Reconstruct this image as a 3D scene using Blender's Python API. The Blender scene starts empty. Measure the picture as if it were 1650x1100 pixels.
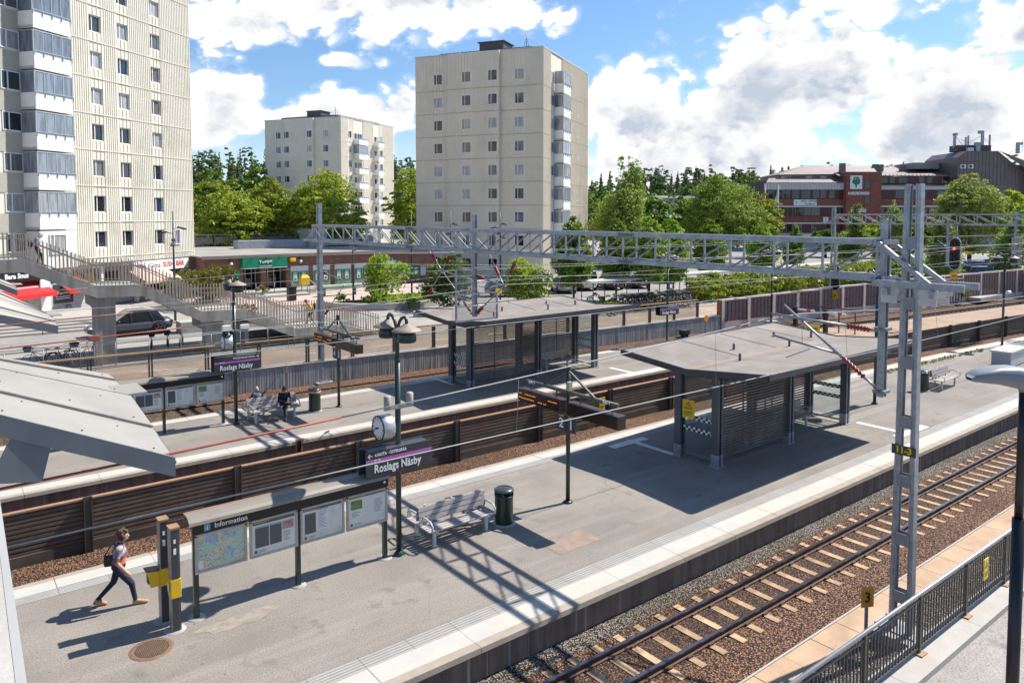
import bpy, math, random
import numpy as np
from mathutils import Vector, Matrix
R=math.radians; pi=math.pi
rnd=random.Random(7)
scene=bpy.context.scene
COL=scene.collection
# ---------------------------------------------------------------- helpers
def tag(o,label=None,cat=None,group=None,kind=None):
    if label: o['label']=label
    if cat: o['category']=cat
    if group: o['group']=group
    if kind: o['kind']=kind
    return o
def thing(name,label,cat,loc=(0,0,0),rz=0.,group=None,parent=None):
    o=bpy.data.objects.new(name,None); COL.objects.link(o)
    o.location=loc; o.rotation_euler=(0,0,rz); o.empty_display_size=.2
    return tag(o,label,cat,group)
def copy_tree(o,parent=None):
    c=o.copy(); COL.objects.link(c); c.parent=parent
    for ch in list(o.children): copy_tree(ch,c)
    return c
def dup(o,loc,rz=None,label=None,group=None,scale=None):
    c=copy_tree(o); c.location=loc
    if rz is not None: c.rotation_euler=(0,0,rz)
    if scale is not None: c.scale=scale if hasattr(scale,'__len__') else (scale,)*3
    if label: c['label']=label
    if group: c['group']=group
    return c
NOSPLIT={'lettering','print','screws','slats','bars','led_text','symbol','raised_pattern','hour_mark','mullions','stems','trunk','eye','small_print','tail_light','zinc_seams','rim','reader_hood','balcony_rail'}
class MB:
    """collects vertices and faces of ONE mesh"""
    def __init__(s): s.v=[]; s.f=[]; s.mi=[]; s.m=0; s.sm=[]; s.smooth=False
    def add(s,vs,fs):
        b=len(s.v); s.v.extend([tuple(p) for p in vs])
        for f in fs:
            s.f.append(tuple(b+i for i in f)); s.mi.append(s.m); s.sm.append(s.smooth)
        return s
    def box(s,x0,x1,y0,y1,z0,z1):
        return s.add([(x0,y0,z0),(x1,y0,z0),(x1,y1,z0),(x0,y1,z0),(x0,y0,z1),(x1,y0,z1),(x1,y1,z1),(x0,y1,z1)],
          [(0,3,2,1),(4,5,6,7),(0,1,5,4),(1,2,6,5),(2,3,7,6),(3,0,4,7)])
    def cbox(s,c,d): return s.box(c[0]-d[0]/2,c[0]+d[0]/2,c[1]-d[1]/2,c[1]+d[1]/2,c[2]-d[2]/2,c[2]+d[2]/2)
    def quad(s,a,b,c,d): return s.add([a,b,c,d],[(0,1,2,3)])
    def hexa(s,b4,t4):
        return s.add(list(b4)+list(t4),[(0,3,2,1),(4,5,6,7),(0,1,5,4),(1,2,6,5),(2,3,7,6),(3,0,4,7)])
    def beam(s,p0,p1,w,h,upv=(0,0,1)):
        p0=Vector(p0);p1=Vector(p1); d=(p1-p0).normalized(); u=Vector(upv)
        if abs(d.dot(u))>.99: u=Vector((1,0,0))
        x=d.cross(u).normalized(); y=x.cross(d).normalized()
        q=[(-w/2,-h/2),(w/2,-h/2),(w/2,h/2),(-w/2,h/2)]
        return s.hexa([p0+x*a+y*b for a,b in q],[p1+x*a+y*b for a,b in q])
    def tube(s,pts,r,n=8,cap=True):
        pts=[Vector(p) for p in pts]; m=len(pts)
        rs=r if hasattr(r,'__len__') else [r]*m
        b=len(s.v); px=None
        for i,p in enumerate(pts):
            if i==0: d=pts[1]-p
            elif i==m-1: d=p-pts[i-1]
            else: d=(pts[i+1]-p).normalized()+(p-pts[i-1]).normalized()
            d=d.normalized() if d.length>1e-9 else Vector((0,0,1))
            if px is None:
                a=Vector((0,0,1)) if abs(d.z)<.9 else Vector((1,0,0)); px=d.cross(a).normalized()
            else:
                px=(px-d*px.dot(d)); px=px.normalized() if px.length>1e-6 else d.orthogonal().normalized()
            py=d.cross(px)
            for k in range(n):
                t=2*pi*k/n; s.v.append(tuple(p+px*(rs[i]*math.cos(t))+py*(rs[i]*math.sin(t))))
        for i in range(m-1):
            for k in range(n):
                s.f.append((b+i*n+k,b+i*n+(k+1)%n,b+(i+1)*n+(k+1)%n,b+(i+1)*n+k)); s.mi.append(s.m); s.sm.append(True)
        if cap:
            s.f.append(tuple(b+k for k in range(n))[::-1]); s.mi.append(s.m); s.sm.append(False)
            s.f.append(tuple(b+(m-1)*n+k for k in range(n))); s.mi.append(s.m); s.sm.append(False)
        return s
    def lathe(s,prof,c=(0,0,0),n=20,axis='z'):
        b=len(s.v)
        for r,h in prof:
            for k in range(n):
                t=2*pi*k/n; x,y,z=r*math.cos(t),r*math.sin(t),h
                if axis=='x': x,y,z=z,x,y
                elif axis=='y': x,y,z=y,z,x
                s.v.append((c[0]+x,c[1]+y,c[2]+z))
        for i in range(len(prof)-1):
            for k in range(n):
                s.f.append((b+i*n+k,b+i*n+(k+1)%n,b+(i+1)*n+(k+1)%n,b+(i+1)*n+k)); s.mi.append(s.m); s.sm.append(True)
        return s
    def disc(s,c,r,n=24,axis='z',th=0.):
        pr=[(r,-th/2),(r,th/2)] if th else [(r,0)]
        vs=[]
        def P(rr,h,t):
            x,y,z=rr*math.cos(t),rr*math.sin(t),h
            if axis=='x': x,y,z=z,x,y
            elif axis=='y': x,y,z=y,z,x
            return (c[0]+x,c[1]+y,c[2]+z)
        if th:
            s.lathe([(r,-th/2),(r,th/2)],c,n,axis)
            s.add([P(r,th/2,2*pi*k/n) for k in range(n)],[tuple(range(n))])
            s.add([P(r,-th/2,2*pi*k/n) for k in range(n)],[tuple(range(n))[::-1]])
        else: s.add([P(r,0,2*pi*k/n) for k in range(n)],[tuple(range(n))])
        return s
    def prism(s,poly,z0,z1):
        n=len(poly)
        vs=[(p[0],p[1],z0) for p in poly]+[(p[0],p[1],z1) for p in poly]
        return s.add(vs,[tuple(range(n))[::-1],tuple(range(n,2*n))]+[(i,(i+1)%n,n+(i+1)%n,n+i) for i in range(n)])
    def strip(s,us,fl,fr,zl,zr=None):
        """sheet following the line: left edge fl(u), right edge fr(u)"""
        zr=zl if zr is None else zr
        vs=[]
        for u in us: vs.append((u,fl(u),zl)); vs.append((u,fr(u),zr))
        return s.add(vs,[(2*i,2*i+1,2*i+3,2*i+2) for i in range(len(us)-1)])
    def sweep(s,us,fv,prof,close=True):
        """profile [(dv,z)] swept along u with lateral offset fv(u)"""
        n=len(prof); vs=[]
        for u in us:
            o=fv(u)
            for dv,z in prof: vs.append((u,o+dv,z))
        fs=[]
        for i in range(len(us)-1):
            for k in range(n if close else n-1):
                k2=(k+1)%n; fs.append((i*n+k,(i+1)*n+k,(i+1)*n+k2,i*n+k2))
        if close: fs.append(tuple(range(n))); fs.append(tuple((len(us)-1)*n+k for k in range(n))[::-1])
        return s.add(vs,fs)
    def ball(s,c,r,n=10,m=6):
        rr=r if hasattr(r,'__len__') else (r,r,r)
        b=len(s.v)
        for i in range(m+1):
            a=pi*i/m
            for k in range(n):
                t=2*pi*k/n
                s.v.append((c[0]+rr[0]*math.sin(a)*math.cos(t),c[1]+rr[1]*math.sin(a)*math.sin(t),c[2]-rr[2]*math.cos(a)))
        for i in range(m):
            for k in range(n):
                s.f.append((b+i*n+k,b+i*n+(k+1)%n,b+(i+1)*n+(k+1)%n,b+(i+1)*n+k)); s.mi.append(s.m); s.sm.append(True)
        return s
    def pieces(s):
        """loose islands that stand apart from each other, each as an MB of its own"""
        n=len(s.v); par=list(range(n))
        def fd(i):
            while par[i]!=i: par[i]=par[par[i]]; i=par[i]
            return i
        for f in s.f:
            a=fd(f[0])
            for k in f[1:]: par[fd(k)]=a
        V=np.array(s.v); rt=np.array([fd(i) for i in range(n)]); u,iv=np.unique(rt,return_inverse=True); k=len(u)
        if k<2 or k>400: return None
        lo=np.full((k,3),1e9); hi=np.full((k,3),-1e9); np.minimum.at(lo,iv,V); np.maximum.at(hi,iv,V)
        L=(hi-lo).max(1); g=np.maximum(0,np.maximum(lo[:,None]-hi[None],lo[None]-hi[:,None])); d=np.linalg.norm(g,axis=2)
        near=d<=np.maximum(.02,.5*np.maximum(L[:,None],L[None]))
        lab=-np.ones(k,int); c=0
        for i in range(k):
            if lab[i]>=0: continue
            st=[i]; lab[i]=c
            while st:
                j=st.pop()
                for q in np.nonzero(near[j]&(lab<0))[0]: lab[q]=c; st.append(q)
            c+=1
        if c<2 or c>40: return None
        out=[MB() for _ in range(c)]; mp=[{} for _ in range(c)]; pl=lab[iv]
        for f,mi,sm in zip(s.f,s.mi,s.sm):
            p=pl[f[0]]; o=out[p]; q=[]
            for i in f:
                if i not in mp[p]: mp[p][i]=len(o.v); o.v.append(s.v[i])
                q.append(mp[p][i])
            o.f.append(tuple(q)); o.mi.append(mi); o.sm.append(sm)
        return out
    def build(s,name,mats,parent=None,label=None,world=False,bevel=0,kind=None,loc=None):
        if parent is not None and kind is None and name not in NOSPLIT:
            ps=s.pieces()
            if ps:
                r=[p._build(name,mats,parent,label,world,bevel,kind,loc) for p in ps]; return r[0]
        return s._build(name,mats,parent,label,world,bevel,kind,loc)
    def _build(s,name,mats,parent=None,label=None,world=False,bevel=0,kind=None,loc=None):
        me=bpy.data.meshes.new(name)
        vs=s.v
        if world and parent is not None:
            L=parent.location; vs=[(a-L[0],b-L[1],c-L[2]) for a,b,c in vs]
        me.from_pydata(vs,[],s.f)
        if not isinstance(mats,(list,tuple)): mats=[mats]
        for m in mats: me.materials.append(m)
        me.polygons.foreach_set('material_index',s.mi)
        me.polygons.foreach_set('use_smooth',s.sm)
        me.update()
        o=bpy.data.objects.new(name,me); COL.objects.link(o)
        if parent is not None: o.parent=parent
        if loc is not None: o.location=loc
        if label: o['label']=label
        if kind: o['kind']=kind
        if bevel:
            b=o.modifiers.new('bevel','BEVEL'); b.width=bevel; b.segments=2; b.limit_method='ANGLE'; b.angle_limit=R(40)
        return o
def struct(name,mb,mat,kind='structure'):
    return mb.build(name,mat,kind=kind)
def solo(name,mb,mat,label,cat,group=None,loc=None,bevel=0):
    """a thing that is one mesh"""
    o=mb.build(name,mat,bevel=bevel,loc=loc); return tag(o,label,cat,group)
_tx={}
def text(body,size,loc,rot,mat,parent,name='lettering',align='CENTER',bold=.0,sx=1.,depth=.004):
    key=(body,size,align,bold,sx,depth)
    if key not in _tx:
        cu=bpy.data.curves.new('txt','FONT'); cu.body=body; cu.size=size; cu.align_x=align; cu.align_y='CENTER'
        cu.extrude=depth; cu.offset=bold*size; cu.resolution_u=2
        o=bpy.data.objects.new('txt',cu); COL.objects.link(o); o.scale=(sx,1,1)
        dg=bpy.context.evaluated_depsgraph_get()
        me=bpy.data.meshes.new_from_object(o.evaluated_get(dg))
        me.transform(Matrix.Diagonal((sx,1,1,1)))
        bpy.data.objects.remove(o); me.materials.clear(); _tx[key]=me
    me=_tx[key].copy(); me.materials.append(mat)
    o=bpy.data.objects.new(name,me); COL.objects.link(o); o.parent=parent; o.location=loc; o.rotation_euler=rot
    return o
FACE_V=(R(90),0,0)            # reads from -v
FACE_U=(R(90),0,R(-90))       # reads from -u
# ---------------------------------------------------------------- materials
MATS={}
def nt(m):
    m.use_nodes=True; t=m.node_tree; return t,t.nodes,t.links
def coords(n,l,scale=1.,stretch=None):
    tc=n.new('ShaderNodeTexCoord'); mp=n.new('ShaderNodeMapping')
    mp.inputs['Scale'].default_value=stretch if stretch else (scale,)*3
    l.new(tc.outputs['Object'],mp.inputs['Vector']); return mp.outputs['Vector']
def mixc(n,l,fac,a,b,mode='MIX'):
    x=n.new('ShaderNodeMix'); x.data_type='RGBA'; x.blend_type=mode
    if hasattr(fac,'links') or hasattr(fac,'is_output'): l.new(fac,x.inputs[0])
    else: x.inputs[0].default_value=fac
    for i,c in ((6,a),(7,b)):
        if hasattr(c,'is_output'): l.new(c,x.inputs[i])
        else: x.inputs[i].default_value=(*c[:3],1)
    return x.outputs[2]
def ramp(n,l,v,lo,hi):
    r=n.new('ShaderNodeMapRange'); r.inputs[1].default_value=lo; r.inputs[2].default_value=hi; r.clamp=True
    l.new(v,r.inputs[0]); return r.outputs[0]
def noise(n,l,vec,scale,detail=4,rough=.6):
    t=n.new('ShaderNodeTexNoise'); t.inputs['Scale'].default_value=scale; t.inputs['Detail'].default_value=detail
    t.inputs['Roughness'].default_value=rough; l.new(vec,t.inputs['Vector']); return t.outputs[0]
def mat(name,col,rough=.7,var=.18,scale=1.5,metal=0.,bump=.0,bscale=40.,fine=0.,fscale=60.,dirt=None,dirtamt=.4,dscale=.7,stretch=None,spec=None,coat=0.):
    if name in MATS: return MATS[name]
    m=bpy.data.materials.new(name); t,n,l=nt(m); b=n['Principled BSDF']
    v=coords(n,l,1.,stretch)
    c1=[max(0,x*(1-var)) for x in col]; c2=[min(1,x*(1+var)) for x in col]
    nz=noise(n,l,v,scale,5); c=mixc(n,l,ramp(n,l,nz,.3,.7),c1,c2)
    if fine:
        f=noise(n,l,v,fscale,2,.5)
        c=mixc(n,l,ramp(n,l,f,.3,.7),c,mixc(n,l,1.,c,[1-fine]*3,'MULTIPLY'))
    if dirt:
        d=noise(n,l,v,dscale,6,.65); c=mixc(n,l,ramp(n,l,d,.62-.35*dirtamt,.72),c,dirt)
    l.new(c,b.inputs['Base Color']); b.inputs['Roughness'].default_value=rough; b.inputs['Metallic'].default_value=metal
    if spec is not None: b.inputs['Specular IOR Level'].default_value=spec
    if coat: b.inputs['Coat Weight'].default_value=coat; b.inputs['Coat Roughness'].default_value=.05
    if bump:
        bn=noise(n,l,v,bscale,3); bp=n.new('ShaderNodeBump'); bp.inputs['Strength'].default_value=bump; bp.inputs['Distance'].default_value=.02
        l.new(bn,bp.inputs['Height']); l.new(bp.outputs[0],b.inputs['Normal'])
    MATS[name]=m; return m
def m_ballast(name,cols,scale=22.):
    m=bpy.data.materials.new(name); t,n,l=nt(m); b=n['Principled BSDF']; v=coords(n,l)
    vo=n.new('ShaderNodeTexVoronoi'); vo.inputs['Scale'].default_value=scale; l.new(v,vo.inputs['Vector'])
    cr=n.new('ShaderNodeValToRGB'); cr.color_ramp.interpolation='LINEAR'
    els=cr.color_ramp.elements
    for i,c in enumerate(cols):
        e=els[i] if i<2 else els.new(i/(len(cols)-1))
        e.position=i/(len(cols)-1); e.color=(*c,1)
    sx=n.new('ShaderNodeSeparateColor'); l.new(vo.outputs['Color'],sx.inputs[0]); l.new(sx.outputs[0],cr.inputs[0])
    big=noise(n,l,v,.45,4); c=mixc(n,l,ramp(n,l,big,.35,.65),cr.outputs[0],mixc(n,l,1.,cr.outputs[0],(.68,.62,.56),'MULTIPLY'))
    gap=ramp(n,l,vo.outputs['Distance'],.25,.62)
    c=mixc(n,l,gap,c,(.012,.009,.007))
    l.new(c,b.inputs['Base Color']); b.inputs['Roughness'].default_value=.9
    bp=n.new('ShaderNodeBump'); bp.inputs['Strength'].default_value=1.; bp.inputs['Distance'].default_value=.035; bp.invert=True
    l.new(vo.outputs['Distance'],bp.inputs['Height']); l.new(bp.outputs[0],b.inputs['Normal'])
    MATS[name]=m; return m
def m_asphalt(name,col,joint=None):
    m=bpy.data.materials.new(name); t,n,l=nt(m); b=n['Principled BSDF']; v=coords(n,l)
    a=noise(n,l,v,.35,6,.6); c=mixc(n,l,ramp(n,l,a,.3,.7),[x*.78 for x in col],[x*1.2 for x in col])
    st=coords(n,l,stretch=(.05,1.2,1)); s2=noise(n,l,st,1.5,5,.65)
    c=mixc(n,l,ramp(n,l,s2,.5,.75),c,[x*1.32 for x in col])
    f=noise(n,l,v,34,3,.7); c=mixc(n,l,ramp(n,l,f,.34,.66),mixc(n,l,1.,c,(.62,.62,.64),'MULTIPLY'),mixc(n,l,1.,c,(1.26,1.24,1.2),'MULTIPLY'))
    d=noise(n,l,v,.9,6,.7); c=mixc(n,l,ramp(n,l,d,.6,.7),c,[x*.62 for x in col])
    # tar seams and fine cracks
    vo=n.new('ShaderNodeTexVoronoi'); vo.feature='DISTANCE_TO_EDGE'; vo.inputs['Scale'].default_value=.22
    w=n.new('ShaderNodeTexNoise'); w.inputs['Scale'].default_value=1.1; w.inputs['Detail'].default_value=4; l.new(v,w.inputs['Vector'])
    ad=n.new('ShaderNodeVectorMath'); ad.operation='ADD'; l.new(v,ad.inputs[0]); l.new(w.outputs['Color'],ad.inputs[1]); l.new(ad.outputs[0],vo.inputs['Vector'])
    ck=ramp(n,l,vo.outputs['Distance'],.0,.006)
    c=mixc(n,l,ck,[x*.85 for x in col],c)
    # trodden chewing gum and oil spots
    g1=n.new('ShaderNodeTexVoronoi'); g1.inputs['Scale'].default_value=1.7; l.new(v,g1.inputs['Vector'])
    c=mixc(n,l,ramp(n,l,g1.outputs['Distance'],.035,.05),[x*.5 for x in col],c)
    g2=n.new('ShaderNodeTexVoronoi'); g2.inputs['Scale'].default_value=.9; l.new(ad.outputs[0],g2.inputs['Vector'])
    c=mixc(n,l,ramp(n,l,g2.outputs['Distance'],.03,.16),mixc(n,l,1.,c,(.78,.77,.76),'MULTIPLY'),c)
    l.new(c,b.inputs['Base Color']); b.inputs['Roughness'].default_value=.93
    bp=n.new('ShaderNodeBump'); bp.inputs['Strength'].default_value=.35; bp.inputs['Distance'].default_value=.01
    l.new(f,bp.inputs['Height']); l.new(bp.outputs[0],b.inputs['Normal'])
    MATS[name]=m; return m
def m_streak(name,col,col2,rough=.85,scale=3.,axis='z',light=None,fr=.0,bump=.2,board=0.):
    """vertical stains / board-marked concrete: noise squeezed across, stretched down"""
    m=bpy.data.materials.new(name); t,n,l=nt(m); b=n['Principled BSDF']
    v=coords(n,l,stretch=(scale,scale,scale*.08)); a=noise(n,l,v,1.6,5,.65)
    c=mixc(n,l,ramp(n,l,a,.35,.68),col,col2)
    v2=coords(n,l); g=noise(n,l,v2,.8,5); c=mixc(n,l,ramp(n,l,g,.35,.7),c,mixc(n,l,1.,c,(.75,.74,.73),'MULTIPLY'))
    if light:
        v3=coords(n,l,stretch=(scale*2.3,scale*2.3,scale*.03)); h=noise(n,l,v3,1.,3,.5); c=mixc(n,l,ramp(n,l,h,.66,.74),c,light)
    l.new(c,b.inputs['Base Color']); b.inputs['Roughness'].default_value=rough
    bp=n.new('ShaderNodeBump'); bp.inputs['Strength'].default_value=bump; bp.inputs['Distance'].default_value=.02
    l.new(a,bp.inputs['Height']); l.new(bp.outputs[0],b.inputs['Normal'])
    MATS[name]=m; return m
def m_brick(name,c1,c2,mortar,scale=1.,bw=.25,bh=.075):
    m=bpy.data.materials.new(name); t,n,l=nt(m); b=n['Principled BSDF']
    tc=n.new('ShaderNodeTexCoord'); sp=n.new('ShaderNodeSeparateXYZ'); l.new(tc.outputs['Object'],sp.inputs[0])
    ad=n.new('ShaderNodeMath'); ad.operation='ADD'; l.new(sp.outputs[0],ad.inputs[0]); l.new(sp.outputs[1],ad.inputs[1])
    cb=n.new('ShaderNodeCombineXYZ'); l.new(ad.outputs[0],cb.inputs[0]); l.new(sp.outputs[2],cb.inputs[1])
    br=n.new('ShaderNodeTexBrick'); br.inputs['Scale'].default_value=scale; br.inputs['Brick Width'].default_value=bw; br.inputs['Row Height'].default_value=bh
    br.inputs['Mortar Size'].default_value=.008; br.inputs['Color1'].default_value=(*c1,1); br.inputs['Color2'].default_value=(*c2,1); br.inputs['Mortar'].default_value=(*mortar,1)
    l.new(cb.outputs[0],br.inputs['Vector'])
    v=coords(n,l); a=noise(n,l,v,.9,5); c=mixc(n,l,ramp(n,l,a,.3,.7),mixc(n,l,1.,br.outputs[0],(.72,.7,.7),'MULTIPLY'),br.outputs[0])
    f=noise(n,l,v,9.,2); c=mixc(n,l,ramp(n,l,f,.4,.7),c,mixc(n,l,1.,c,(.7,.66,.64),'MULTIPLY'))
    l.new(c,b.inputs['Base Color']); b.inputs['Roughness'].default_value=.9
    MATS[name]=m; return m
def m_glasspane(name,cols,rough=.04):
    """window pane: one of several things behind it (dark room, blind, curtain), chosen per object"""
    m=bpy.data.materials.new(name); t,n,l=nt(m); b=n['Principled BSDF']
    oi=n.new('ShaderNodeObjectInfo'); cr=n.new('ShaderNodeValToRGB'); cr.color_ramp.interpolation='CONSTANT'
    els=cr.color_ramp.elements
    for i,c in enumerate(cols):
        e=els[i] if i<2 else els.new(i/len(cols)); e.position=i/len(cols); e.color=(*c,1)
    l.new(oi.outputs['Random'],cr.inputs[0])
    v=coords(n,l,stretch=(4,4,.6)); a=noise(n,l,v,1.,2)
    c=mixc(n,l,ramp(n,l,a,.4,.6),cr.outputs[0],mixc(n,l,1.,cr.outputs[0],(.6,.62,.66),'MULTIPLY'))
    l.new(c,b.inputs['Base Color']); b.inputs['Roughness'].default_value=rough; b.inputs['Specular IOR Level'].default_value=.8
    wv=noise(n,l,coords(n,l),.7,1); bp=n.new('ShaderNodeBump'); bp.inputs['Strength'].default_value=.12; bp.inputs['Distance'].default_value=.05
    l.new(wv,bp.inputs['Height']); l.new(bp.outputs[0],b.inputs['Normal'])
    MATS[name]=m; return m
def m_clear(name,tint=(.85,.9,.9),refl=.12,op=.06):
    m=bpy.data.materials.new(name); t,n,l=nt(m); n.remove(n['Principled BSDF']); out=n['Material Output']
    tr=n.new('ShaderNodeBsdfTransparent'); tr.inputs[0].default_value=(*tint,1)
    gl=n.new('ShaderNodeBsdfGlossy'); gl.inputs['Roughness'].default_value=.03
    df=n.new('ShaderNodeBsdfDiffuse'); df.inputs[0].default_value=(.5,.5,.48,1)
    lw=n.new('ShaderNodeLayerWeight'); lw.inputs[0].default_value=.5; pw=n.new('ShaderNodeMath'); pw.operation='POWER'; pw.inputs[1].default_value=5.; l.new(lw.outputs['Facing'],pw.inputs[0]); fr=n.new('ShaderNodeMath'); fr.operation='MULTIPLY_ADD'; fr.inputs[1].default_value=.5; fr.inputs[2].default_value=.025; l.new(pw.outputs[0],fr.inputs[0])
    m1=n.new('ShaderNodeMixShader'); m2=n.new('ShaderNodeMixShader')
    v=coords(n,l); a=noise(n,l,v,1.3,5,.7); rr=ramp(n,l,a,.35,.8); mu=n.new('ShaderNodeMath'); mu.operation='MULTIPLY'; mu.inputs[1].default_value=op*2; l.new(rr,mu.inputs[0])
    l.new(mu.outputs[0],m2.inputs[0]); l.new(tr.outputs[0],m2.inputs[1]); l.new(df.outputs[0],m2.inputs[2])
    l.new(fr.outputs[0],m1.inputs[0]); l.new(m2.outputs[0],m1.inputs[1]); l.new(gl.outputs[0],m1.inputs[2])
    l.new(m1.outputs[0],out.inputs[0]); MATS[name]=m; return m
def m_leaf(name,c1,c2,trans=.35,scale=.9):
    m=bpy.data.materials.new(name); t,n,l=nt(m); b=n['Principled BSDF']; out=n['Material Output']
    v=coords(n,l); a=noise(n,l,v,scale,3); f=noise(n,l,v,14.,1)
    c=mixc(n,l,ramp(n,l,a,.35,.65),c1,c2); c=mixc(n,l,ramp(n,l,f,.3,.7),mixc(n,l,1.,c,(.7,.75,.7),'MULTIPLY'),mixc(n,l,1.,c,(1.3,1.22,1.1),'MULTIPLY'))
    c=mixc(n,l,1.,c,(1.42,1.2,1.25),'MULTIPLY')
    oi=n.new('ShaderNodeObjectInfo'); hs=n.new('ShaderNodeHueSaturation'); l.new(c,hs.inputs['Color'])
    hr=n.new('ShaderNodeMapRange'); hr.inputs[3].default_value=.8; hr.inputs[4].default_value=1.2; l.new(oi.outputs['Random'],hr.inputs[0]); l.new(hr.outputs[0],hs.inputs['Value'])
    c=hs.outputs[0]
    l.new(c,b.inputs['Base Color']); b.inputs['Roughness'].default_value=.55; b.inputs['Specular IOR Level'].default_value=.3
    tr=n.new('ShaderNodeBsdfTranslucent'); l.new(mixc(n,l,1.,c,(1.45,1.38,.75),'MULTIPLY'),tr.inputs[0])
    mx=n.new('ShaderNodeMixShader'); mx.inputs[0].default_value=trans
    l.new(b.outputs[0],mx.inputs[1]); l.new(tr.outputs[0],mx.inputs[2]); l.new(mx.outputs[0],out.inputs[0])
    MATS[name]=m; return m
def emit(name,col,s):
    m=bpy.data.materials.new(name); t,n,l=nt(m); b=n['Principled BSDF']
    b.inputs['Base Color'].default_value=(*col,1); b.inputs['Emission Color'].default_value=(*col,1); b.inputs['Emission Strength'].default_value=s
    MATS[name]=m; return m
# base library
galv=mat('galvanised steel',(.38,.405,.44),.42,.22,5.,.5,.05,30,.2,22,dirt=(.25,.245,.24),dirtamt=.3,dscale=1.8)
galv_d=mat('weathered galvanised steel',(.27,.29,.32),.5,.16,3.,.5,.05,30,.12,25)
dark=mat('charcoal painted steel',(.055,.058,.064),.45,.2,2.)
slate=mat('slate grey painted steel',(.09,.10,.115),.45,.15,2.,dirt=(.14,.13,.12),dirtamt=.2)
green=mat('dark green painted steel',(.012,.032,.026),.35,.2,2.,coat=.2)
black=mat('black plastic',(.012,.012,.013),.4,.2)
white=mat('white paint',(.78,.78,.76),.6,.05,2.,dirt=(.55,.53,.48),dirtamt=.3)
cream=mat('cream cladding',(.65,.62,.525),.6,.05,.6,dirt=(.50,.46,.37),dirtamt=.25,dscale=.25)
beige=mat('beige cladding',(.76,.675,.545),.6,.05,.6,dirt=(.64,.57,.47),dirtamt=.25,dscale=.25)
conc=mat('concrete',(.40,.385,.36),.88,.16,1.2,0,.15,30,.12,60,dirt=(.22,.2,.18),dirtamt=.35)
conc_l=mat('pale concrete',(.42,.40,.365),.85,.12,1.2,0,.15,30,.1,60,dirt=(.36,.33,.29),dirtamt=.4)
yellow=mat('yellow paint',(.80,.48,.01),.45,.08)
orange=mat('orange sign',(.85,.33,.02),.5,.06)
lemon=mat('yellow plate',(.82,.60,.02),.5,.06)
red_ins=mat('red brown insulator',(.27,.042,.03),.3,.2,8.)
red=mat('red paint',(.55,.02,.02),.5,.1)
pale=mat('pale grey metal',(.56,.57,.57),.45,.1,2.,.1)
asph=m_asphalt('platform asphalt',(.24,.217,.19))
asph_s=m_asphalt('street asphalt',(.27,.26,.245))
asph_p=m_asphalt('path asphalt',(.34,.27,.215))
bal_red=m_ballast('red brown ballast',[(.18,.075,.038),(.33,.145,.075),(.50,.25,.135),(.24,.105,.055),(.62,.37,.22)],24)
bal_grey=m_ballast('grey ballast',[(.17,.145,.12),(.32,.28,.23),(.46,.41,.35),(.24,.20,.165),(.58,.53,.46)],26)
bal_tan=m_ballast('tan ballast',[(.20,.125,.075),(.30,.19,.12),(.36,.25,.17),(.25,.16,.1),(.42,.31,.22)],24)
edge_o=mat('worn tan slab edge',(.36,.31,.25),.85,.14,2.5,0,.15,30,.16,40,dirt=(.34,.28,.22),dirtamt=.4,dscale=2.)
edge_w=mat('white platform edge slab',(.47,.45,.41),.8,.07,1.2,0,.1,30,.08,50,dirt=(.55,.46,.36),dirtamt=.35,dscale=1.)
tact=mat('tactile grey slab',(.34,.325,.30),.85,.1,1.5,0,.1,30,.1,60)
wall_br=m_streak('stained brown platform wall',(.19,.125,.09),(.33,.24,.18),.9,3.,light=(.46,.39,.33))
barr_br=mat('dark brown corrugated board',(.135,.092,.067),.6,.2,2.,dirt=(.10,.07,.05),dirtamt=.3)
barr_top=mat('orange brown capping',(.33,.19,.105),.6,.15,3.)
wallc=m_streak('board marked concrete',(.31,.30,.285),(.54,.525,.50),.9,2.2,light=(.6,.58,.55))
stairc=m_streak('weathered stair concrete',(.24,.23,.205),(.42,.40,.36),.9,1.2)
rail_top=mat('polished rail',(.20,.195,.21),.28,.1,3.,.9)
rail_side=mat('rusty rail web',(.095,.05,.034),.8,.25,4.)
sleep=mat('tan concrete sleeper',(.53,.355,.205),.85,.18,3.,0,.1,30,.2,40,dirt=(.22,.13,.08),dirtamt=.55,dscale=3.5)
def vary(m,lo,hi):
    t=m.node_tree; n=t.nodes; l=t.links; b=n['Principled BSDF']; src=b.inputs['Base Color'].links[0].from_socket
    oi=n.new('ShaderNodeObjectInfo'); hs=n.new('ShaderNodeHueSaturation'); r=n.new('ShaderNodeMapRange'); r.inputs[3].default_value=lo; r.inputs[4].default_value=hi
    l.new(oi.outputs['Random'],r.inputs[0]); l.new(r.outputs[0],hs.inputs['Value']); l.new(src,hs.inputs['Color']); l.new(hs.outputs[0],b.inputs['Base Color'])
vary(sleep,.75,1.15)
bal_oil=m_ballast('oily rust ballast',[(.09,.038,.02),(.19,.085,.046),(.30,.15,.085),(.13,.06,.034),(.42,.24,.14)],24)
lid=mat('rust stained trough lid',(.43,.29,.185),.85,.16,1.6,0,.1,30,.12,50,dirt=(.54,.38,.25),dirtamt=.5)
wood=mat('pale weathered wood',(.44,.36,.28),.75,.2,6.,stretch=(.6,6,6))
wood_g=mat('greyed bench wood',(.38,.345,.325),.75,.2,6.,stretch=(.6,6,6))
woodrail=mat('oiled wood handrail',(.50,.30,.13),.6,.2,5.,stretch=(.5,5,5))
felt=mat('roofing felt',(.235,.208,.185),.95,.12,.9,0,.2,50,.16,90,dirt=(.30,.268,.237),dirtamt=.45)
clear=m_clear('clear glass')
smoke=m_clear('tinted glass',(.80,.80,.79),.1,.02)
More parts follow.
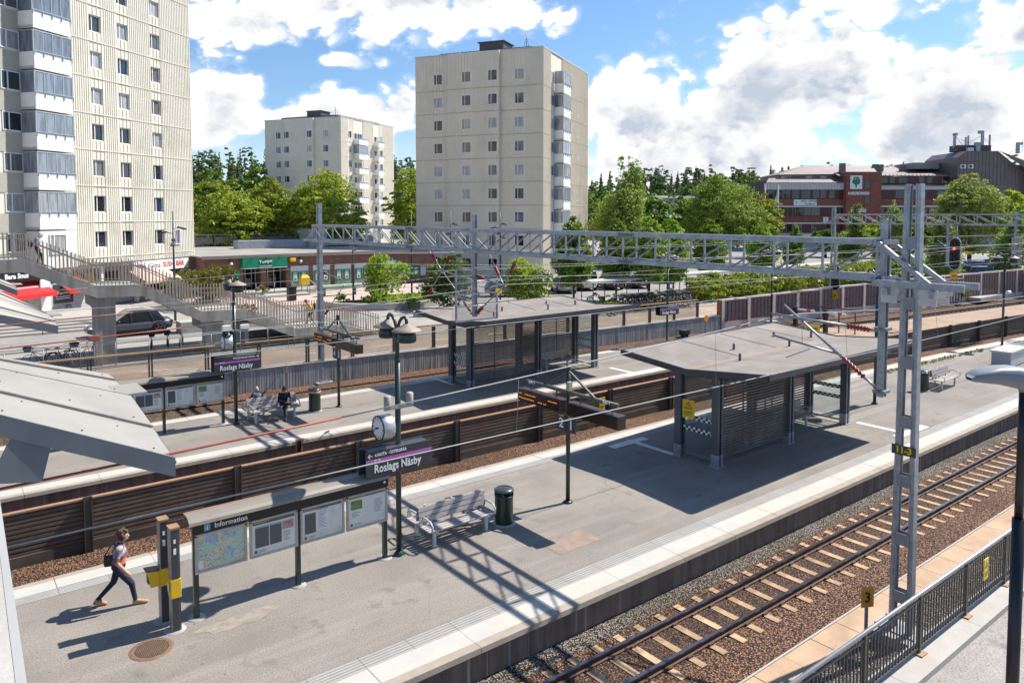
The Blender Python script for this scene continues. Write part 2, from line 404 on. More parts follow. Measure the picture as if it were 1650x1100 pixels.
pane=m_glasspane('window pane',[(.015,.02,.028),(.03,.034,.04),(.16,.16,.155),(.02,.025,.035),(.38,.38,.37),(.05,.055,.06),(.45,.45,.44),(.02,.04,.1)])
pane_d=m_glasspane('dark window pane',[(.01,.012,.014),(.02,.022,.024),(.05,.055,.05),(.015,.02,.02)])
slat_w=mat('stair railing slat',(.36,.30,.24),.7,.2,6.)
sign_d=mat('charcoal sign panel',(.045,.046,.055),.4,.06)
purple=mat('purple band',(.44,.13,.40),.5,.05)
ink=mat('white lettering',(.85,.85,.84),.5,.02)
# ---------------------------------------------------------------- lines of the railway
def off(u): return -.88*math.log(1+math.exp((u-45)/8))
def W(u): return 37.4-.064*u-(.0017*(u-48)**2 if u>48 else 0)
def smst(x): x=min(1,max(0,x)); return x*x*(3-2*x)
def T4(u): return 32.95+off(u)-2.1*smst((u-40)/26)
def K(v): return lambda u: v
def KO(v): return lambda u: v+off(u)
def KO1(v): return lambda u: v+(off(u) if u>40 else off(u)*max(0,(u-25)/15.))
US=[-60,-30]+[-10+2*i for i in range(75)]
# ground sheet to the horizon, railway level
g=MB(); g.quad((-400,-300,-.86),(2600,-300,-.86),(2600,37,-.86),(-400,37,-.86))
struct('ground',g,mat('bare ground',(.16,.13,.1),.95,.2,.5,0,.3,20,.2,30))
# upper terrace (town level) reaching the horizon
tz=lambda u:.5
N=[(-400,40)]+[(u,W(u)) for u in US if -60<=u<=138]+[(400,18),(2600,-100)]
tm=MB(); vs=[]
for u,v in N:
    vs+= [(u,v+.0,.50),(u,v+5.2,.56),(u,v+8,.78),(u,max(v+70,110),.80),(u,max(v+1400,1500),.80)]
n=len(N)
tm.add(vs,[(5*i+k,5*i+5+k,5*i+6+k,5*i+1+k) for i in range(n-1) for k in range(4)])
# the terrace front below the retaining wall
tm.add([(u,v,z) for u,v in N for z in (-.86,.5)],[(2*i,2*i+2,2*i+3,2*i+1) for i in range(n-1)])
struct('terrain',tm,mat('pale paving',(.34,.315,.285),.9,.14,.35,0,.1,20,.15,14,dirt=(.29,.27,.24),dirtamt=.3,dscale=.15))
# asphalt cycle path behind the glass fence
UP=[u for u in US if -60<=u<=60]
p=MB(); p.strip(UP,lambda u:W(u)+.35,lambda u:W(u)+4.6,.512,.562)
struct('cycle_path',p,asph_p)
p=MB()
for k in range(14):
    u0=-4+4*k; p.strip([u0,u0+1.2],lambda u:W(u)+2.4,lambda u:W(u)+2.52,.545,.546)
for k in range(3):
    p.strip([8.6,10.4],lambda u:W(u)+1.2+k*.45,lambda u:W(u)+1.32+k*.45,.532+k*.005,.533+k*.005)
struct('path_markings',p,mat('worn road paint',(.66,.62,.56),.8,.2,3.))
p=MB(); p.strip(UP,lambda u:W(u)+4.6,lambda u:W(u)+4.78,.60); p.strip(UP,lambda u:W(u)+4.6,lambda u:W(u)+4.601,.56,.60)
struct('kerb',p,conc_l)
# street with the parked car, car park
s=MB(); s.quad((-40,47.2,.806),(17,47.2,.806),(17,53.6,.806),(-40,53.6,.806)); struct('street',s,asph_s)
s=MB(); s.add([(33,49.5,.806),(140,38,.806),(150,60,.806),(120,100,.806),(60,100,.806),(36,60,.806)],[(0,1,2,3,4,5)]); struct('car_park',s,asph_s)
s=MB(); s.quad((18,62.5,.805),(46,62.5,.805),(44,68.9,.805),(14,68.9,.805)); s.quad((22,57.5,.805),(34,55,.805),(46,62.5,.805),(18,62.5,.805))
struct('plaza_paving',s,mat('pink paving',(.48,.38,.325),.9,.1,.5,0,.05,30,.12,20))
# pavement steps in front of the shops
s=MB()
for i in range(4): s.box(-20,13.5-i*.5,53.6+i*.6,62.5,.80 if i==0 else .80+.13*i,.93+.13*i)
struct('pavement',s,mat('pavement concrete',(.40,.37,.335),.9,.12,.8,0,.1,30,.12,30))
# wooded hill behind the town
h=MB(); hn=40; vs=[]
for i in range(hn+1):
    a=R(-25)+R(135)*i/hn
    ca,sa=math.cos(a),math.sin(a)
    for d,z in ((215,.75),(255,4),(300,9.5),(350,13),(420,15),(600,12),(1200,4)):
        zz=z*(1.0+.25*math.sin(i*.9)+.12*math.sin(i*2.3)) if z>1 else z
        vs.append((d*ca,d*sa,zz))
h.add(vs,[(7*i+k,7*i+7+k,7*i+8+k,7*i+1+k) for i in range(hn) for k in range(6)])
struct('hill',h,mat('forest floor',(.03,.05,.02),.95,.3,.1))
# ballast beds
b=MB(); b.strip(US,K(7.86),KO1(11.2),-.705); struct('ballast',b,bal_red)
b=MB(); b.strip(US,K(9.30),K(10.16),-.70); struct('ballast',b,bal_oil)
b=MB(); b.strip(US,KO1(10.72),KO1(11.25),-.697); struct('ballast_shoulder',b,bal_grey)
b=MB(); b.strip(US,KO(19.2),KO(25.8),-.705); struct('ballast',b,bal_red)
UA=[u for u in US if u<50]; UB=[u for u in US if u>=48]
b=MB(); b.strip(US,KO(31.2),lambda u:max(W(u)+.1,31.2+off(u)+.3),-.705); struct('ballast',b,bal_tan)
b=MB(); b.strip(UB,KO(24.9),lambda u:T4(u)-1.3,-.40); struct('gravel_bed',b,mat('tan gravel',(.37,.265,.185),.95,.14,.6,0,.3,60,.2,50))
b=MB(); b.strip(US,lambda u:W(u)-1.15,lambda u:W(u)-.02,-.64,-.58); struct('ballast_shoulder',b,bal_red)
b=MB(); b.strip(US,K(5.9),K(7.45),-.60); struct('ballast',b,bal_grey)
# platforms ------------------------------------------------------------
def platform(u0,u1,fa,fb,wf,tf,wr,tr):
    us=[u for u in US if u0<u<u1]; us=[u0]+us+[u1]
    m=MB(); m.strip(us,lambda u:fa(u)+.12,lambda u:fa(u)+.121,-.86,-.085); m.strip(us,lambda u:fb(u)-.12,lambda u:fb(u)-.121,-.86,-.085)
    for e in (u0,u1): m.quad((e,fa(e)+.12,-.86),(e,fb(e)-.12,-.86),(e,fb(e)-.12,-.002),(e,fa(e)+.12,-.002))
    struct('platform_wall',m,wall_br)
    m=MB(); m.strip(us,lambda u:fa(u)+wf+tf,lambda u:fb(u)-wr-tr,0.); struct('platform',m,asph)
    for f,w,t,sg in ((fa,wf,tf,1),(fb,wr,tr,-1)):
        m=MB(); q=MB(); u=u0
        while u<u1-.1:
            e=min(u+2.,u1)-.012; j=rnd.uniform(0,.006)
            def P(a,o,z): return (a,f(a)+sg*o,z)
            q0=w*.3
            m.hexa([P(u,q0,-.10),P(e,q0,-.10),P(e,w-.008,-.10),P(u,w-.008,-.10)],[P(u,q0,.004+j),P(e,q0,.004+j),P(e,w-.008,.004+j),P(u,w-.008,.004+j)])
            m.m=1; m.hexa([P(u,0,-.10),P(e,0,-.10),P(e,q0-.001,-.10),P(u,q0-.001,-.10)],[P(u,.015,.002+j),P(e,.015,.002+j),P(e,q0-.001,.004+j),P(u,q0-.001,.004+j)]); m.m=0
            if t:
                for h in range(2):
                    a=u+h*1.; c=min(a+.992,u1)
                    if c<=a: continue
                    nr=5
                    for r_ in range(nr):
                        o0=w+t*r_/nr; o1=w+t*(r_+.86)/nr
                        q.hexa([P(a,o0,-.06),P(c,o0,-.06),P(c,o1,-.06),P(a,o1,-.06)],[P(a,o0,.003),P(c,o0,.003),P(c,o1,.003),P(a,o1,.003)])
            u+=2.
        struct('platform_edge',m,[edge_w,edge_o])
        if t: struct('tactile_strip',q,tact)
PF=lambda u:11.09+(off(u) if u>48 else 0)
platform(-8,82,PF,KO(19.35),.76,.40,.66,.34)
platform(-8,46,KO(25.62),KO(31.6),.74,.0,.62,.0)
# painted guide lines on the platforms
def lines(dv,us0):
    m=MB()
    m.box(19.55,19.8,16.3,18.35,.003,.007) if 0 else None
    m.quad((us0-.3,16.2+dv,.006),(us0-.05,16.2+dv,.006),(us0-.05,18.35+dv,.006),(us0-.3,18.35+dv,.006))
    m.quad((us0-1.3,17.95+dv,.007),(us0+.5,17.95+dv,.007),(us0+.5,18.3+dv,.007),(us0-1.3,18.3+dv,.007))
    m.quad((us0+8.5,14.35+dv,.006),(us0+8.75,14.35+dv,.006),(us0+8.75,12.3+dv,.006),(us0+8.5,12.3+dv,.006))
    m.quad((us0+7.9,12.3+dv,.007),(us0+10.2,12.3+dv,.007),(us0+10.2,12.65+dv,.007),(us0+7.9,12.65+dv,.007))
    struct('guide_marking',m,mat('worn white marking',(.66,.66,.64),.8,.12,4.))
lines(0,20.0); lines(13.4,19.9)
m=MB(); m.quad((11.75,13.05,.005),(13.15,13.06,.005),(13.13,13.84,.005),(11.77,13.82,.005)); struct('repair_patch',m,mat('reddish patch',(.30,.225,.18),.9,.2,3.,0,.2,60,.2,70))
m=MB(); m.quad((19.2,30.2,.005),(22,30.2,.005),(22,30.7,.005),(19.2,30.7,.005)); 
# asphalt path bottom right, kerb beam
m=MB(); m.quad((-10,-6,.02),(80,-6,.02),(80,5.42,.02),(-10,5.42,.02)); struct('path',m,m_asphalt('grey path asphalt',(.30,.285,.26)))
m=MB(); u=-8.
while u<60: m.box(u,u+2.99,5.42,6.02,-.8,.14); u+=3.
struct('kerb_beam',m,conc_l)
# patches of stain around posts
m=MB(); vs=[]
for (cx,cy,a,b_) in ((4.7,14.9,.75,.28),):
    vs=[(cx+a*math.cos(t)*(1+.22*math.sin(3*t)+.1*math.sin(7*t+1)),cy+b_*math.sin(t)*(1+.25*math.cos(2*t)+.12*math.sin(9*t)),.004) for t in [2*pi*i/48 for i in range(48)]]
    m.add(vs,[tuple(range(48))])
struct('sand_patch',m,mat('sandy patch',(.30,.262,.21),.95,.25,6.,0,.2,50,.2,60))
# ---------------------------------------------------------------- tracks
def track(name,label,f,u0,u1,zt,us_sl,sl_mat=sleep):
    t=thing(name,label,'railway track',(0,0,0),group='railway tracks')
    us=[u for u in US if u0<u<u1]; us=[u0]+us+[u1]
    for s in (-1,1):
        r=MB()
        r.sweep(us,lambda u:f(u)+s*.475,[(-.035,zt-.03),(.035,zt-.03),(.035,zt),(-.035,zt)])
        o=r.build('rail',[rail_top],t,label=None)
        w=MB(); w.sweep(us,lambda u:f(u)+s*.475,[(-.062,zt-.145),(.062,zt-.145),(.062,zt-.13),(.012,zt-.115),(.012,zt-.03),(-.012,zt-.03),(-.012,zt-.115),(-.062,zt-.13)])
        w.build('web',rail_side,o)
    sl=MB(); sl.box(-.085,.085,-.92,.92,zt-.26,zt-.145)
    sl.m=1
    for s in (-.475,.475):
        sl.box(-.075,.075,s-.11,s-.065,zt-.146,zt-.105); sl.box(-.075,.075,s+.065,s+.11,zt-.146,zt-.105)
    sl.m=0
    proto=None
    for u in us_sl:
        sl_o=sl.build('sleeper',[sl_mat,rail_side],t) if proto is None else proto.copy()
        if proto is not None: COL.objects.link(sl_o); sl_o.parent=t
        proto=proto or sl_o
        sl_o.location=(u+rnd.uniform(-.02,.02),f(u),rnd.uniform(-.008,.004)); sl_o.rotation_euler=(0,0,rnd.uniform(-.012,.012))
    return t
track('railway_track','nearest railway track, in front of the near platform edge',K(9.73),-10,70,-.54,[4+.65*i for i in range(64)])
track('railway_track','railway track between the near platform and the brown barrier',KO(19.78),-10,110,-.54,[.5+.65*i for i in range(95)])
track('railway_track','railway track hidden behind the brown barrier beside the far platform',KO(23.98),-10,110,-.54,[30+.75*i for i in range(70)])
track('railway_track','farthest railway track, in front of the grooved concrete wall',T4,-10,120,-.54,[34+.75*i for i in range(90)],mat('brown sleeper',(.16,.10,.065),.9,.2,3.))
# cable trough with lids
t=thing('cable_trough','cable trough with rust stained lids beside nearest track','cable trough',(15,7.6,-.6))
lm=MB(); u=2.
while u<60: lm.box(u,u+.985,7.36,7.86,-.56,-.50+rnd.uniform(-.004,.004)); u+=1.
lm.build('lids',lid,t,world=True)
tm=MB(); tm.box(2,60,7.30,7.352,-.7,-.49); tm.box(2,60,7.868,7.91,-.7,-.49); tm.build('walls',conc_l,t,world=True)
# ---------------------------------------------------------------- barrier between tracks 2 and 3
bt=thing('track_barrier','low dark brown corrugated barrier between the two middle tracks','barrier',(15,22.15,-.68))
us=[-8]+[u for u in US if -8<u<66]+[66]
pb=MB(); prof=[]
nz=9
for k in range(nz):
    z=-.42+k*(1.10/nz); d=1.10/nz
    prof+=[(-.055,z),(-.055,z+d*.55),(-.012,z+d*.62),(-.012,z+d*.95)]
pb.sweep(us,KO(22.15),prof+[(.05,.68),(.05,-.42)])
pb.build('board',barr_br,bt,world=True)
cb=MB(); cb.sweep(us,KO(22.15),[(-.08,.682),(.07,.682),(.07,.725),(-.08,.725)]); cb.build('capping',barr_top,bt,world=True)
fb=MB(); fb.sweep(us,KO(22.15),[(-.09,-.86),(.09,-.86),(.09,-.424),(-.09,-.424)]); fb.build('base',mat('barrier base',(.075,.06,.048),.8,.2,2.,dirt=(.13,.1,.08)),bt,world=True)
for k in range(19):
    u=-.8+3.9*k; y=22.15+off(u)
    po=MB(); po.box(u-.10,u-.075,y-.2,y-.06,-.7,.79); po.box(u+.075,u+.10,y-.2,y-.06,-.7,.79); po.box(u-.075,u+.075,y-.16,y-.1,-.7,.785)
    po.build('post',mat('brown steel post',(.085,.066,.052),.6,.15,2.),bt,world=True)
def warn(name,u,v,z,label,rot,h=.52,w=.34):
    t=thing(name,label,'warning sign',(u,v,z),rot)
    m=MB(); m.box(-w/2,w/2,-.008,.008,-h/2,h/2); m.build('plate',lemon if w<.3 else yellow,t,bevel=.004)
    m=MB(); s=w*.34; cz=h*.18
    a=[(0,cz+s*1.05),(-s,cz-s*.7),(s,cz-s*.7)]; b=[(x*.72,cz+(z_-cz)*.72-.0) for x,z_ in a]
    vs=[(x,-.011,z_) for x,z_ in a]+[(x,-.011,z_) for x,z_ in b]
    m.add(vs,[(0,1,4,3),(1,2,5,4),(2,0,3,5)])
    m.add([(s*.12,-.011,cz+s*.5),(-s*.2,-.011,cz),(s*.05,-.011,cz),(-s*.1,-.011,cz-s*.45),(s*.25,-.011,cz+s*.12),(0,-.011,cz+s*.12)],[(0,1,2,3,4,5)])
    for i in range(3): m.box(-w*.34,w*.34*(1 if i<2 else .3),-.0115,-.0105,-h*.16-i*h*.09,-h*.13-i*h*.09)
    m.build('symbol',black,t)
    return t
warn('warning_sign',22.0,21.9+off(22),.28,'orange high voltage warning plate on brown barrier post by shelter',0,.55,.32)
warn('warning_sign',46.4,21.9+off(46),.28,'orange warning plate on the brown barrier at far right',R(-8),.55,.32)
# small distance plate at the platform edge
t=thing('marker_plate','small brown and orange marker board on the far platform wall','marker',(10.3,25.5,-.3)); m=MB(); m.box(-.13,.13,-.02,.02,-.12,.42); m.build('plate',barr_top,t); m=MB(); m.box(-.07,.07,-.028,-.021,-.05,.35); m.build('figure',black,t)
# ---------------------------------------------------------------- retaining wall + glass fence
rw=MB(); ur=[-30]+[u for u in US if -10<=u<47]+[47]
rw.sweep(ur,W,[(-.12,-.75),(.2,-.75),(.2,.52),(-.12,.52)])
t=thing('retaining_wall','grooved grey concrete retaining wall below the glass fence','wall',(15,36.4,-.75)); 
rw.build('wall_face',wallc,t,world=True)
gv=MB(); u=-3.
while u<46.8:
    w=rnd.uniform(.07,.13); z1=.50
    gv.hexa([(u,W(u)-.122-rnd.uniform(.012,.03),-.74),(u+w,W(u+w)-.122-.02,-.74),(u+w,W(u+w)-.12,-.74),(u,W(u)-.12,-.74)],[(u,W(u)-.142,z1),(u+w,W(u+w)-.142,z1),(u+w,W(u+w)-.12,z1),(u,W(u)-.12,z1)])
    u+=w+rnd.uniform(.015,.05)
gv.build('grooved_boards',wallc,t,world=True)
cp=MB(); cp.sweep(ur,W,[(-.17,.522),(.24,.522),(.24,.575),(-.17,.575)]); cp.build('coping',conc_l,t,world=True)
gf=thing('glass_fence','glass panel fence with dark posts and wooden handrail along path','fence',(15,36.4,.57))
for k in range(21):
    u=-1.9+2.45*k
    if u>47: break
    y=W(u)+.02
    po=MB(); po.box(u-.09,u-.035,y-.06,y+.06,.58,1.80); po.box(u+.035,u+.09,y-.06,y+.06,.58,1.80)
    o=po.build('post',dark,gf,world=True)
    ft=MB(); ft.box(u-.2,u+.2,y-.11,y+.11,.576,.60); ft.build('foot_plate',barr_top,o); o.children[0].location=-gf.location
    if k<20:
        u2=u+2.45
        if u2>47: continue
        pn=MB(); pn.hexa([(u+.0,W(u),.66),(u2,W(u2),.66),(u2,W(u2)+.012,.66),(u,W(u)+.012,.66)],[(u,W(u),1.84),(u2,W(u2),1.84),(u2,W(u2)+.012,1.84),(u,W(u)+.012,1.84)])
        pn.build('glass_pane',smoke,gf,world=True)
hr=MB(); uu=[-1.9+2.45*k for k in range(20)]; hr.sweep(uu,W,[(-.05,1.845),(.07,1.845),(.07,1.91),(-.05,1.91)]); hr.build('handrail',woodrail,gf,world=True)
# ---------------------------------------------------------------- pink noise wall, right
nw=thing('noise_wall','pink grey noise wall with framed panels right of glass fence','wall',(60,33,-.4))
pk=mat('pink concrete post',(.58,.49,.43),.85,.08,2.); pp=mat('mauve wall panel',(.235,.165,.155),.85,.1,2.,dirt=(.30,.22,.2)); pf=mat('brown panel frame',(.19,.085,.06),.7,.12,2.)
def wt(u): return 1.72+.0155*(u-47)
k=0; u=47.3
while u<125:
    u2=u+3.05
    po=MB(); y=W(u); po.box(u-.17,u+.17,y-.17,y+.14,-.75,wt(u)); po.build('post',pk,nw,world=True)
    y2=W(u2)
    def B(a,d0,d1,z0,z1,mb):
        ua,ub=a; mb.hexa([(ua,W(ua)+d0,z0),(ub,W(ub)+d0,z0),(ub,W(ub)+d1,z0),(ua,W(ua)+d1,z0)],[(ua,W(ua)+d0,z1),(ub,W(ub)+d0,z1),(ub,W(ub)+d1,z1),(ua,W(ua)+d1,z1)])
    bs=MB(); B((u+.17,u2-.17),-.12,.1,-.75,.0,bs); bs.build('base_panel',pk,nw,world=True)
    pn=MB(); B((u+.17,u2-.17),-.06,.06,.0,wt(u)-.12,pn); pn.build('panel',pp,nw,world=True)
    fr=MB()
    for i in range(7):
        a=u+.2+i*(2.65/6)-.03; B((a,a+.06),-.10,-.062,.02,wt(u)-.14,fr)
    for z in (.03,.75,wt(u)-.2): B((u+.2,u2-.2),-.095,-.061,z,z+.06,fr)
    fr.build('panel_frame',pf,nw,world=True)
    cp=MB(); B((u+.17,u2-.17),-.15,.12,wt(u)-.118,wt(u)-.0,cp); cp.build('coping',pk,nw,world=True)
    u=u2; k+=1
eb=MB(); eb.box(46.95,47.1,W(47)-.15,W(47)+.15,-.2,1.7); eb.build('end_board',mat('rust red end board',(.35,.10,.04),.7,.1),nw,world=True)
# ---------------------------------------------------------------- platform furniture (one of each kind, then copies)
def make_shelter(label,loc):
    t=thing('platform_shelter',label,'shelter',loc,group='platform shelters')
    # local: u from 19.94, v from 14.58
    for i,u in enumerate((0,4.17,8.13)):
        for v in (0,1.52):
            m=MB()
            h=2.98
            m.box(u-.14,u-.05,v-.13,v+.13,.42,h); m.box(u+.05,u+.14,v-.13,v+.13,.42,h)
            m.m=1; m.box(u-.05,u+.05,v-.09,v+.09,.02,h); m.m=0
            o=m.build('post',[slate,black],t)
            b=MB(); b.box(u-.15,u-.045,v-.135,v+.135,.02,.42); b.box(u+.045,u+.15,v-.135,v+.135,.02,.42); b.box(u-.2,u+.2,v-.18,v+.18,.003,.022)
            b.build('foot',galv,o)
    def slats(u0,u1,v,back):
        m=MB(); z=.36
        while z<2.78:
            m.hexa([(u0,v-.03,z),(u1,v-.03,z),(u1,v+.015,z+.012),(u0,v+.015,z+.012)],[(u0,v-.03,z+.042),(u1,v-.03,z+.042),(u1,v+.015,z+.054),(u0,v+.015,z+.054)]); z+=.098
        o=m.build('slat_wall',mat('brown grey slat',(.14,.115,.095),.65,.2,3.,dirt=(.25,.2,.155),dirtamt=.3),t)
        f=MB(); f.box(u0,u1,v-.05,v+.05,.26,.34); f.box(u0,u1,v-.05,v+.05,2.82,2.9)
        for a in (u0-.0,(2*u0+u1)/3,(u0+2*u1)/3,u1-.05): f.box(a,a+.05,v+.028,v+.06,.34,2.82)
        f.build('slat_frame',slate,o)
    slats(.15,4.02,0,0); slats(4.33,7.98,1.52,1)
    for u in (0,8.13):
        m=MB(); m.box(u-.008,u+.008,.14,1.38,.25,2.75); o=m.build('glass_end',clear,t)
        c=MB(); 
        for z in (.95,1.35):
            for r_ in range(2):
                for k in range(12):
                    if (k+r_)%2: c.quad((u-.012,.16+k*.1,z+r_*.075),(u-.012,.26+k*.1,z+r_*.075),(u-.012,.26+k*.1,z+.075+r_*.075),(u-.012,.16+k*.1,z+.075+r_*.075))
        c.build('checker_film',black,o)
        c=MB()
        for z in (.95,1.35):
            for r_ in range(2):
                for k in range(12):
                    if (k+r_)%2==0: c.quad((u-.012,.16+k*.1,z+r_*.075),(u-.012,.26+k*.1,z+r_*.075),(u-.012,.26+k*.1,z+.075+r_*.075),(u-.012,.16+k*.1,z+.075+r_*.075))
        c.build('white_film',white,o)
        b=MB(); b.box(u-.03,u+.03,.13,1.39,.1,.16); b.build('bottom_rail',slate,t)
    # butterfly roof
    u0,u1=-.85,9.25
    def prof(k): # v,z top : front edge, valley, rear edge; slight skew of far end
        s=.0 if k==0 else .25
        return [(-2.36+s*.6,3.50),(.62+s*1.6,3.20),(3.45+s*1.6,3.43)]
    a,b=prof(0),prof(1)
    m=MB()
    for i in (0,1):
        m.hexa([(u0,a[i][0],a[i][1]-.14),(u1,b[i][0],b[i][1]-.14),(u1,b[i+1][0],b[i+1][1]-.14),(u0,a[i+1][0],a[i+1][1]-.14)],
               [(u0,a[i][0],a[i][1]),(u1,b[i][0],b[i][1]),(u1,b[i+1][0],b[i+1][1]),(u0,a[i+1][0],a[i+1][1])])
    ro=m.build('roof',felt,t)
    f=MB()
    def lip(p,q): f.beam(p,q,.05,.20)
    for i in (0,1):
        lip((u0-.02,a[i][0],a[i][1]-.065),(u0-.02,a[i+1][0],a[i+1][1]-.065)); lip((u1+.02,b[i][0],b[i][1]-.065),(u1+.02,b[i+1][0],b[i+1][1]-.065))
    lip((u0,a[0][0]-.02,a[0][1]-.065),(u1,b[0][0]-.02,b[0][1]-.065)); lip((u0,a[2][0]+.02,a[2][1]-.065),(u1,b[2][0]+.02,b[2][1]-.065))
    f.build('fascia',dark,ro)
    f=MB(); f.hexa([(u0+.1,a[1][0]-.05,3.203),(u1-.1,b[1][0]-.05,3.203),(u1-.1,b[1][0]+.05,3.203),(u0+.1,a[1][0]+.05,3.203)],[(u0+.1,a[1][0]-.05,3.209),(u1-.1,b[1][0]-.05,3.209),(u1-.1,b[1][0]+.05,3.209),(u0+.1,a[1][0]+.05,3.209)])
    f.build('valley_strip',mat('rusty valley strip',(.36,.25,.15),.9,.25,2.,dirt=(.24,.2,.17),dirtamt=.5,dscale=2.),ro)
    f=MB()
    for (x,y) in ((1.6,.3),(3.1,1.6),(5.6,.9),(6.6,2.2),(8.,1.4)): f.lathe([(.045,3.2),(.045,3.47),(.05,3.48),(0,3.5)],(x,y,0),8)
    f.build('vent_pipe',slate,ro)
    f=MB()
    for i,(x,y0,y1) in enumerate(((1.2,-2.2,.5),(3.6,-2.1,.6),(6.1,-2.,.7),(2.4,.9,3.4),(4.9,1.,3.5),(7.4,1.,3.6))):
        z0=3.5-(y0+2.36)*.1007 if y0<.5 else 3.2+(y0-.62)*.081; z1=3.5-(y1+2.36)*.1007 if y0<.5 else 3.2+(y1-.62)*.081
        f.beam((x,y0,z0+.004),(x,y1,z1+.004),.03,.008)
    f.build('felt_seam',mat('felt seam',(.15,.13,.115),.95,.1),ro)
    # cross beams and brackets
    for u in (0,4.17,8.13):
        f=MB()
        f.add([(u-.06,-2.2,3.34),(u-.06,-2.2,3.26),(u-.06,-.2,2.86),(u-.06,1.75,2.86),(u-.06,3.3,3.2),(u-.06,3.3,3.27),(u-.06,.62,3.06),
               (u+.06,-2.2,3.34),(u+.06,-2.2,3.26),(u+.06,-.2,2.86),(u+.06,1.75,2.86),(u+.06,3.3,3.2),(u+.06,3.3,3.27),(u+.06,.62,3.06)],
              [(0,1,2,3,4,5,6),(13,12,11,10,9,8,7)]+[(i,(i+1)%7+0,(i+1)%7+7,i+7) for i in range(7)])
        f.build('roof_beam',dark,t)
    return t
sh=make_shelter('near open shelter with slatted walls and butterfly roof, beside nearest track',(19.94,14.58,0))
sh2=dup(sh,(19.87,28.42,0),label='farther slatted shelter with butterfly roof on the far platform')
warn('warning_sign',19.78,15.62,1.72,'yellow high voltage warning plate in the near shelter glass',R(-80),.62,.44)
# --- bench
def make_bench(double,L=2.02):
    t=thing('platform_bench','bench','bench',(0,0,0),group='platform benches')
    sides=(-1,1) if double else (-1,)
    for s in sides:
        for k in range(4):
            y=s*(.12+k*.115); m=MB(); m.box(0,L,min(y,y+s*.095),max(y,y+s*.095),.43,.465); m.build('seat_slat',wood_g,t)
        for k in range(3):
            z=.55+k*.125; y=s*(.065-.0+.012*k) ; m=MB()
            y0=s*(.075-k*.018); m.hexa([(0,y0-.015,z),(L,y0-.015,z),(L,y0+.015,z),(0,y0+.015,z)],[(0,y0-s*.015-.015,z+.105),(L,y0-s*.015-.015,z+.105),(L,y0-s*.015+.015,z+.105),(0,y0-s*.015+.015,z+.105)])
            m.build('back_slat',wood_g,t)
        for x in (.06,L-.06):
            m=MB(); pts=[(x,s*.10,.52),(x,s*.16,.70),(x,s*.30,.70),(x,s*.50,.68),(x,s*.60,.60),(x,s*.585,.46)]
            m.tube(pts,.024,8); m.build('armrest',pale,t)
        for x in (.22,L-.22):
            m=MB(); m.box(x-.035,x+.035,s*.42-.035,s*.42+.035,0,.42); m.box(x-.06,x+.06,s*.42-.06,s*.42+.06,0.004,.015); m.box(x-.03,x+.03,min(s*.06,s*.57),max(s*.06,s*.57),.395,.43); m.build('leg',pale,t)
    m=MB()
    for x in (.22,L/2,L-.22): m.box(x-.025,x+.025,-.025,.025,.40,.94)
    m.build('back_frame',pale,t)
    return t
bn=make_bench(True); bn.location=(9.38,15.72,0); bn['label']='double sided grey slatted bench next to near lamp post'
dup(bn,(9.68,29.25,0),label='double sided bench on far platform where a person in black sits')
dup(bn,(36.75,15.0,0),R(2),label='double sided bench at right behind the green bin')
b1=make_bench(False,1.9); b1.location=(24.9,15.75,0); b1['label']='single wooden bench in the open bay of near shelter'
for o in list(b1.children):
    if o.name.startswith('seat_slat') or o.name.startswith('back_slat'): o.data.materials[0]=wood
dup(b1,(25.0,29.55,0),label='single bench in the open bay of far shelter')
dup(b1,(23.0,15.0,0),R(180),label='bench inside near shelter behind the closed slatted wall')
# --- bin
def make_bin():
    t=thing('litter_bin','bin','litter bin',(0,0,0),group='green litter bins')
    m=MB(); m.lathe([(.0,.03),(.235,.03),(.245,.08),(.245,.74),(.255,.76),(.255,.79),(.235,.79),(.22,.70),(.0,.6)],(0,0,0),24); m.build('body',green,t)
    m=MB(); m.lathe([(.26,.90),(.262,.935),(.22,.965),(.0,.985)],(0,0,0),24); m.lathe([(.26,.90),(0,.90)],(0,0,0),24); m.build('lid',mat('bin lid steel',(.10,.115,.12),.3,.2,3.,.5),t)
    m=MB()
    for k in range(4):
        a=pi/4+k*pi/2; x,y=.235*math.cos(a),.235*math.sin(a); m.box(x-.015,x+.015,y-.015,y+.015,.77,.91)
    m.build('lid_strut',green,t)
    m=MB(); m.lathe([(.0,.035),(.30,.035),(.30,.0),],(0,0,0),20); m.build('base',conc,t)
    return t
bi=make_bin(); bi.location=(11.8,15.34,0); bi['label']='dark green round bin right of the near bench'
b2=dup(bi,(12.5,29.2,0),label='dark green bin with orange band beside seated person')
m=MB(); m.lathe([(.258,.80),(.258,.88)],(0,0,0),20); m.build('band',mat('orange white sticker',(.75,.35,.2),.6,.3,20.),b2)
dup(bi,(36.2,15.1,0),label='dark green bin in front of the right hand bench')
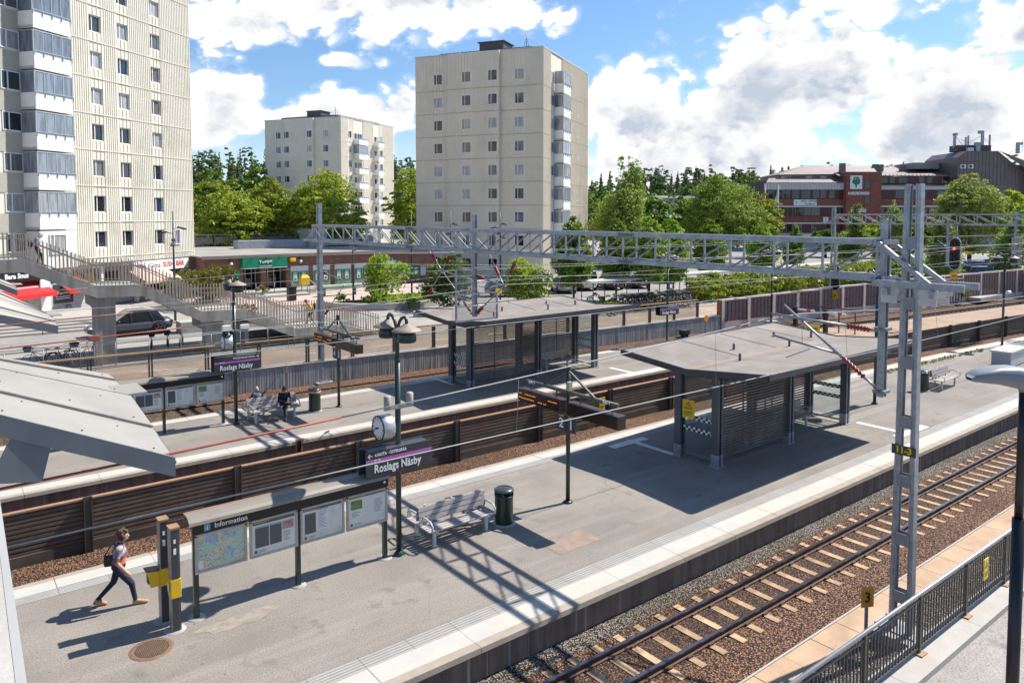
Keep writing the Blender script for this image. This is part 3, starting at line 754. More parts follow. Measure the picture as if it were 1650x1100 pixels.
# --- lamp post with two hooded lamps
def make_lamp():
    t=thing('lamp_post','lamp','lamp post',(0,0,0),group='green platform lamp posts')
    m=MB(); m.tube([(0,0,.0),(0,0,4.72)],.068,14); m.lathe([(.13,.0),(.13,.04),(.07,.1)],(0,0,0),16); m.lathe([(.068,4.68),(.075,4.70),(.075,4.76),(.055,4.8)],(0,0,0),14); m.build('pole',green,t)
    m=MB(); m.tube([(0,0,4.75),(0,0,5.52)],.05,12); m.lathe([(.13,.012),(.15,.008),(.15,.0)],(0,0,0),16); m.build('upper_pole',green,t)
    for s in (-1,1):
        m=MB(); pts=[(0,0,5.35)]+[(0,s*(.40-.40*math.cos(a)),5.45+.30*math.sin(a)) for a in [pi*.05+i*pi*.72/8 for i in range(9)]]+[(0,s*.72,5.52)]
        pts=[(0,0,5.3),(0,s*.03,5.48),(0,s*.11,5.66),(0,s*.23,5.77),(0,s*.36,5.80),(0,s*.43,5.75),(0,s*.45,5.66)]
        m.tube(pts,.04,10); m.build('arm',green,t)
        h=MB(); h.lathe([(.0,5.66),(.07,5.655),(.10,5.62),(.24,5.565),(.345,5.50),(.35,5.485),(.30,5.49),(.0,5.53)],(0,s*.45,0),24); hd=h.build('lamp_hood',mat('faded lamp hood',(.33,.26,.20),.6,.15,3.,dirt=(.2,.17,.14)),t)
        g_=MB(); g_.lathe([(.16,5.50),(.205,5.44),(.225,5.36),(.225,5.25),(.19,5.22),(.0,5.22)],(0,s*.45,0),20); g_.build('lamp_housing',green,t)
    return t
lp=make_lamp(); lp.location=(8.71,15.48,0); lp['label']='green twin lamp post carrying the clock and nearest station sign'
dup(lp,(9.29,29.26,0),label='green twin lamp post carrying a station sign, left of seated person')
dup(lp,(37.0,31.0,0),R(4),label='green twin lamp post with small station sign beyond far shelter')
dup(lp,(51.8,33.0,-.2),R(4),label='green twin lamp post in front of the pink noise wall')
dup(lp,(32.0,15.3,0),R(0),label='green twin lamp post partly hidden behind the near steel mast')
dup(lp,(52.2,17.2,0),R(4),label='green twin lamp post on the platform at far right')
# --- station name signs
def name_sign(loc,label,top,left,arrow_left=True,rz=0,s=1.):
    t=thing('station_sign',label,'station sign',loc,rz,group='station name signs')
    L,H=1.76,.60
    m=MB(); m.box(-L/2,L/2,-.02,.02,-H/2,H/2); m.build('board',sign_d,t,bevel=.004)
    m=MB(); m.box(-L/2+.0,L/2-.0,-.024,-.0205,.045,.115); m.build('purple_line',purple,t)
    text('Roslags Näsby',.27,(-L/2+.2,-.024,-.125),FACE_V,ink,t,align='LEFT',bold=.012,sx=.8)
    text(top,.095,((-L/2+.22) if arrow_left else L/2-.2,-.024,.205),FACE_V,ink,t,align='LEFT' if arrow_left else 'RIGHT',bold=.01,sx=.9)
    text('27 · 28',.06,(-L/2+.2,-.026,.08),FACE_V,ink,t,align='LEFT',bold=.02)
    m=MB(); x=(-L/2+.10) if arrow_left else L/2-.10; sg=1 if arrow_left else -1
    m.beam((x-sg*.05,-.024,.205),(x+sg*.06,-.024,.205),.008,.016); m.beam((x-sg*.055,-.024,.205),(x,-.024,.255),.008,.016); m.beam((x-sg*.055,-.024,.205),(x,-.024,.155),.008,.016)
    m.build('arrow',ink,t)
    m=MB(); m.box(-L/2-.02,L/2-.02,.30,.34,-H/2+.02,H/2+.02); m.build('rear_board',sign_d,t)
    m=MB(); m.box(-L/2+.1,L/2-.1,.02,.30,H/2-.05,H/2-.0); m.box(-L/2+.1,L/2-.1,.02,.30,-H/2,-H/2+.05); m.build('frame',dark,t)
    return t
name_sign((8.64,15.30,2.42),'nearest station name sign reading Roslags Näsby, below the clock','KÅRSTA · ÖSTERSKÄR',True,True)
name_sign((9.33,29.09,2.42),'station name sign with right arrow on the far platform','STOCKHOLMS ÖSTRA',True,False)
name_sign((37.0,30.83,2.1),'small distant station name sign beyond the far shelter','STOCKHOLMS ÖSTRA',True,False,R(-2))
name_sign((32.15,15.12,2.45),'station name sign half hidden behind the near steel mast','KÅRSTA · ÖSTERSKÄR',True,True)
# --- clocks
def make_clock(loc,label):
    t=thing('station_clock',label,'clock',loc,group='platform clocks')
    m=MB(); m.lathe([(.285,-.17),(.295,-.16),(.295,.14),(.285,.15)],(0,0,0),32,'x'); m.disc((.148,0,0),.285,32,'x'); m.build('drum',mat('aluminium drum',(.50,.51,.51),.35,.1,3.,.7),t)
    m=MB(); m.disc((-.165,0,0),.265,32,'x'); f=m.build('clock_face',white,t)
    m=MB(); m.lathe([(.265,-.175),(.295,-.178),(.297,-.15)],(0,0,0),32,'x'); m.build('rim',dark,t)
    m=MB()
    for k in range(12):
        a=k*pi/6; c,s=math.cos(a),math.sin(a); m.beam((-.168,.20*s,.20*c),(-.168,.25*s,.25*c),.008,.022 if k%3==0 else .014)
    m.build('hour_mark',black,t)
    m=MB()
    # ten to nine style: quarter to nine
    for a,L,w in ((R(-98),.13,.03),(R(-113),.20,.022)):
        s,c=math.sin(a),math.cos(a); m.beam((-.172,-s*.03*-1,-c*.03),(-.172,-s*-1*L*-1,c*L),.006,w)
    m.build('hand',black,t)
    m=MB(); m.box(-.06,.06,-.30,-.0,-.05,.05) if 0 else None; m.box(.10,.42,-.05,.05,-.04,.04); m.build('bracket',dark,t)
    return t
make_clock((8.36,15.50,3.18),'round white faced clock on the near lamp post above the sign')
make_clock((9.0,29.28,3.25),'round clock on the far platform lamp post')
def speakers(loc,label):
    t=thing('loudspeaker',label,'loudspeaker',loc,group='loudspeakers on lamp posts')
    m=MB(); m.box(-.45,.30,-.02,.02,-.03,.03); m.build('bracket',galv,t)
    for x,y in ((-.36,0),(.24,-.0)):
        m=MB(); m.lathe([(0,.03),(.085,.03),(.088,.06),(.088,.30),(.06,.32),(0,.32)],(x,y,0),16); m.build('horn',mat('beige speaker',(.36,.33,.28),.6,.1),t)
    return t
speakers((8.75,15.40,3.62),'pair of beige cylinder loudspeakers above the near clock')
t=thing('camera_cluster','white surveillance cameras and floodlight on the far lamp post','camera',(9.29,29.1,3.75))
m=MB(); m.box(.18,.5,-.08,.06,.02,.16); m.box(-.5,-.2,-.1,.08,-.02,.18); m.build('camera',white,t); m=MB(); m.box(-.45,.45,-.02,.02,-.08,-.03); m.ball((-.4,0,-.12),.12); m.ball((-.14,0,-.1),.1); m.build('bracket',black,t)
for i,(u,v,z,lb) in enumerate(((32.0,15.15,3.9,'small white camera on the lamp post behind the near steel mast'),(52.2,17.05,3.4,'white camera pair on the far right lamp post'),(51.8,32.85,3.2,'round white camera pair on lamp post before noise wall'))):
    t=thing('camera',lb,'camera',(u,v,z)); m=MB(); m.lathe([(.10,-.2),(.11,-.18),(.11,.16),(.09,.2)],(0,-.1,0),12,'x'); m.disc((-.2,-.1,0),.1,12,'x'); m.build('housing',white,t); m=MB(); m.box(-.03,.03,-.02,.2,-.03,.03); m.box(-.15,.15,.1,.16,-.1,-.04); m.build('mount',dark,t)
# --- departure displays on a T post
def make_display(loc,label,a,b):
    t=thing('departure_display',label,'departure display',loc,group='departure displays')
    m=MB(); m.tube([(0,0,0),(0,0,3.85)],.062,14); m.lathe([(.14,.0),(.14,.035),(.07,.06)],(0,0,0),16); m.lathe([(.075,3.80),(.075,3.92),(.0,3.95)],(0,0,0),12); m.build('pole',green,t)
    m=MB(); m.tube([(-.0,-1.95,3.18),(0,1.85,3.18)],.055,10); m.build('crossbar',mat('grey green arm',(.10,.12,.105),.5,.15),t)
    m=MB(); m.beam((0,0,3.8),(0,1.05,3.22),.05,.05); m.beam((0,0,3.8),(0,-1.05,3.22),.05,.05); m.build('brace',green,t)
    for s in (1,-1):
        y0,y1=(.10,2.05) if s>0 else (-2.12,-.12)
        m=MB(); m.box(-.20,.10,y0,y1,2.59,2.95); o=m.build('display_box',mat('brown black display case',(.045,.032,.028),.4,.15,2.),t,bevel=.01)
        m=MB(); m.box(-.205,-.201,y0+.06,y1-.06,2.60,2.92); m.build('screen',mat('dark screen',(.02,.013,.01),.2,.1),o)
        m=MB()
        for y in (y0+.4,y1-.4): m.box(-.015,.015,y-.015,y+.015,2.95,3.15)
        m.build('hanger',dark,o)
        if s>0:
            led=emit('orange led',(1.,.28,.04),.4) if 'orange led' not in MATS else MATS['orange led']
            m=MB(); r2=random.Random(3)
            for row,(z,segs) in enumerate(((2.83,((.1,.2),(.35,.85),(1.4,1.75))),(2.70,((.08,.75),(.95,1.1),(1.2,1.32))))):
                for p,q in segs:
                    y=y1-p
                    while y>y1-q:
                        w=.035+r2.random()*.03; m.quad((-.207,y,z-.012),(-.207,y-w,z-.012),(-.207,y-w,z+.01+r2.random()*.012),(-.207,y,z+.012)); y-=w+.012
            m.build('led_text',led,o)
    for s,ch in ((.20,a),(-.20,b)):
        m=MB(); m.box(-.08,-.06,s-.185,s+.185,2.06,2.53); o=m.build('track_number',sign_d,t)
        text(ch,.38,(-.082,s,2.27),FACE_U,ink,o,bold=.02); m=MB(); m.box(-.083,-.0805,s-.11,s+.11,2.475,2.50); m.build('bar',lemon,o)
    for s,lb in ((1.55,'Spår '+a),(-1.55,'Spår '+b)): text(lb,.11,(-.058,s,3.185),FACE_U,ink,t,bold=.02)
    m=MB(); m.box(-.12,.0,-.17,-.07,3.25,3.5); m.build('junction_box',mat('beige box',(.45,.38,.28),.6,.1),t)
    return t
make_display((14.12,15.37,0),'departure display post numbered 2 and 1 on near platform','2','1')
make_display((13.6,29.23,0),'departure display post numbered 4 and 3 on far platform','4','3')
# --- information boards
def poster(m_,x0,x1,z0,z1,seed,kind):
    r2=random.Random(seed); y=-.055
    m_.m=0; m_.quad((x0,y,z0),(x1,y,z0),(x1,y,z1),(x0,y,z1))
m_map=None
def make_map_mat():
    m=bpy.data.materials.new('printed map'); t,n,l=nt(m); b=n['Principled BSDF']; v=coords(n,l)
    a=noise(n,l,v,3.2,5,.6); c=mixc(n,l,ramp(n,l,a,.52,.56),(.42,.56,.44),(.25,.43,.62))
    r_=noise(n,l,v,5.,3); c=mixc(n,l,ramp(n,l,r_,.5,.6),c,(.58,.56,.42))
    vo=n.new('ShaderNodeTexVoronoi'); vo.inputs['Scale'].default_value=26; l.new(v,vo.inputs['Vector'])
    k=noise(n,l,v,2.2,2); mm=n.new('ShaderNodeMath'); mm.operation='MULTIPLY'; l.new(ramp(n,l,vo.outputs['Distance'],.34,.24),mm.inputs[0]); l.new(ramp(n,l,k,.47,.55),mm.inputs[1])
    c=mixc(n,l,mm.outputs[0],c,(.45,.10,.09))
    wv=n.new('ShaderNodeTexNoise'); wv.inputs['Scale'].default_value=5.; wv.inputs['Detail'].default_value=2; l.new(v,wv.inputs['Vector']); ab=n.new('ShaderNodeMath'); ab.operation='COMPARE'; ab.inputs[1].default_value=.5; ab.inputs[2].default_value=.008; l.new(wv.outputs[0],ab.inputs[0])
    c=mixc(n,l,ab.outputs[0],c,(.55,.30,.22))
    l.new(c,b.inputs['Base Color']); b.inputs['Roughness'].default_value=.25; return m
mapm=make_map_mat()
paper=mat('poster paper',(.66,.66,.60),.35,.06,2.,dirt=(.40,.40,.36),dirtamt=.3); paper_w=mat('white print',(.70,.70,.67),.4,.05); print_d=mat('dark print',(.09,.095,.10),.35,.1); print_g=mat('green photo print',(.16,.22,.08),.4,.5,14.); print_b=mat('blue print',(.12,.36,.55),.4,.1); print_p=mat('photo print',(.40,.25,.24),.4,.6,18.)
def make_info(loc,label,L,full):
    t=thing('information_board',label,'information board',loc,group='platform information boards')
    for x in (0.06,L*.5,L-.06):
        m=MB(); m.box(x-.05,x+.05,.0,.09,0,1.98); m.build('post',green,t); 
        m=MB(); m.lathe([(0,.02),(.17,.02),(.18,0)],(x,.045,0),14); m.build('foot',conc,t)
    m=MB(); m.box(0,L,-.05,.02,1.76,2.02); m.build('header',black,t)
    text('Information',.15,(.42,-.053,1.86),FACE_V,ink,t,align='LEFT',bold=.012,sx=.95)
    m=MB(); m.box(.22,.34,-.054,-.0505,1.79,1.93); o=m.build('info_symbol',print_b,t); text('i',.12,(.28,-.056,1.855),FACE_V,ink,o,bold=.03)
    m=MB(); m.disc((L-.1,-.055,1.88),.03,12,'y'); m.build('emblem',white,t)
    c=MB(); pr=[(-.20,2.0),(-.18,2.06),(-.12,2.11),(-.02,2.15),(.20,2.15),(.20,2.11),(-.02,2.11),(-.11,2.08),(-.16,2.02)]
    vs=[(-.1,a,b) for a,b in pr]+[(L-.02,a,b) for a,b in pr]; k=len(pr)
    c.add(vs,[tuple(range(k)),tuple(range(k,2*k))[::-1]]+[(i,k+i,k+(i+1)%k,(i+1)%k) for i in range(k)])
    c.build('canopy',mat('grey brown canopy',(.23,.20,.165),.5,.12,2.,dirt=(.25,.2,.15)),t)
    m=MB(); m.box(-.1,L-.02,.2,.24,1.96,2.155); m.build('canopy_edge',barr_top,t)
    n=4; w=L/n
    for i in range(n):
        x0,x1=i*w+.03,(i+1)*w-.03
        f=MB()
        for (a,b_,z0,z1) in ((x0,x1,.94,.985),(x0,x1,1.705,1.75),(x0,x0+.045,.985,1.735),(x1-.045,x1,.985,1.735)): f.box(a,b_,-.065,.0,z0,z1)
        fo=f.build('display_frame',mat('aluminium frame',(.40,.385,.35),.4,.1,2.,.4),t)
        p=MB(); p.box(x0+.045,x1-.045,-.045,-.01,.985,1.735); po=p.build('display_panel',mapm if (i==0 and full) else paper,fo)
        q=MB(); wd=x1-x0-.09; X=lambda a:x0+.045+wd*a; Z=lambda b_:.985+.75*b_
        def rect(a0,a1,b0,b1,mi): q.m=mi; q.quad((X(a0),-.047-mi*.0004,Z(b0)),(X(a1),-.047-mi*.0004,Z(b0)),(X(a1),-.047-mi*.0004,Z(b1)),(X(a0),-.047-mi*.0004,Z(b1)))
        def lines_(a0,a1,b0,b1,mi,k,seed):
            r2=random.Random(seed)
            for j in range(k):
                b_=b1-(b1-b0)*(j+.3)/k; rect(a0,a0+(a1-a0)*r2.uniform(.55,1),b_-.012,b_,mi)
        if i==0 and full: rect(0.02,.12,.05,.28,0)
        elif i==0: rect(.05,.5,.2,.9,1)
        elif i==1:
            rect(.02,.98,.86,.95,1); lines_(.05,.5,.88,.94,2,1,9); rect(.07,.38,.2,.76,1); rect(.40,.67,.2,.76,1); rect(.07,.38,.77,.80,3); rect(.40,.67,.77,.80,3); rect(.69,.95,.55,.8,5); rect(.69,.95,.18,.54,0)
            lines_(.1,.35,.3,.7,0,9,1); lines_(.43,.64,.3,.7,0,9,2); lines_(.71,.93,.2,.5,1,9,3); rect(.05,.12,.05,.13,1); lines_(.15,.4,.05,.13,1,2,4)
        elif i==2:
            rect(.02,.98,.88,.95,1); lines_(.05,.55,.89,.94,2,1,9); rect(.06,.33,.2,.8,1); rect(.36,.65,.25,.84,0); rect(.36,.65,.84,.87,3); lines_(.09,.3,.3,.75,0,10,5); lines_(.39,.62,.28,.8,1,12,6); rect(.05,.11,.05,.13,1); lines_(.15,.4,.05,.13,1,2,7)
        else:
            rect(.02,.98,.9,.95,1); lines_(.05,.55,.905,.945,2,1,9); rect(.06,.36,.55,.83,4); rect(.06,.36,.28,.55,0); rect(.66,.96,.25,.8,0); lines_(.08,.33,.3,.5,1,5,8); lines_(.68,.94,.3,.75,1,12,10); rect(.05,.11,.05,.13,1); lines_(.15,.4,.05,.13,1,2,11)
        if q.v: q.build('print',[paper_w,print_d,yellow,print_b,print_g,print_p],po)
    return t
make_info((4.0,15.5,0),'near information board with map and notices, left of clock post',4.42,True)
make_info((4.55,29.6,0),'far platform information board with notices, behind metal canopy',4.42,False)
# --- ticket validators
def validator(loc,label,h,kind):
    t=thing('ticket_validator',label,'ticket validator',loc,group='ticket validators')
    m=MB(); m.box(-.075,.075,-.11,.11,.02,h); m.build('column',mat('grey column side',(.33,.31,.28),.4,.1,2.,.3),t,bevel=.006)
    m=MB(); m.box(.0755,.10,-.10,.10,.02,h-.02); m.box(-.06,.07,-.118,-.1105,.02,h-.02); m.build('front_panel',sign_d,t)
    m=MB(); m.box(-.085,.11,-.125,.115,h,h+.035); m.build('cap',barr_top,t)
    m=MB(); m.lathe([(0,.015),(.2,.015),(.21,0)],(0,0,0),16); m.build('foot',conc,t)
    if kind==0:
        m=MB(); m.box(-.09,.085,-.12,.12,.76,1.12); m.hexa([(-.25,-.09,.78),(-.09,-.11,.78),(-.09,.11,.78),(-.25,.09,.78)],[(-.31,-.09,1.12),(-.09,-.11,1.09),(-.09,.11,1.09),(-.31,.09,1.12)]); m.build('reader',yellow,t,bevel=.01)
        m=MB(); m.box(-.295,-.27,-.07,.07,.86,1.06); m.hexa([(-.34,-.11,1.125),(-.09,-.12,1.095),(-.09,.12,1.095),(-.34,.11,1.125)],[(-.34,-.11,1.15),(-.09,-.12,1.12),(-.09,.12,1.12),(-.34,.11,1.15)]); m.build('reader_hood',sign_d,t)
    else:
        m=MB(); m.box(-.085,.11,-.122,.122,.68,1.06); m.build('reader',yellow,t,bevel=.01)
        m=MB(); m.box(-.105,-.1,-.06,.06,.8,.98); m.build('reader_screen',paper_w,t)
    m=MB(); m.box(-.02,.03,-.1215,-.1185,h-.5,h-.38); m.box(-.015,.025,-.1215,-.1185,h-.28,h-.2); m.build('sticker',white,t)
    return t
validator((3.52,15.86,0),'ticket validator column with protruding yellow reader box, the rear one',2.08,0)
validator((3.60,15.36,0),'ticket validator column with flat yellow band, the front one',2.06,1)
# --- manhole cover
t=thing('manhole_cover','round rusty patterned manhole cover in the asphalt','manhole cover',(3.08,14.92,0))
m=MB(); m.lathe([(.30,.010),(.385,.010),(.395,.002)],(0,0,0),36); m.build('rim',mat('rusty iron rim',(.20,.125,.085),.7,.25,6.),t)
m=MB(); m.disc((0,0,.006),.30,36); m.build('plate',mat('dark rusty iron',(.065,.042,.032),.7,.2,6.),t)
m=MB()
for i in range(-9,10):
    for j in range(-9,10):
        x,y=i*.032,j*.032
        if x*x+y*y<.28**2:
            s=.022 if (i+j)%2 else .01; a=(i*.032,j*.032)
            if (i+j)%2: m.box(x-.014,x+.014,y-.005,y+.005,.006,.013)
            else: m.box(x-.005,x+.005,y-.014,y+.014,.006,.013)
for k in range(40):
    a=2*pi*k/40; m.cbox((.342*math.cos(a),.342*math.sin(a),.012),(.02,.02,.01))
m.build('raised_pattern',mat('worn iron pattern',(.30,.19,.125),.6,.2,6.,.2),t)
# --- grey platform cabinet
t=thing('equipment_cabinet','light grey low cabinet on the platform behind bench','cabinet',(46.2,14.9,0),R(2))
m=MB(); m.box(-1.2,1.2,-.45,.45,.02,.8); m.build('body',mat('pale slatted cabinet',(.34,.35,.365),.6,.1,2.),t); m=MB(); m.box(-1.3,1.3,-.52,.52,.8,.9); m.build('lid',pale,t)
m=MB()
for k in range(5): m.box(-1.18,1.18,-.462,-.452,.1+k*.135,.19+k*.135)
m.build('slats',pale,t)
# weeds along the platform edge
def weeds(name,label,pts,mt,h=.25):
    m=MB(); r2=random.Random(5)
    for (x,y,z) in pts:
        for k in range(10):
            a=r2.uniform(0,2*pi); L=h*r2.uniform(.5,1.2); d=Vector((math.cos(a)*.6,math.sin(a)*.6,.8)); q=Vector((-math.sin(a),math.cos(a),0))*h*.22
            p=Vector((x+r2.uniform(-.1,.1),y+r2.uniform(-.1,.1),z)); e=p+d*L; mid=p+d*L*.55
            m.add([p,mid+q,e,mid-q],[(0,1,2,3)])
    o=m.build(name,mt,kind='stuff'); tag(o,label,'weeds'); return o
weed=m_leaf('weed leaf',(.09,.14,.03),(.16,.20,.05),.3,3.)
weeds('weeds','green weeds growing along the right platform edge',[(38+i*.22+rnd.uniform(-.1,.1),18.35+off(38+i*.22)+rnd.uniform(-.15,.15),.01) for i in range(55)],weed,.16)
# --- railing with yellow plate, kerb foot
rl=thing('path_railing','grey vertical bar railing between the nearest track and path','railing',(14,5.80,.14))
m=MB(); m.tube([(-2,5.80,1.27),(45,5.80,1.27)],.036,12); m.build('top_rail',mat('pinkish steel tube',(.42,.39,.37),.35,.08,2.,.5),rl,world=True)
m=MB(); m.box(-2,45,5.785,5.815,.24,.28); m.box(-2,45,5.785,5.815,1.14,1.175); m.build('lower_rail',mat('taupe steel',(.105,.095,.085),.5,.15,2.,.3),rl,world=True)
m=MB(); u=-2.
while u<45: m.box(u-.010,u+.010,5.788,5.812,.27,1.15); u+=.115
m.build('bars',mat('taupe steel',(.105,.095,.085)),rl,world=True)
k=0; u=-.4
while u<45:
    m=MB(); m.box(u-.03,u+.03,5.77,5.83,.16,1.24); o=m.build('post',MATS['taupe steel'],rl,world=True)
    m=MB(); m.box(u-.11,u+.11,5.69,5.91,.143,.165); m.build('foot_plate',barr_top,o).location=-rl.location
    u+=2.07
warn('warning_sign',17.05,5.755,.86,'yellow warning plate fixed to the grey path railing',0,.44,.22)
# --- kilometre board "3"
t=thing('distance_board','orange board with number 3 on a post beside trough','distance board',(14.75,7.1,-.6),R(-28))
m=MB(); m.box(-.028,.028,-.02,.02,0,1.05); m.build('post',galv_d,t); m=MB(); m.box(-.14,.14,-.032,-.021,.85,1.27); m.build('plate',mat('amber plate',(.62,.27,.02),.5,.08),t,bevel=.004)
text('3',.30,(0,-.035,1.05),FACE_V,black,t,bold=.02)
# --- tall black lamp at the right edge
t=thing('path_lamp','black path lamp post with grey lamp head, nearest at right edge','street lamp',(11.2,3.42,0),R(0))
m=MB(); m.tube([(0,0,0),(0,0,4.2)],.078,14); m.tube([(0,0,4.2),(0,0,6.02)],.055,12); m.build('pole',mat('black gloss pole',(.012,.011,.016),.35,.2),t)
m=MB()
secs=[(-.22,.10,5.96,6.10),(-.20,.16,5.93,6.15),(.0,.175,5.90,6.20),(.18,.18,5.95,6.225),(.40,.18,6.0,6.22),(.60,.16,6.02,6.17),(.70,.13,6.03,6.12),(.73,.06,6.04,6.08)]
vs=[];n=10
for (x,w,z0,z1) in secs:
    for k in range(n):
        a=2*pi*k/n; vs.append((x*-.62,x*.78+0,0)) if 0 else vs.append((0,0,0))
vs=[]
dx,dy=-.79,.61
for (x,w,z0,z1) in secs:
    for k in range(n):
        a=2*pi*k/n; c=math.copysign(abs(math.cos(a))**.45,math.cos(a)); s_=math.copysign(abs(math.sin(a))**.6,math.sin(a))
        vs.append((dx*x-dy*c*w,dy*x+dx*c*w,(z0+z1)/2+s_*(z1-z0)/2))
m.smooth=True
m.add(vs,[(i*n+k,i*n+(k+1)%n,(i+1)*n+(k+1)%n,(i+1)*n+k) for i in range(len(secs)-1) for k in range(n)]+[tuple(range(n)),tuple((len(secs)-1)*n+k for k in range(n))[::-1]])
m.smooth=False
m.build('lamp_head',mat('grey lamp head',(.23,.245,.26),.4,.06,2.),t)
m=MB(); m.tube([(dx*-.12,dy*-.12,5.95),(dx*.02,dy*.02,5.99)],.07,12); m.tube([(0,0,5.9),(dx*.05,dy*.05,6.02)],.06,10); m.build('bracket',MATS['grey lamp head'],t)
# ---------------------------------------------------------------- portal gantry for the overhead line
def insulator(m,p,q,n=7,r=.068,r0=.026):
    p=Vector(p);q=Vector(q); L=(q-p)
    pts=[];rs=[]
    for i in range(n*2+1):
        pts.append(p+L*(i/(n*2))); rs.append(r if i%2 else r0)
    m.tube(pts,rs,10)
def strut(t,p,q,i0,i1,r=.023,name='strut'):
    p=Vector(p);q=Vector(q)
    m=MB(); m.tube([p,p+(q-p)*i0],r,8); m.tube([p+(q-p)*i1,q],r,8); m.build(name,galv,t)
    m=MB(); insulator(m,p+(q-p)*i0,p+(q-p)*i1); m.build('insulator',red_ins,t)
def make_mast(loc,label,h,plate=None):
    t=thing('steel_mast',label,'mast',loc,group='steel gantry masts')
    def half(z): return .195-.07*(z/h)
    for s in (-1,1):
        m=MB(); a=[]
        for z in (.0,h):
            c=s*half(z); o=.036; a.append([(-.09,c-o,z),(.09,c-o,z),(.09,c+o,z),(-.09,c+o,z)])
        m.hexa(a[0],a[1])
        # channel flanges
        for x in (-.092,.072):
            b=[]
            for z in (.0,h):
                c=s*half(z); i0=c-s*.037; i1=c-s*.066
                b.append([(x,min(i0,i1),z),(x+.02,min(i0,i1),z),(x+.02,max(i0,i1),z),(x,max(i0,i1),z)])
            m.hexa(b[0],b[1])
        m.build('leg',galv,t,bevel=.008)
    m=MB(); z=.75
    while z<h:
        w=half(z)-.03
        for x in (-.102,.091): m.hexa([(x,-w,z-.12),(x+.012,-w,z-.12),(x+.012,w,z-.12),(x,w,z-.12)],[(x,-w,z+.12),(x+.012,-w,z+.12),(x+.012,w,z+.12),(x,w,z+.12)])
        z+=1.22
    m.build('batten',galv_d,t)
    m=MB(); m.box(-.5,.5,-.65,.65,-.55,-.12); m.box(-.42,.42,-.55,.55,-.12,.0); m.build('foundation',conc,t)
    m=MB()
    for x in (-.25,.25):
        for y in (-.42,.42): m.tube([(x,y,-.0),(x,y,.12)],.025,6)
    m.box(-.2,.2,-.45,.45,.0,.03); m.build('base_bolts',galv_d,t)
    return t
G=15.8
m1=make_mast((15.65,6.80,-.45),'near steel lattice mast numbered 11-3 in front of railing',9.25)
m=MB(); m.box(-.14,-.13,-.24,.24,3.74,3.94); pl=m.build('number_plate',mat('dark green plate',(.05,.06,.03),.5,.1),m1)
text('11-3',.18,(-.142,0,3.84),FACE_U,lemon,pl,bold=.03)
m2=dup(m1,(16.0,36.45,-.5),label='far steel lattice mast of the gantry beside grooved wall')
for o in list(m2.children):
    if o.name.startswith('number_plate'):
        for c in list(o.children): bpy.data.objects.remove(c)
        bpy.data.objects.remove(o)
def make_gantry(loc,label,y0,y1,yc,w=.28,zb=6.86,zt=7.62):
    t=thing('overhead_gantry',label,'gantry',loc,group='overhead line gantries')
    for x in (-w,w):
        for z,nm in ((zb,'bottom_chord'),(zt,'top_chord')):
            m=MB(); m.box(x-.05,x+.05,y0,y1,z-.06,z+.06); m.build(nm,galv,t,bevel=.006)
    n=int((y1-y0)/1.18); d=(y1-y0)/n
    m=MB(); q=MB()
    for i in range(n+1):
        y=y0+i*d
        for x in (-w,w): m.box(x-.022,x+.022,y-.022,y+.022,zb+.071,zt-.071)
        for z in (zb,zt): m.box(-w+.056,w-.056,y-.02,y+.02,z-.02,z+.02)
    for i in range(n):
        a,b=y0+i*d,y0+(i+1)*d
        if (a+b)/2>yc: a,b=b,a
        # rising away from the middle post
        for x in (-w,w): q.beam((x*.93,b,zb+.03),(x*.93,a,zt-.03),.03,.04)
    m.build('post_members',galv,t); q.build('diagonals',galv_d,t)
    m=MB()
    for y in (y0+(y1-y0)*.245,y0+(y1-y0)*.66):
        for x in (-w,w):
            for z in (zb,zt):
                for k in range(6): m.cbox((x-.07,y+(k-2.5)*.09,z),(.05,.035,.06))
                m.box(x-.057,x+.057,y-.32,y+.32,z-.068,z+.068)
    m.build('splice_plate',galv_d,t)
    return t
gy=make_gantry((G,0,0),'long grey lattice gantry spanning all tracks in front',7.45,36.2,22.3)
# support frame at the near mast
m=MB()
for x in (-.28,.28):
    m.beam((x,7.45,7.62),(x*1.25,6.35,6.78),.075,.10); m.box(x*1.25-.04,x*1.25+.04,5.75,7.5,6.71,6.85)
m.box(-.45,.45,6.25,6.35,6.55,6.7); m.box(-.45,.45,7.15,7.25,6.55,6.7)
m.build('end_bracket',galv,gy,bevel=.006)
m=MB()
for y in (6.42,7.18):
    m.box(-.30,-.27,y-.16,y+.16,6.38,6.72); m.box(.27,.30,y-.16,y+.16,6.38,6.72)
m.build('clamp_plate',pale,gy)
m=MB()
for x in (-.28,.28): m.beam((x,35.3,7.62),(x,37.1,6.86),.06,.06); m.box(x-.05,x+.05,36.2,37.3,6.80,6.92)
m.build('rear_bracket',galv,gy)
def drop_post(y,z0,label):
    t=thing('drop_post',label,'drop post',(G,y,z0),group='drop posts hanging from gantry')
    m=MB(); m.box(-.075,-.055,-.075,.075,0,3.75); m.box(.055,.075,-.075,.075,0,3.75); m.box(-.055,.055,-.012,.012,0,3.75); m.build('post',galv,t,bevel=.004)
    m=MB()
    for z in (6.86-z0,7.62-z0): m.box(-.34,.34,-.13,-.095,z-.05,z+.05); m.box(-.34,.34,.095,.13,z-.05,z+.05)
    for z in (.12,1.45): m.box(-.13,.13,-.13,.13,z-.03,z+.03); m.tube([(-.2,0,z),(.2,0,z)],.02,6)
    m.build('clamp',galv_d,t)
    return t
dpost=drop_post(7.42,4.34,'drop post of the gantry over nearest track with red insulators')
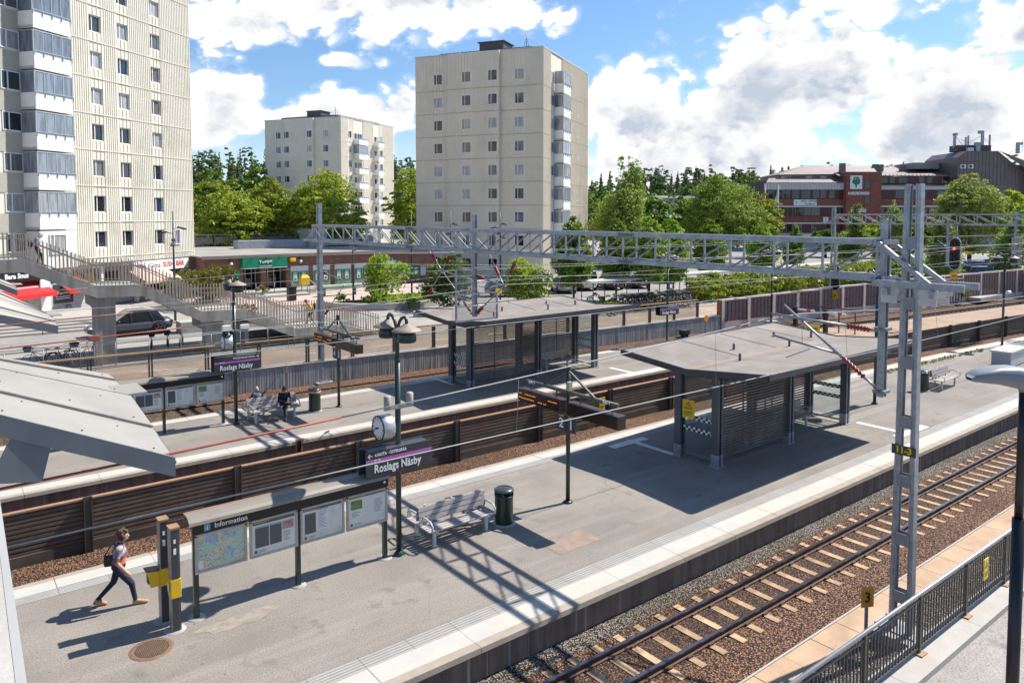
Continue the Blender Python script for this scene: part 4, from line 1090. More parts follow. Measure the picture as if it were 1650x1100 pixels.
def cant(t,post_y,zt,zb,tip_y):
    """cantilever: top tube and diagonal with red insulators, registration arm"""
    s=1 if tip_y>post_y else -1; y0=post_y+s*.1
    strut(t,(0,y0-t.location[1],zt-.02-t.location[2]),(0,tip_y+s*.5-t.location[1],zt+.08-t.location[2]),.07,.27,.03,'top_tube')
    strut(t,(0,y0-t.location[1],zb-t.location[2]),(0,tip_y+s*.18-t.location[1],zt+.32-t.location[2]),.12,.34,.03,'diagonal_tube')
    m=MB(); ya=post_y+s*(tip_y-post_y)*s*.42; m.tube([(0,ya-t.location[1],zb+.60-t.location[2]),(0,tip_y+s*.45-t.location[1],zb+.82-t.location[2])],.026,8)
    m.tube([(-.0,tip_y-s*.5-t.location[1],zb+.63-t.location[2]),(0,tip_y+s*.1-t.location[1],zb+.34-t.location[2])],.012,6); m.tube([(0,tip_y-s*.3-t.location[1],zb+.7-t.location[2]),(0,tip_y-s*.28-t.location[1],zt-t.location[2])],.006,5)
    m.build('registration_arm',galv,t)
c1=thing('cantilever_arm','cantilever arm with red insulators above the near shelter','cantilever',(G,7.42,4.5),group='cantilever arms'); cant(c1,7.42,5.75,4.50,9.55)
c2=thing('cantilever_arm','V shaped strut set with red insulators, right of the mesh screen','cantilever',(G,22.3,4.4),group='cantilever arms')
def S(t,a,b,i0=.3,i1=.5): strut(t,(0,a[0]-t.location[1],a[1]-t.location[2]),(0,b[0]-t.location[1],b[1]-t.location[2]),i0,i1)
S(c2,(22.35,4.45),(20.5,5.72),.1,.3); S(c2,(19.74,6.78),(20.5,5.72),.25,.6); S(c2,(21.4,6.78),(20.45,5.6),.38,.62); S(c2,(22.2,5.95),(20.4,5.68),.03,.24)
c3=thing('cantilever_arm','V shaped strut set with red insulators, left of the mesh screen','cantilever',(G,22.4,4.4),group='cantilever arms')
S(c3,(22.35,4.45),(24.5,6.0),.1,.3); S(c3,(25.5,6.78),(24.5,6.0),.25,.6); S(c3,(23.75,6.78),(24.5,6.0),.25,.6); S(c3,(24.5,6.0),(25.6,4.9),.7,.9)
m=MB(); m.tube([(0,0,.6),(0,3.0,.72)],.022,6); m.build('registration_arm',galv,c3)
m=MB(); m.tube([(0,2.1,1.6),(0,-.1,1.35)],.022,6); m.build('registration_arm',galv,c3)
c4=thing('cantilever_arm','small cantilever with red insulators on the far gantry mast','cantilever',(16.,36.2,4.4),group='cantilever arms')
S(c4,(36.1,5.2),(33.4,4.95),.05,.2); S(c4,(36.1,2.9),(33.6,4.75),.1,.25); 
sc_post=drop_post(22.3,4.43,'middle drop post of the gantry carrying the mesh screen')
sc=thing('mesh_screen','square wire mesh screen in a frame on the middle drop post','mesh screen',(G,22.16,4.3))
m=MB()
for x in (-.92,.92): m.box(x-.03,x+.03,-.03,.03,0,1.95)
for z in (.0,.97,1.92): m.box(-.889,.889,-.025,.025,z,z+.05)
m.build('frame',galv,sc)
m=MB()
for z in (.55,1.45): m.tube([(-1.0,-.06,z),(1.05,-.06,z+.02)],.02,8)
m.tube([(-1.0,.04,.5),(-2.1,.6,.55)],.018,6)
m.build('cross_tube',galv,sc)
m=MB()
for i in range(46): x=-.885+i*.0393; m.box(x-.0025,x+.0025,-.004,.0,.05,1.92)
for i in range(48): z=.06+i*.039; m.box(-.885,.885,.0005,.004,z-.0025,z+.0025)
m.build('wire_mesh',galv,sc)
t=thing('tag_plate','small orange plate beside the mesh screen','plate',(16.6,21.9,5.35)); m=MB(); m.box(-.14,.14,-.01,.01,-.1,.1); m.build('plate',yellow,t); m=MB(); m.tube([(-.1,0,.1),(-.7,.3,.2)],.012,6); m.build('hanger',dark,t)
# ---------------------------------------------------------------- background gantry with masts, screen, signals
G2=61.3; DV=-2.6
m3=dup(m1,(G2+.15,33.3,-.5),label='steel mast at left end of the background gantry')
for o in list(m3.children):
    if o.name.startswith('number_plate'):
        for c in list(o.children): bpy.data.objects.remove(c)
        bpy.data.objects.remove(o)
dup(gy,(G2,DV-.6,.55),label='background lattice gantry in front of the red brick office')
dp2=dup(sc_post,(G2,19.6,4.6),label='middle drop post of the background gantry'); 
dup(sc,(G2,19.5,4.6),label='mesh screen on the background gantry')
dp3=dup(dpost,(G2,24.1,4.2),label='thin drop post of background gantry behind the near mast')
cc=dup(c1,(G2,22.5,4.6),label='cantilever arm of the background gantry left of red signal')
cc2=dup(c2,(G2,19.8,4.6),label='V shaped strut set of the background gantry'); 
for i,(y,z) in enumerate(((25.9,5.55),(22.6,5.3),(17.6,5.3))):
    t=thing('tag_plate','small orange plate hanging on wires of background gantry','plate',(G2,y,z),group='orange plates on the background wires'); m=MB(); m.box(-.02,.02,-.24,.24,-.1,.1); m.build('plate',yellow,t); m=MB(); m.tube([(0,0,.1),(0,0,.35)],.01,5); m.build('hanger',dark,t)
def signal(loc,label,n,lit,h,post=None,plate=None):
    t=thing('railway_signal',label,'railway signal',loc,R(0),group='railway signals')
    w=.36
    def cap(w_,h_,y,z0,k=10):
        pts=[(y*1.,w_*math.cos(a)*-1,h_/2-w_+w_*math.sin(a)) for a in [pi*i/k for i in range(k+1)]]+[(y*1.,w_*math.cos(a)*-1,-h_/2+w_+w_*math.sin(a)) for a in [pi+pi*i/k for i in range(k+1)]]
        return [(p[0],p[1],p[2]+z0) for p in pts]
    def plate_(w_,h_,x0,x1,mt,nm):
        a=cap(w_,h_,x0,0); b=cap(w_,h_,x1,0); k=len(a); m=MB()
        m.add(a+b,[tuple(range(k)),tuple(range(k,2*k))[::-1]]+[(i,k+i,k+(i+1)%k,(i+1)%k) for i in range(k)]); return m.build(nm,mt,t)
    plate_(w+.06,h+.12,-.02,.02,pale,'backboard_rim'); plate_(w,h,-.06,-.021,black,'backboard')
    m=MB()
    for i in range(n):
        z=h/2-w-(h-2*w)*i/(n-1)
        m.lathe([(.13,-.25),(.14,-.06)],(0,0,z),14,'x')
    m.build('lamp_hood',black,t)
    for i in range(n):
        z=h/2-w-(h-2*w)*i/(n-1)
        m=MB(); m.disc((-.085,0,z),.12,14,'x'); m.build('lens',emit('lit red lens',(1.,.06,.03),2.5) if i==lit and 'lit red lens' not in MATS else (MATS['lit red lens'] if i==lit else mat('dark lens',(.12,.12,.12),.2,.1)),t)
    if post:
        m=MB(); m.tube(post,.06,8); m.build('post',galv,t)
    if plate:
        m=MB(); m.box(-.05,-.03,-.26,.26,-h/2-.75,-h/2-.2); o=m.build('plate',yellow,t); text(plate,.24,(-.055,0,-h/2-.47),FACE_U,black,o,bold=.02)
    return t
signal((61.0,23.45,5.2),'railway signal with one red light lit, right of the near mast',5,1,2.35,[(.2,0,-2.2),(.2,0,2.35)],'K2')
signal((61.2,32.9,2.75),'unlit railway signal on the mast of the background gantry',4,9,2.1,[(.2,.2,-2.9),(.2,.2,1.2)],'67')
t=thing('no_parking_sign','round blue and red no stopping sign by the platform lamp','road sign',(90,26,4.6),R(-50)); 
m=MB(); m.disc((0,0,0),.38,20,'y',.03); m.build('disc',red,t); m=MB(); m.disc((0,-.02,0),.29,20,'y',.012); m.build('blue_field',mat('sign blue',(.03,.08,.42),.4,.05),t); m=MB(); m.beam((-.22,-.032,.22),(.22,-.032,-.22),.02,.07); m.beam((.22,-.032,.22),(-.22,-.032,-.22),.02,.07); m.build('cross',red,t); m=MB(); m.tube([(0,.06,-3.9),(0,.06,.4)],.04,8); m.build('post',galv,t)
# ---------------------------------------------------------------- overhead wires
wire_c=mat('copper grey wire',(.30,.31,.31),.5,.1); wire_red=mat('red wire sleeve',(.33,.085,.06),.55,.12,4.)
def wire(name,label,f,u0,u1,n,r,mt=wire_c,group='overhead wires'):
    m=MB(); m.tube([(u0+(u1-u0)*i/n,)+f(u0+(u1-u0)*i/n) for i in range(n+1)],r,6)
    o=m.build(name,mt); return tag(o,label,'overhead wire',group)
def sag(u):   # messenger height between supports at G-46,G,G2,G2+46
    span=45.5; x=((u-G)%span)/span; return 5.85-2.9*x*(1-x)
lines_=[(9.73,'nearest track'),(19.9,'second track'),(23.98,'third track'),(32.95,'farthest track')]
for v,nm in lines_:
    fo=(lambda u:0) if v<12 else off
    zz=lambda u: sag(u)
    red_to={9.73:4.55,19.9:5.0,23.98:4.7,32.95:4.9}[v]
    wire('contact_wire','taut contact wire above the '+nm,lambda u:(v+fo(u)+.12*math.cos(u*.138),4.50),-12,108,60,.011)
    dro=wire('messenger_wire','sagging messenger wire above the '+nm,lambda u:(v+fo(u),sag(u)),red_to,108,60,.011)
    slv=wire('wire_sleeve','red insulating sleeve on the wire above the '+nm+', at left',lambda u:(v+fo(u),sag(u)),-12,red_to,16,.017,wire_red,'red sleeved wires')
    m=MB(); u=G-8.
    while u<100:
        m.tube([(u,v+fo(u)+.12*math.cos(u*.138),4.5),(u,v+fo(u),sag(u))],.005,4); u+=5.4
    m.build('dropper',wire_c,dro)
t=thing('wire_joint_box','small red box on the sleeved wire left of the pillar','joint box',(3.05,19.9,sag(3.05))); m=MB(); m.box(-.12,.12,-.04,.04,-.07,.06); m.build('body',wire_red,t,bevel=.01); m=MB(); m.tube([(0,0,-.1),(0,0,-.9)],.006,4); m.build('lead',wire_c,t)
for i,(v,z) in enumerate(((30.3,6.4),(36.0,6.15),(28.2,5.7),(14.5,6.9))):
    wire('feeder_wire',['feeder wire hung above the far platform edge','feeder wire hung along the grooved wall','feeder wire hung above the far shelter','upper feeder wire crossing above the near platform'][i],lambda u:(v+off(u),z-.9*(((u-G)%45.5)/45.5)*(1-((u-G)%45.5)/45.5)),16,106,40,.012)
# ---------------------------------------------------------------- stairs down from the footbridge (far side)
st=thing('footbridge_stairs','long concrete stairs with slatted railings descending to the plaza','stairs',(10,46,.5))
Y0,Y1=42.0,45.0
prof=[(-5.68, 6.1), (3.55, 6.07), (6.6, 4.63), (8.66, 4.57), (11.64, 2.94), (13.81, 2.88), (16.93, 1.5), (19.86, 1.48), (22.4, 0.62)]
def zst(u):
    for (a,za),(b,zb) in zip(prof,prof[1:]):
        if a<=u<=b: return za+(zb-za)*(u-a)/(b-a)
    return prof[-1][1]
for y,nm in ((Y0,'front_stringer'),(Y1,'rear_stringer')):
    m=MB(); pu=[(u,z) for u,z in prof]; n=len(pu)
    dep=[.62,.62,.62,.58,.58,.55,.55,.5,.3]
    vs=[(u,y-.12,z) for u,z in pu]+[(u,y-.12,z-d) for (u,z),d in zip(pu,dep)]+[(u,y+.12,z) for u,z in pu]+[(u,y+.12,z-d) for (u,z),d in zip(pu,dep)]
    fs=[]
    for i in range(n-1):
        fs+=[(i,n+i,n+i+1,i+1),(2*n+i,2*n+i+1,3*n+i+1,3*n+i),(i,i+1,2*n+i+1,2*n+i),(n+i,3*n+i,3*n+i+1,n+i+1)]
    m.add(vs,fs); m.add([vs[n-1],vs[2*n-1],vs[4*n-1],vs[3*n-1]],[(0,1,2,3)]); m.build(nm,stairc,st,world=True)
m=MB()
for (a,za),(b,zb) in zip(prof,prof[1:]):
    if abs(za-zb)<.15: m.box(a-.001,b,Y0+.121,Y1-.121,za-.30,za-.10)
    else:
        n=max(2,int(round((za-zb)/.165)))
        for i in range(n):
            x0=a+(b-a)*i/n; x1=a+(b-a)*(i+1)/n; z=za-(za-zb)*(i+1)/n-.10; m.box(x0,x1,Y0+.121,Y1-.121,z-.3,z)
m.build('steps',conc_l,st,world=True)
for y,nm in ((Y0-.02,'railing'),(Y1+.02,'railing')):
    m=MB(); u=-5.6; 
    while u<22.4:
        z=zst(u); m.box(u-.022,u+.022,y-.03,y+.03,z+.02,z+1.24); u+=.172
    m.build(nm,slat_w,st,world=True)
    for dz,wd in ((.98,.05),(.10,.04)):
        m=MB()
        for (a,za),(b,zb) in zip(prof,prof[1:]): m.beam((a,y+.05,za+dz),(b,y+.05,zb+dz),.05,wd)
        m.build('handrail',mat('grey wood rail',(.42,.36,.32),.6,.12,4.),st,world=True)
for x in (7.0,12.35):
    pm=MB(); pm.lathe([(.55,.4),(.50,3.9 if x<10 else 2.2)],(x,43.5,0),4,'z')
    pm=MB(); zt_=3.99 if x<10 else 2.33
    pm.box(x-.5,x-.18,42.1,42.9,.5,zt_); pm.box(x-.18,x+.48,42.22,42.8,.5,zt_); pm.box(x-.5,x+.48,42.8,44.85,zt_-.5,zt_)
    pm.build('pillar',stairc,st,world=True,bevel=.02)
# wall and shed under the stairs
t=thing('concrete_shed','low concrete enclosure with flat lid under the stairs','enclosure',(16,45.5,.5))
m=MB(); m.box(14.2,14.4,42.8,45,.5,1.95); m.box(14.4,17.4,44.8,45.,.5,1.2); m.box(17.4,20.4,42.35,42.5,.5,1.0); m.build('walls',wallc,t,world=True); m=MB(); m.box(13.9,15.7,42.5,45.2,1.951,2.05); m.build('lid',conc,t,world=True)
t=thing('planter_wall','long pale planter box behind the second stair pillar','planter',(13,49,.8)); m=MB(); m.box(12.2,17.5,48.6,49.8,.8,1.5); m.build('box',conc_l,t,world=True)
# mesh fence along the street below
t=thing('wire_fence','low wire mesh fence with thin grey posts along the street','fence',(5,46,.5))
m=MB()
for k in range(16): u=-2+1.55*k; m.tube([(u,41.55,.55),(u,41.55,1.75)],.02,6)
m.tube([(-2,41.55,1.72),(21,41.55,1.72)],.016,6); m.tube([(-2,41.55,1.2),(21,41.55,1.2)],.008,5); m.tube([(-2,41.55,.8),(21,41.55,.8)],.008,5); m.build('posts_and_wires',galv_d,t,world=True)
for k,(x0,x1) in enumerate(((2.4,8.4),)):
    t=thing('steel_handrail','tubular steel handrail on the pavement steps','handrail',(x0,53,.8)); m=MB()
    for i in range(3): u=x0+(x1-x0)*i/2; m.tube([(u,53.3,.8),(u,53.3,1.75)],.03,8)
    m.tube([(x0,53.3,1.75),(x1,53.3,1.75)],.03,8); m.build('rail',galv_d,t,world=True)
# ---------------------------------------------------------------- canopies at the left, bridge parapet
def canopy(loc,label,A,Bc,sl,slf,n=4.2):
    t=thing('metal_canopy',label,'canopy',loc,group='grey metal stair canopies')
    A,Bc,sl,slf=Vector(A),Vector(Bc),Vector(sl),Vector(slf)
    # roof sheets: three plates with lapped seams, hipped to the far side
    w=Bc-A; ts=[0,.24,.55,.82,1.]; lift=[0,.05,.10,.06,-.03]
    pts0=[A+w*k+Vector((0,0,l)) for k,l in zip(ts,lift)]; pts1=[p+(sl*(1-k)+slf*k)*n for p,k in zip(pts0,ts)]
    for i in range(4):
        m=MB(); a,b,c,d=pts0[i],pts0[i+1],pts1[i+1],pts1[i]
        up=Vector((0,0,.014*(1 if i%2 else -1)))
        m.hexa([a-Vector((0,0,.03)),b-Vector((0,0,.03)),c-Vector((0,0,.03)),d-Vector((0,0,.03))],[a+up,b+up,c+up,d+up]); m.build('roof_sheet',mat('pale beige roof metal',(.34,.32,.285),.5,.07,.8,.1,dirt=(.27,.255,.23),dirtamt=.4),t)
    m=MB()
    for i in (1,2,3): m.beam(pts0[i]+Vector((0,0,.012)),pts1[i]+Vector((0,0,.012)),.035,.022)
    m._build('sheet_seam',mat('dull seam metal',(.24,.23,.21),.5,.2,3.),t)
    m=MB(); d=Vector((0,0,-.22)); p,q=pts0[0],pts1[0]; o=Vector((0,-.03,0))
    m.hexa([p+d+o,p+d,q+d,q+d+o],[p+o+Vector((0,0,.02)),p+Vector((0,0,.02)),q+Vector((0,0,.02)),q+o+Vector((0,0,.02))]) 
    m.build('fascia',mat('shade toned fascia',(.13,.15,.175),.5,.1,1.5,.2,dirt=(.19,.21,.22)),t)  # dark blue grey puts the shade of the camera-facing fascia into its colour
    m=MB()
    for i in range(4):
        a,b=pts0[i],pts0[i+1]; e=Vector((.02,0,0)); m.hexa([a+d*.3,a+d*.3+e,b+d*.3+e,b+d*.3],[a-Vector((0,0,.031)),a-Vector((0,0,.031))+e,b-Vector((0,0,.031))+e,b-Vector((0,0,.031))])
    m.build('end_fascia',MATS['shade toned fascia'],t)
    m=MB(); a=A+sl*.96; m.add([a+Vector((0,-.02,-.12)),a+Vector((.36,-.02,-.26)),a+Vector((.24,-.02,-.74)),a+Vector((-.25,-.02,-.66)),a+Vector((0,.03,-.12)),a+Vector((.36,.03,-.26)),a+Vector((.24,.03,-.74)),a+Vector((-.25,.03,-.66))],[(0,3,2,1),(4,5,6,7),(0,1,5,4),(1,2,6,5),(2,3,7,6),(3,0,4,7)]); m.build('gusset',MATS['shade toned fascia'],t)
    m=MB()
    for i in range(4):
        for k in range(7):
            p=pts0[i]+(pts0[i+1]-pts0[i])*.12+sl*(.12+.45*k)+Vector((0,0,.022)); m.cbox(p,(.02,.02,.012))
            p=pts0[i]+(pts0[i+1]-pts0[i])*.6+sl*(.3+.6*k)+Vector((0,0,.022)); m.cbox(p,(.016,.016,.012))
    m.build('screws',dark,t)
    m=MB(); p=pts0[2]+(pts0[3]-pts0[2])*.2; m.hexa([p+Vector((-.2,-.35,.03)),p+Vector((.22,-.35,.03)),p+Vector((.22,.45,.03)),p+Vector((-.2,.45,.03))],[p+Vector((-.2,-.35,.055)),p+Vector((.22,-.35,.055)),p+Vector((.22,.45,.055)),p+Vector((-.2,.45,.055))]); m.build('patch_sheet',MATS['pale beige roof metal'],t)
    m=MB()
    for vv in (A.y+1.2,Bc.y-1.3):
        m.box(-.6,-.4,vv-.1,vv+.1,.0,5.7)
    m.build('column',galv_d,t)
    return t
canopy((0,0,0),'large pale metal stair canopy at left, nearest the camera',(2.285,9.55,5.23),(2.60,15.6,5.22),(-1.67,.1,.77),(-1.67,0,.52))
canopy((0,0,0),'smaller looking pale metal stair canopy behind the large one',(2.88,24.75,4.99),(2.92,27.1,5.07),(-1.9,.0,.61),(-1.9,.0,1.22),2.6)
canopy((0,0,0),'farthest and smallest pale metal canopy at the left edge',(2.83,36.,5.11),(2.85,37.5,5.2),(-1.85,.0,1.0),(-1.85,.0,.98),2.6)
t=thing('bridge_parapet','pale concrete parapet of the footbridge at the lower left','parapet',(0,3,6))
m=MB(); m.hexa([(.10,.3,6.2),(.225,.3,6.2),(.205,9.5,6.2),(-.6,9.5,6.2)],[(-1.2,.3,7.2),(.13,.3,7.2),(.36,9.5,7.2),(-1.0,9.5,7.2)])
m=MB(); 
pa=[(.155,1.0),(.165,1.83),(.21,3.45),(.24,4.6),(.27,6.0)]
vs=[];
for x,y in pa: vs+=[(x-.55,y,7.2),(x-.05,y,7.2),(x-.05,y,5.9),(x-.55,y,5.9)]
n=len(pa); m.add(vs,[(4*i+k,4*i+(k+1)%4,4*i+4+(k+1)%4,4*i+4+k) for i in range(n-1) for k in range(4)]+[(0,1,2,3),(4*n-4,4*n-1,4*n-2,4*n-3)])
m.build('coping',conc_l,t,world=True)
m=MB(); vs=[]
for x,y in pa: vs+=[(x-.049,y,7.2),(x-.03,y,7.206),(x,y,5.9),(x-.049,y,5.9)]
m.add(vs,[(4*i+k,4*i+(k+1)%4,4*i+4+(k+1)%4,4*i+4+k) for i in range(n-1) for k in range(4)]+[(0,1,2,3),(4*n-4,4*n-1,4*n-2,4*n-3)]); m.build('pale_edge',mat('pale parapet edge',(.50,.49,.46),.8,.08,2.),t,world=True)  # slim edge strip, paler than the coping concrete
# ---------------------------------------------------------------- apartment towers
frame_w=mat('white window frame',(.74,.74,.72),.5,.04); sill_m=mat('pale sill',(.66,.63,.56),.6,.05)
balc=mat('white corrugated balcony front',(.80,.80,.78),.55,.04); alu=mat('balcony aluminium',(.50,.52,.54),.4,.1,2.,.5)
seam=mat('cladding seam',(.40,.36,.285),.7,.1)
roofdark=mat('black roof sheet',(.055,.06,.07),.5,.15)
balc_glass=m_glasspane('balcony glazing',[(.26,.29,.33),(.34,.37,.40),(.20,.225,.26),(.42,.44,.46),(.30,.33,.37)],.05)
class Fc:
    """a facade: maps (along s, outward t, z) into the building's local space"""
    def __init__(s,o,e,n): s.o=Vector(o); s.e=Vector(e); s.n=Vector(n)
    def p(s,a,t,z): q=s.o+s.e*a+s.n*t; return (q.x,q.y,z)
    def box(s,m,a0,a1,t0,t1,z0,z1):
        flip=(s.e.cross(s.n)).z<0
        b=[s.p(a0,t0,z0),s.p(a1,t0,z0),s.p(a1,t1,z0),s.p(a0,t1,z0)]; c=[s.p(a0,t0,z1),s.p(a1,t0,z1),s.p(a1,t1,z1),s.p(a0,t1,z1)]
        if flip: b=b[::-1]; c=c[::-1]
        return m.hexa(b,c)
def window(t,fc,a0,a1,z0,z1,sash=.33,depth=.0,fm=None,pm=None):
    """white frame with a narrow and a wide sash; the pane is the frame's sub-part"""
    f=MB(); w=.06; d0,d1=depth-.02,depth+.06
    fc.box(f,a0,a1,d0,d1,z1-w,z1); fc.box(f,a0,a1,d0,d1+.04,z0,z0+w); fc.box(f,a0,a0+w,d0,d1,z0+w,z1-w); fc.box(f,a1-w,a1,d0,d1,z0+w,z1-w)
    if sash:
        c=a0+(a1-a0)*sash; fc.box(f,c-.035,c+.035,d0,d1,z0+w,z1-w)
    o=f.build('window',fm or frame_w,t)
    p=MB(); p.quad(fc.p(a0+w,depth+.012,z0+w),fc.p(a1-w,depth+.012,z0+w),fc.p(a1-w,depth+.012,z1-w),fc.p(a0+w,depth+.012,z1-w)); p.build('pane',pm or pane,o)
    return o
def clad(t,fc,L,z0,z1,rows,wins,mtr,rib=.21,skip=(),wall_name='cladding',rib_d=.035,seams=True,ww=1.2,rec=.17):
    """ribbed sheet cladding: ribs run between the windows, smooth sheets above and below them"""
    # cladding layer standing in front of the windows, so that they sit in reveals
    rows=sorted(rows,reverse=True)
    c=MB(); ed=[0.]+[v for x in sorted(wins) for v in (x,x+ww)]+[L]; ok=not skip
    for i in range(0,len(ed),2):
        spans=[(ed[i],ed[i+1])]
        for p,q in skip: spans=[z for a,b in spans for z in ((a,min(b,p)),(max(a,q),b)) if z[1]-z[0]>.05]
        for a,b in spans: fc.box(c,a,b,.0,rec,z0,z1)
    for p in wins:
        if any(a<p+.5<b for a,b in skip): continue
        zs=[z1]+[v for w in rows for v in (w[1],w[0])]+[z0]
        for i in range(0,len(zs)-1,2):
            if zs[i]-zs[i+1]>.1: fc.box(c,p,p+ww,.0,rec-.02,zs[i+1],zs[i])
    c._build('cladding',mtr,t)
    r=MB(); s=MB(); o0=fc.o; fc=Fc(fc.o+fc.n*rec,fc.e,fc.n)
    a=.1
    zones=[(x-.12,x+ww+.12) for x in wins]
    while a<L-.05:
        if any(p<a<q for p,q in skip): a+=rib; continue
        if any(p<a<q for p,q in zones): a+=rib; continue
        fc.box(r,a-.022,a+.022,.001,rib_d,z0,z1); a+=rib
    # spandrels: wider standing seams
    for p in wins:
        for k in range(4):
            x=p+k*ww/3
            zs=[z0]+[v for w in sorted(rows) for v in (w[0]-.03,w[1]+.03)]+[z1]
            for i in range(0,len(zs)-1,2):
                if zs[i+1]-zs[i]>.15 and not any(q0<p+.5<q1 for q0,q1 in skip): fc.box(r,x-.014,x+.014,-.019,rib_d*.5,zs[i],zs[i+1])
    r.build('cladding_ribs',mtr,t)
    if seams:
        for w in rows[1:] if False else rows:
            for zz in (w[0]-.75,):
                sp_=[(0,L)]
                for p,q in skip: sp_=[z for a,b in sp_ for z in ((a,min(b,p)),(max(a,q),b)) if z[1]-z[0]>.05]
                for a,b in sp_: fc.box(s,a,b,.0,rib_d+.012,zz-.03,zz+.03)
                s._build('storey_seam',seam if mtr is beige else mtr,t); s=MB()
def tower(name,label,loc,rz,A,B,z0,rows,mtr,colsA,colsB,balcs,ztop,bottom=None,group='beige apartment towers',segA=None,win_h=1.3,skipB=(),rec=.07):
    t=thing(name,label,'apartment tower',loc,rz,group)
    # local: right facade along +x at y=0 (normal -y), left facade along +y at x=0 (normal -x)
    m=MB(); m.box(0,B,0,A,z0,ztop); m.build('wall',mtr,t)
    fa=Fc((0,A,0),(0,-1,0),(-1,0,0)); fb=Fc((0,0,0),(1,0,0),(0,-1,0))
    if segA:
        for (a0,a1,d) in segA:
            m=MB(); fa.box(m,a0,a1,.0,d,z0,ztop+.02); m.build('wall_bay',mtr,t)
    if colsA:
        for zt in rows:
            for a in colsA:
                d=0
                for (a0,a1,dd) in (segA or []):
                    if a0<a<a1: d=dd
                window(t,fa,a,a+1.2,zt-win_h,zt,.34,d)
        if segA:
            edges=[0]+sorted(sum([[a0,a1] for a0,a1,_ in segA],[]))+[A]
            for i in range(len(edges)-1):
                a0,a1=edges[i],edges[i+1]
                if a1-a0<.2: continue
                d=0
                for (b0,b1,dd) in segA:
                    if abs(b0-a0)<.01: d=dd
                f2=Fc(Vector((0,A,0))+Vector((0,-1,0))*a0+Vector((-1,0,0))*d,(0,-1,0),(-1,0,0))
                clad(t,f2,a1-a0,z0,ztop,[(zt-win_h,zt) for zt in rows],[c-a0 for c in colsA if a0<c<a1],mtr,rec=rec)
        else: clad(t,fa,A,z0,ztop,[(zt-win_h,zt) for zt in rows],colsA,mtr,rec=rec)
    for zt in rows:
        for (a,w) in colsB: window(t,fb,a,a+w,zt-win_h,zt,.34 if w>.8 else None)
    clad(t,fb,B,z0,ztop,[(zt-win_h,zt) for zt in rows],[a for a,w in colsB if w>.8],mtr,skip=list(skipB)+[(b[0]-.1,b[1]+.1) for b in balcs],rec=rec)
    # balconies
    for (a0,a1,dep,glz) in balcs:
        for k,zt in enumerate(rows):
            zf=zt-2.35
            if zf<z0+1.6: continue
            g=glz(k)
            m=MB()
            fb.box(m,a0,a1,.0,dep,zf-.18,zf-.02)
            for kk in range(int((a1-a0)/.16)):
                x=a0+kk*.16; fb.box(m,x+.015,x+.145,dep-.03,dep+.012,zf-.2,zf+.98)
            fb.box(m,a0,a1,dep-.06,dep-.03,zf-.2,zf+.98)
            fb.box(m,a0,a0+.05,.05,dep-.06,zf-.2,zf+.98); fb.box(m,a1-.05,a1,.05,dep-.06,zf-.2,zf+.98)
            o=m.build('balcony',balc,t)
            m=MB(); fb.box(m,a0-.04,a1+.04,dep+.06,dep+.09,zf+1.02,zf+1.06); fb.box(m,a0-.04,a1+.04,dep-.02,dep+.04,zf+.985,zf+1.015)
            for kk in range(5): x=a0+(a1-a0)*kk/4; fb.box(m,x-.015,x+.015,dep+.012,dep+.088,zf+.7,zf+1.02)
            m.build('balcony_rail',alu,o)
            if g:
                m=MB()
                for kk in range(5): x=a0+(a1-a0)*kk/4; fb.box(m,x-.025,x+.025,dep-.06,dep-.01,zf+.985,zf+2.42)
                fb.box(m,a0,a1,dep-.06,dep-.01,zf+2.42,zf+2.5)
                for zz in (zf+2.42,): fb.box(m,a0,a0+.05,.05,dep-.06,zz,zz+.08); fb.box(m,a1-.05,a1,.05,dep-.06,zz,zz+.08)
                gl=m.build('glazing_frame',alu,o)
                m=MB()
                m.quad(fb.p(a0+.02,dep-.035,zf+.98),fb.p(a1-.02,dep-.035,zf+.98),fb.p(a1-.02,dep-.035,zf+2.42),fb.p(a0+.02,dep-.035,zf+2.42)); m.quad(fb.p(a0+.02,.05,zf+.98),fb.p(a0+.02,dep-.04,zf+.98),fb.p(a0+.02,dep-.04,zf+2.42),fb.p(a0+.02,.05,zf+2.42)); 
                m.quad(fb.p(a1-.02,.05,zf+.98),fb.p(a1-.02,dep-.04,zf+.98),fb.p(a1-.02,dep-.04,zf+2.42),fb.p(a1-.02,.05,zf+2.42))
                m.build('glazing',balc_glass,o)
            else:
                window(t,fb,a0+.25,a0+1.1,zf+.02,zf+2.1,None,0,pm=pane_d); window(t,fb,a0+1.2,a1-.2,zf+.8,zf+2.1,.5,0)
    # parapet cap, plant room
    m=MB(); m.box(-.12,B+.06,-.12,A+.06,ztop+.02,ztop+.12); m.build('parapet_cap',mat('pale parapet cap',(.62,.58,.5),.5,.06),t)
    m=MB(); m.box(2.2,B-2,2.2,A-2.2,ztop+.12,ztop+.75); m.box(2.6,5.6,A*.36,A*.36+3.2,ztop+.85,ztop+1.75); m.box(2.4,5.8,A*.36-.2,A*.36+3.4,ztop+1.75,ztop+1.85); m.build('roof_hut',roofdark,t)
    m=MB()
    for k in range(22): m.box(2.16,2.195,2.6+k*.55,2.66+k*.55,ztop+.15,ztop+.84)
    m.tube([(3,3.2,ztop),(3,3.2,ztop+2.6)],.05,6); m.tube([(3,3.2,ztop+2.2),(2.2,3.2,ztop+.9)],.02,5); m.tube([(3,3.2,ztop+2.2),(4,3.2,ztop+.9)],.02,5)
    m.build('roof_trim',slate,t)
    return t
Sx,Cx=math.sin(R(51.8013)),math.cos(R(51.8013))
def rd(r,d): return (Sx*r+Cx*d,-Cx*r+Sx*d)
RZ=math.atan2(.4955,.868)
rowsC=[25.3-2.8*k for k in range(9)]
cx,cy=rd(3.57,87.5)
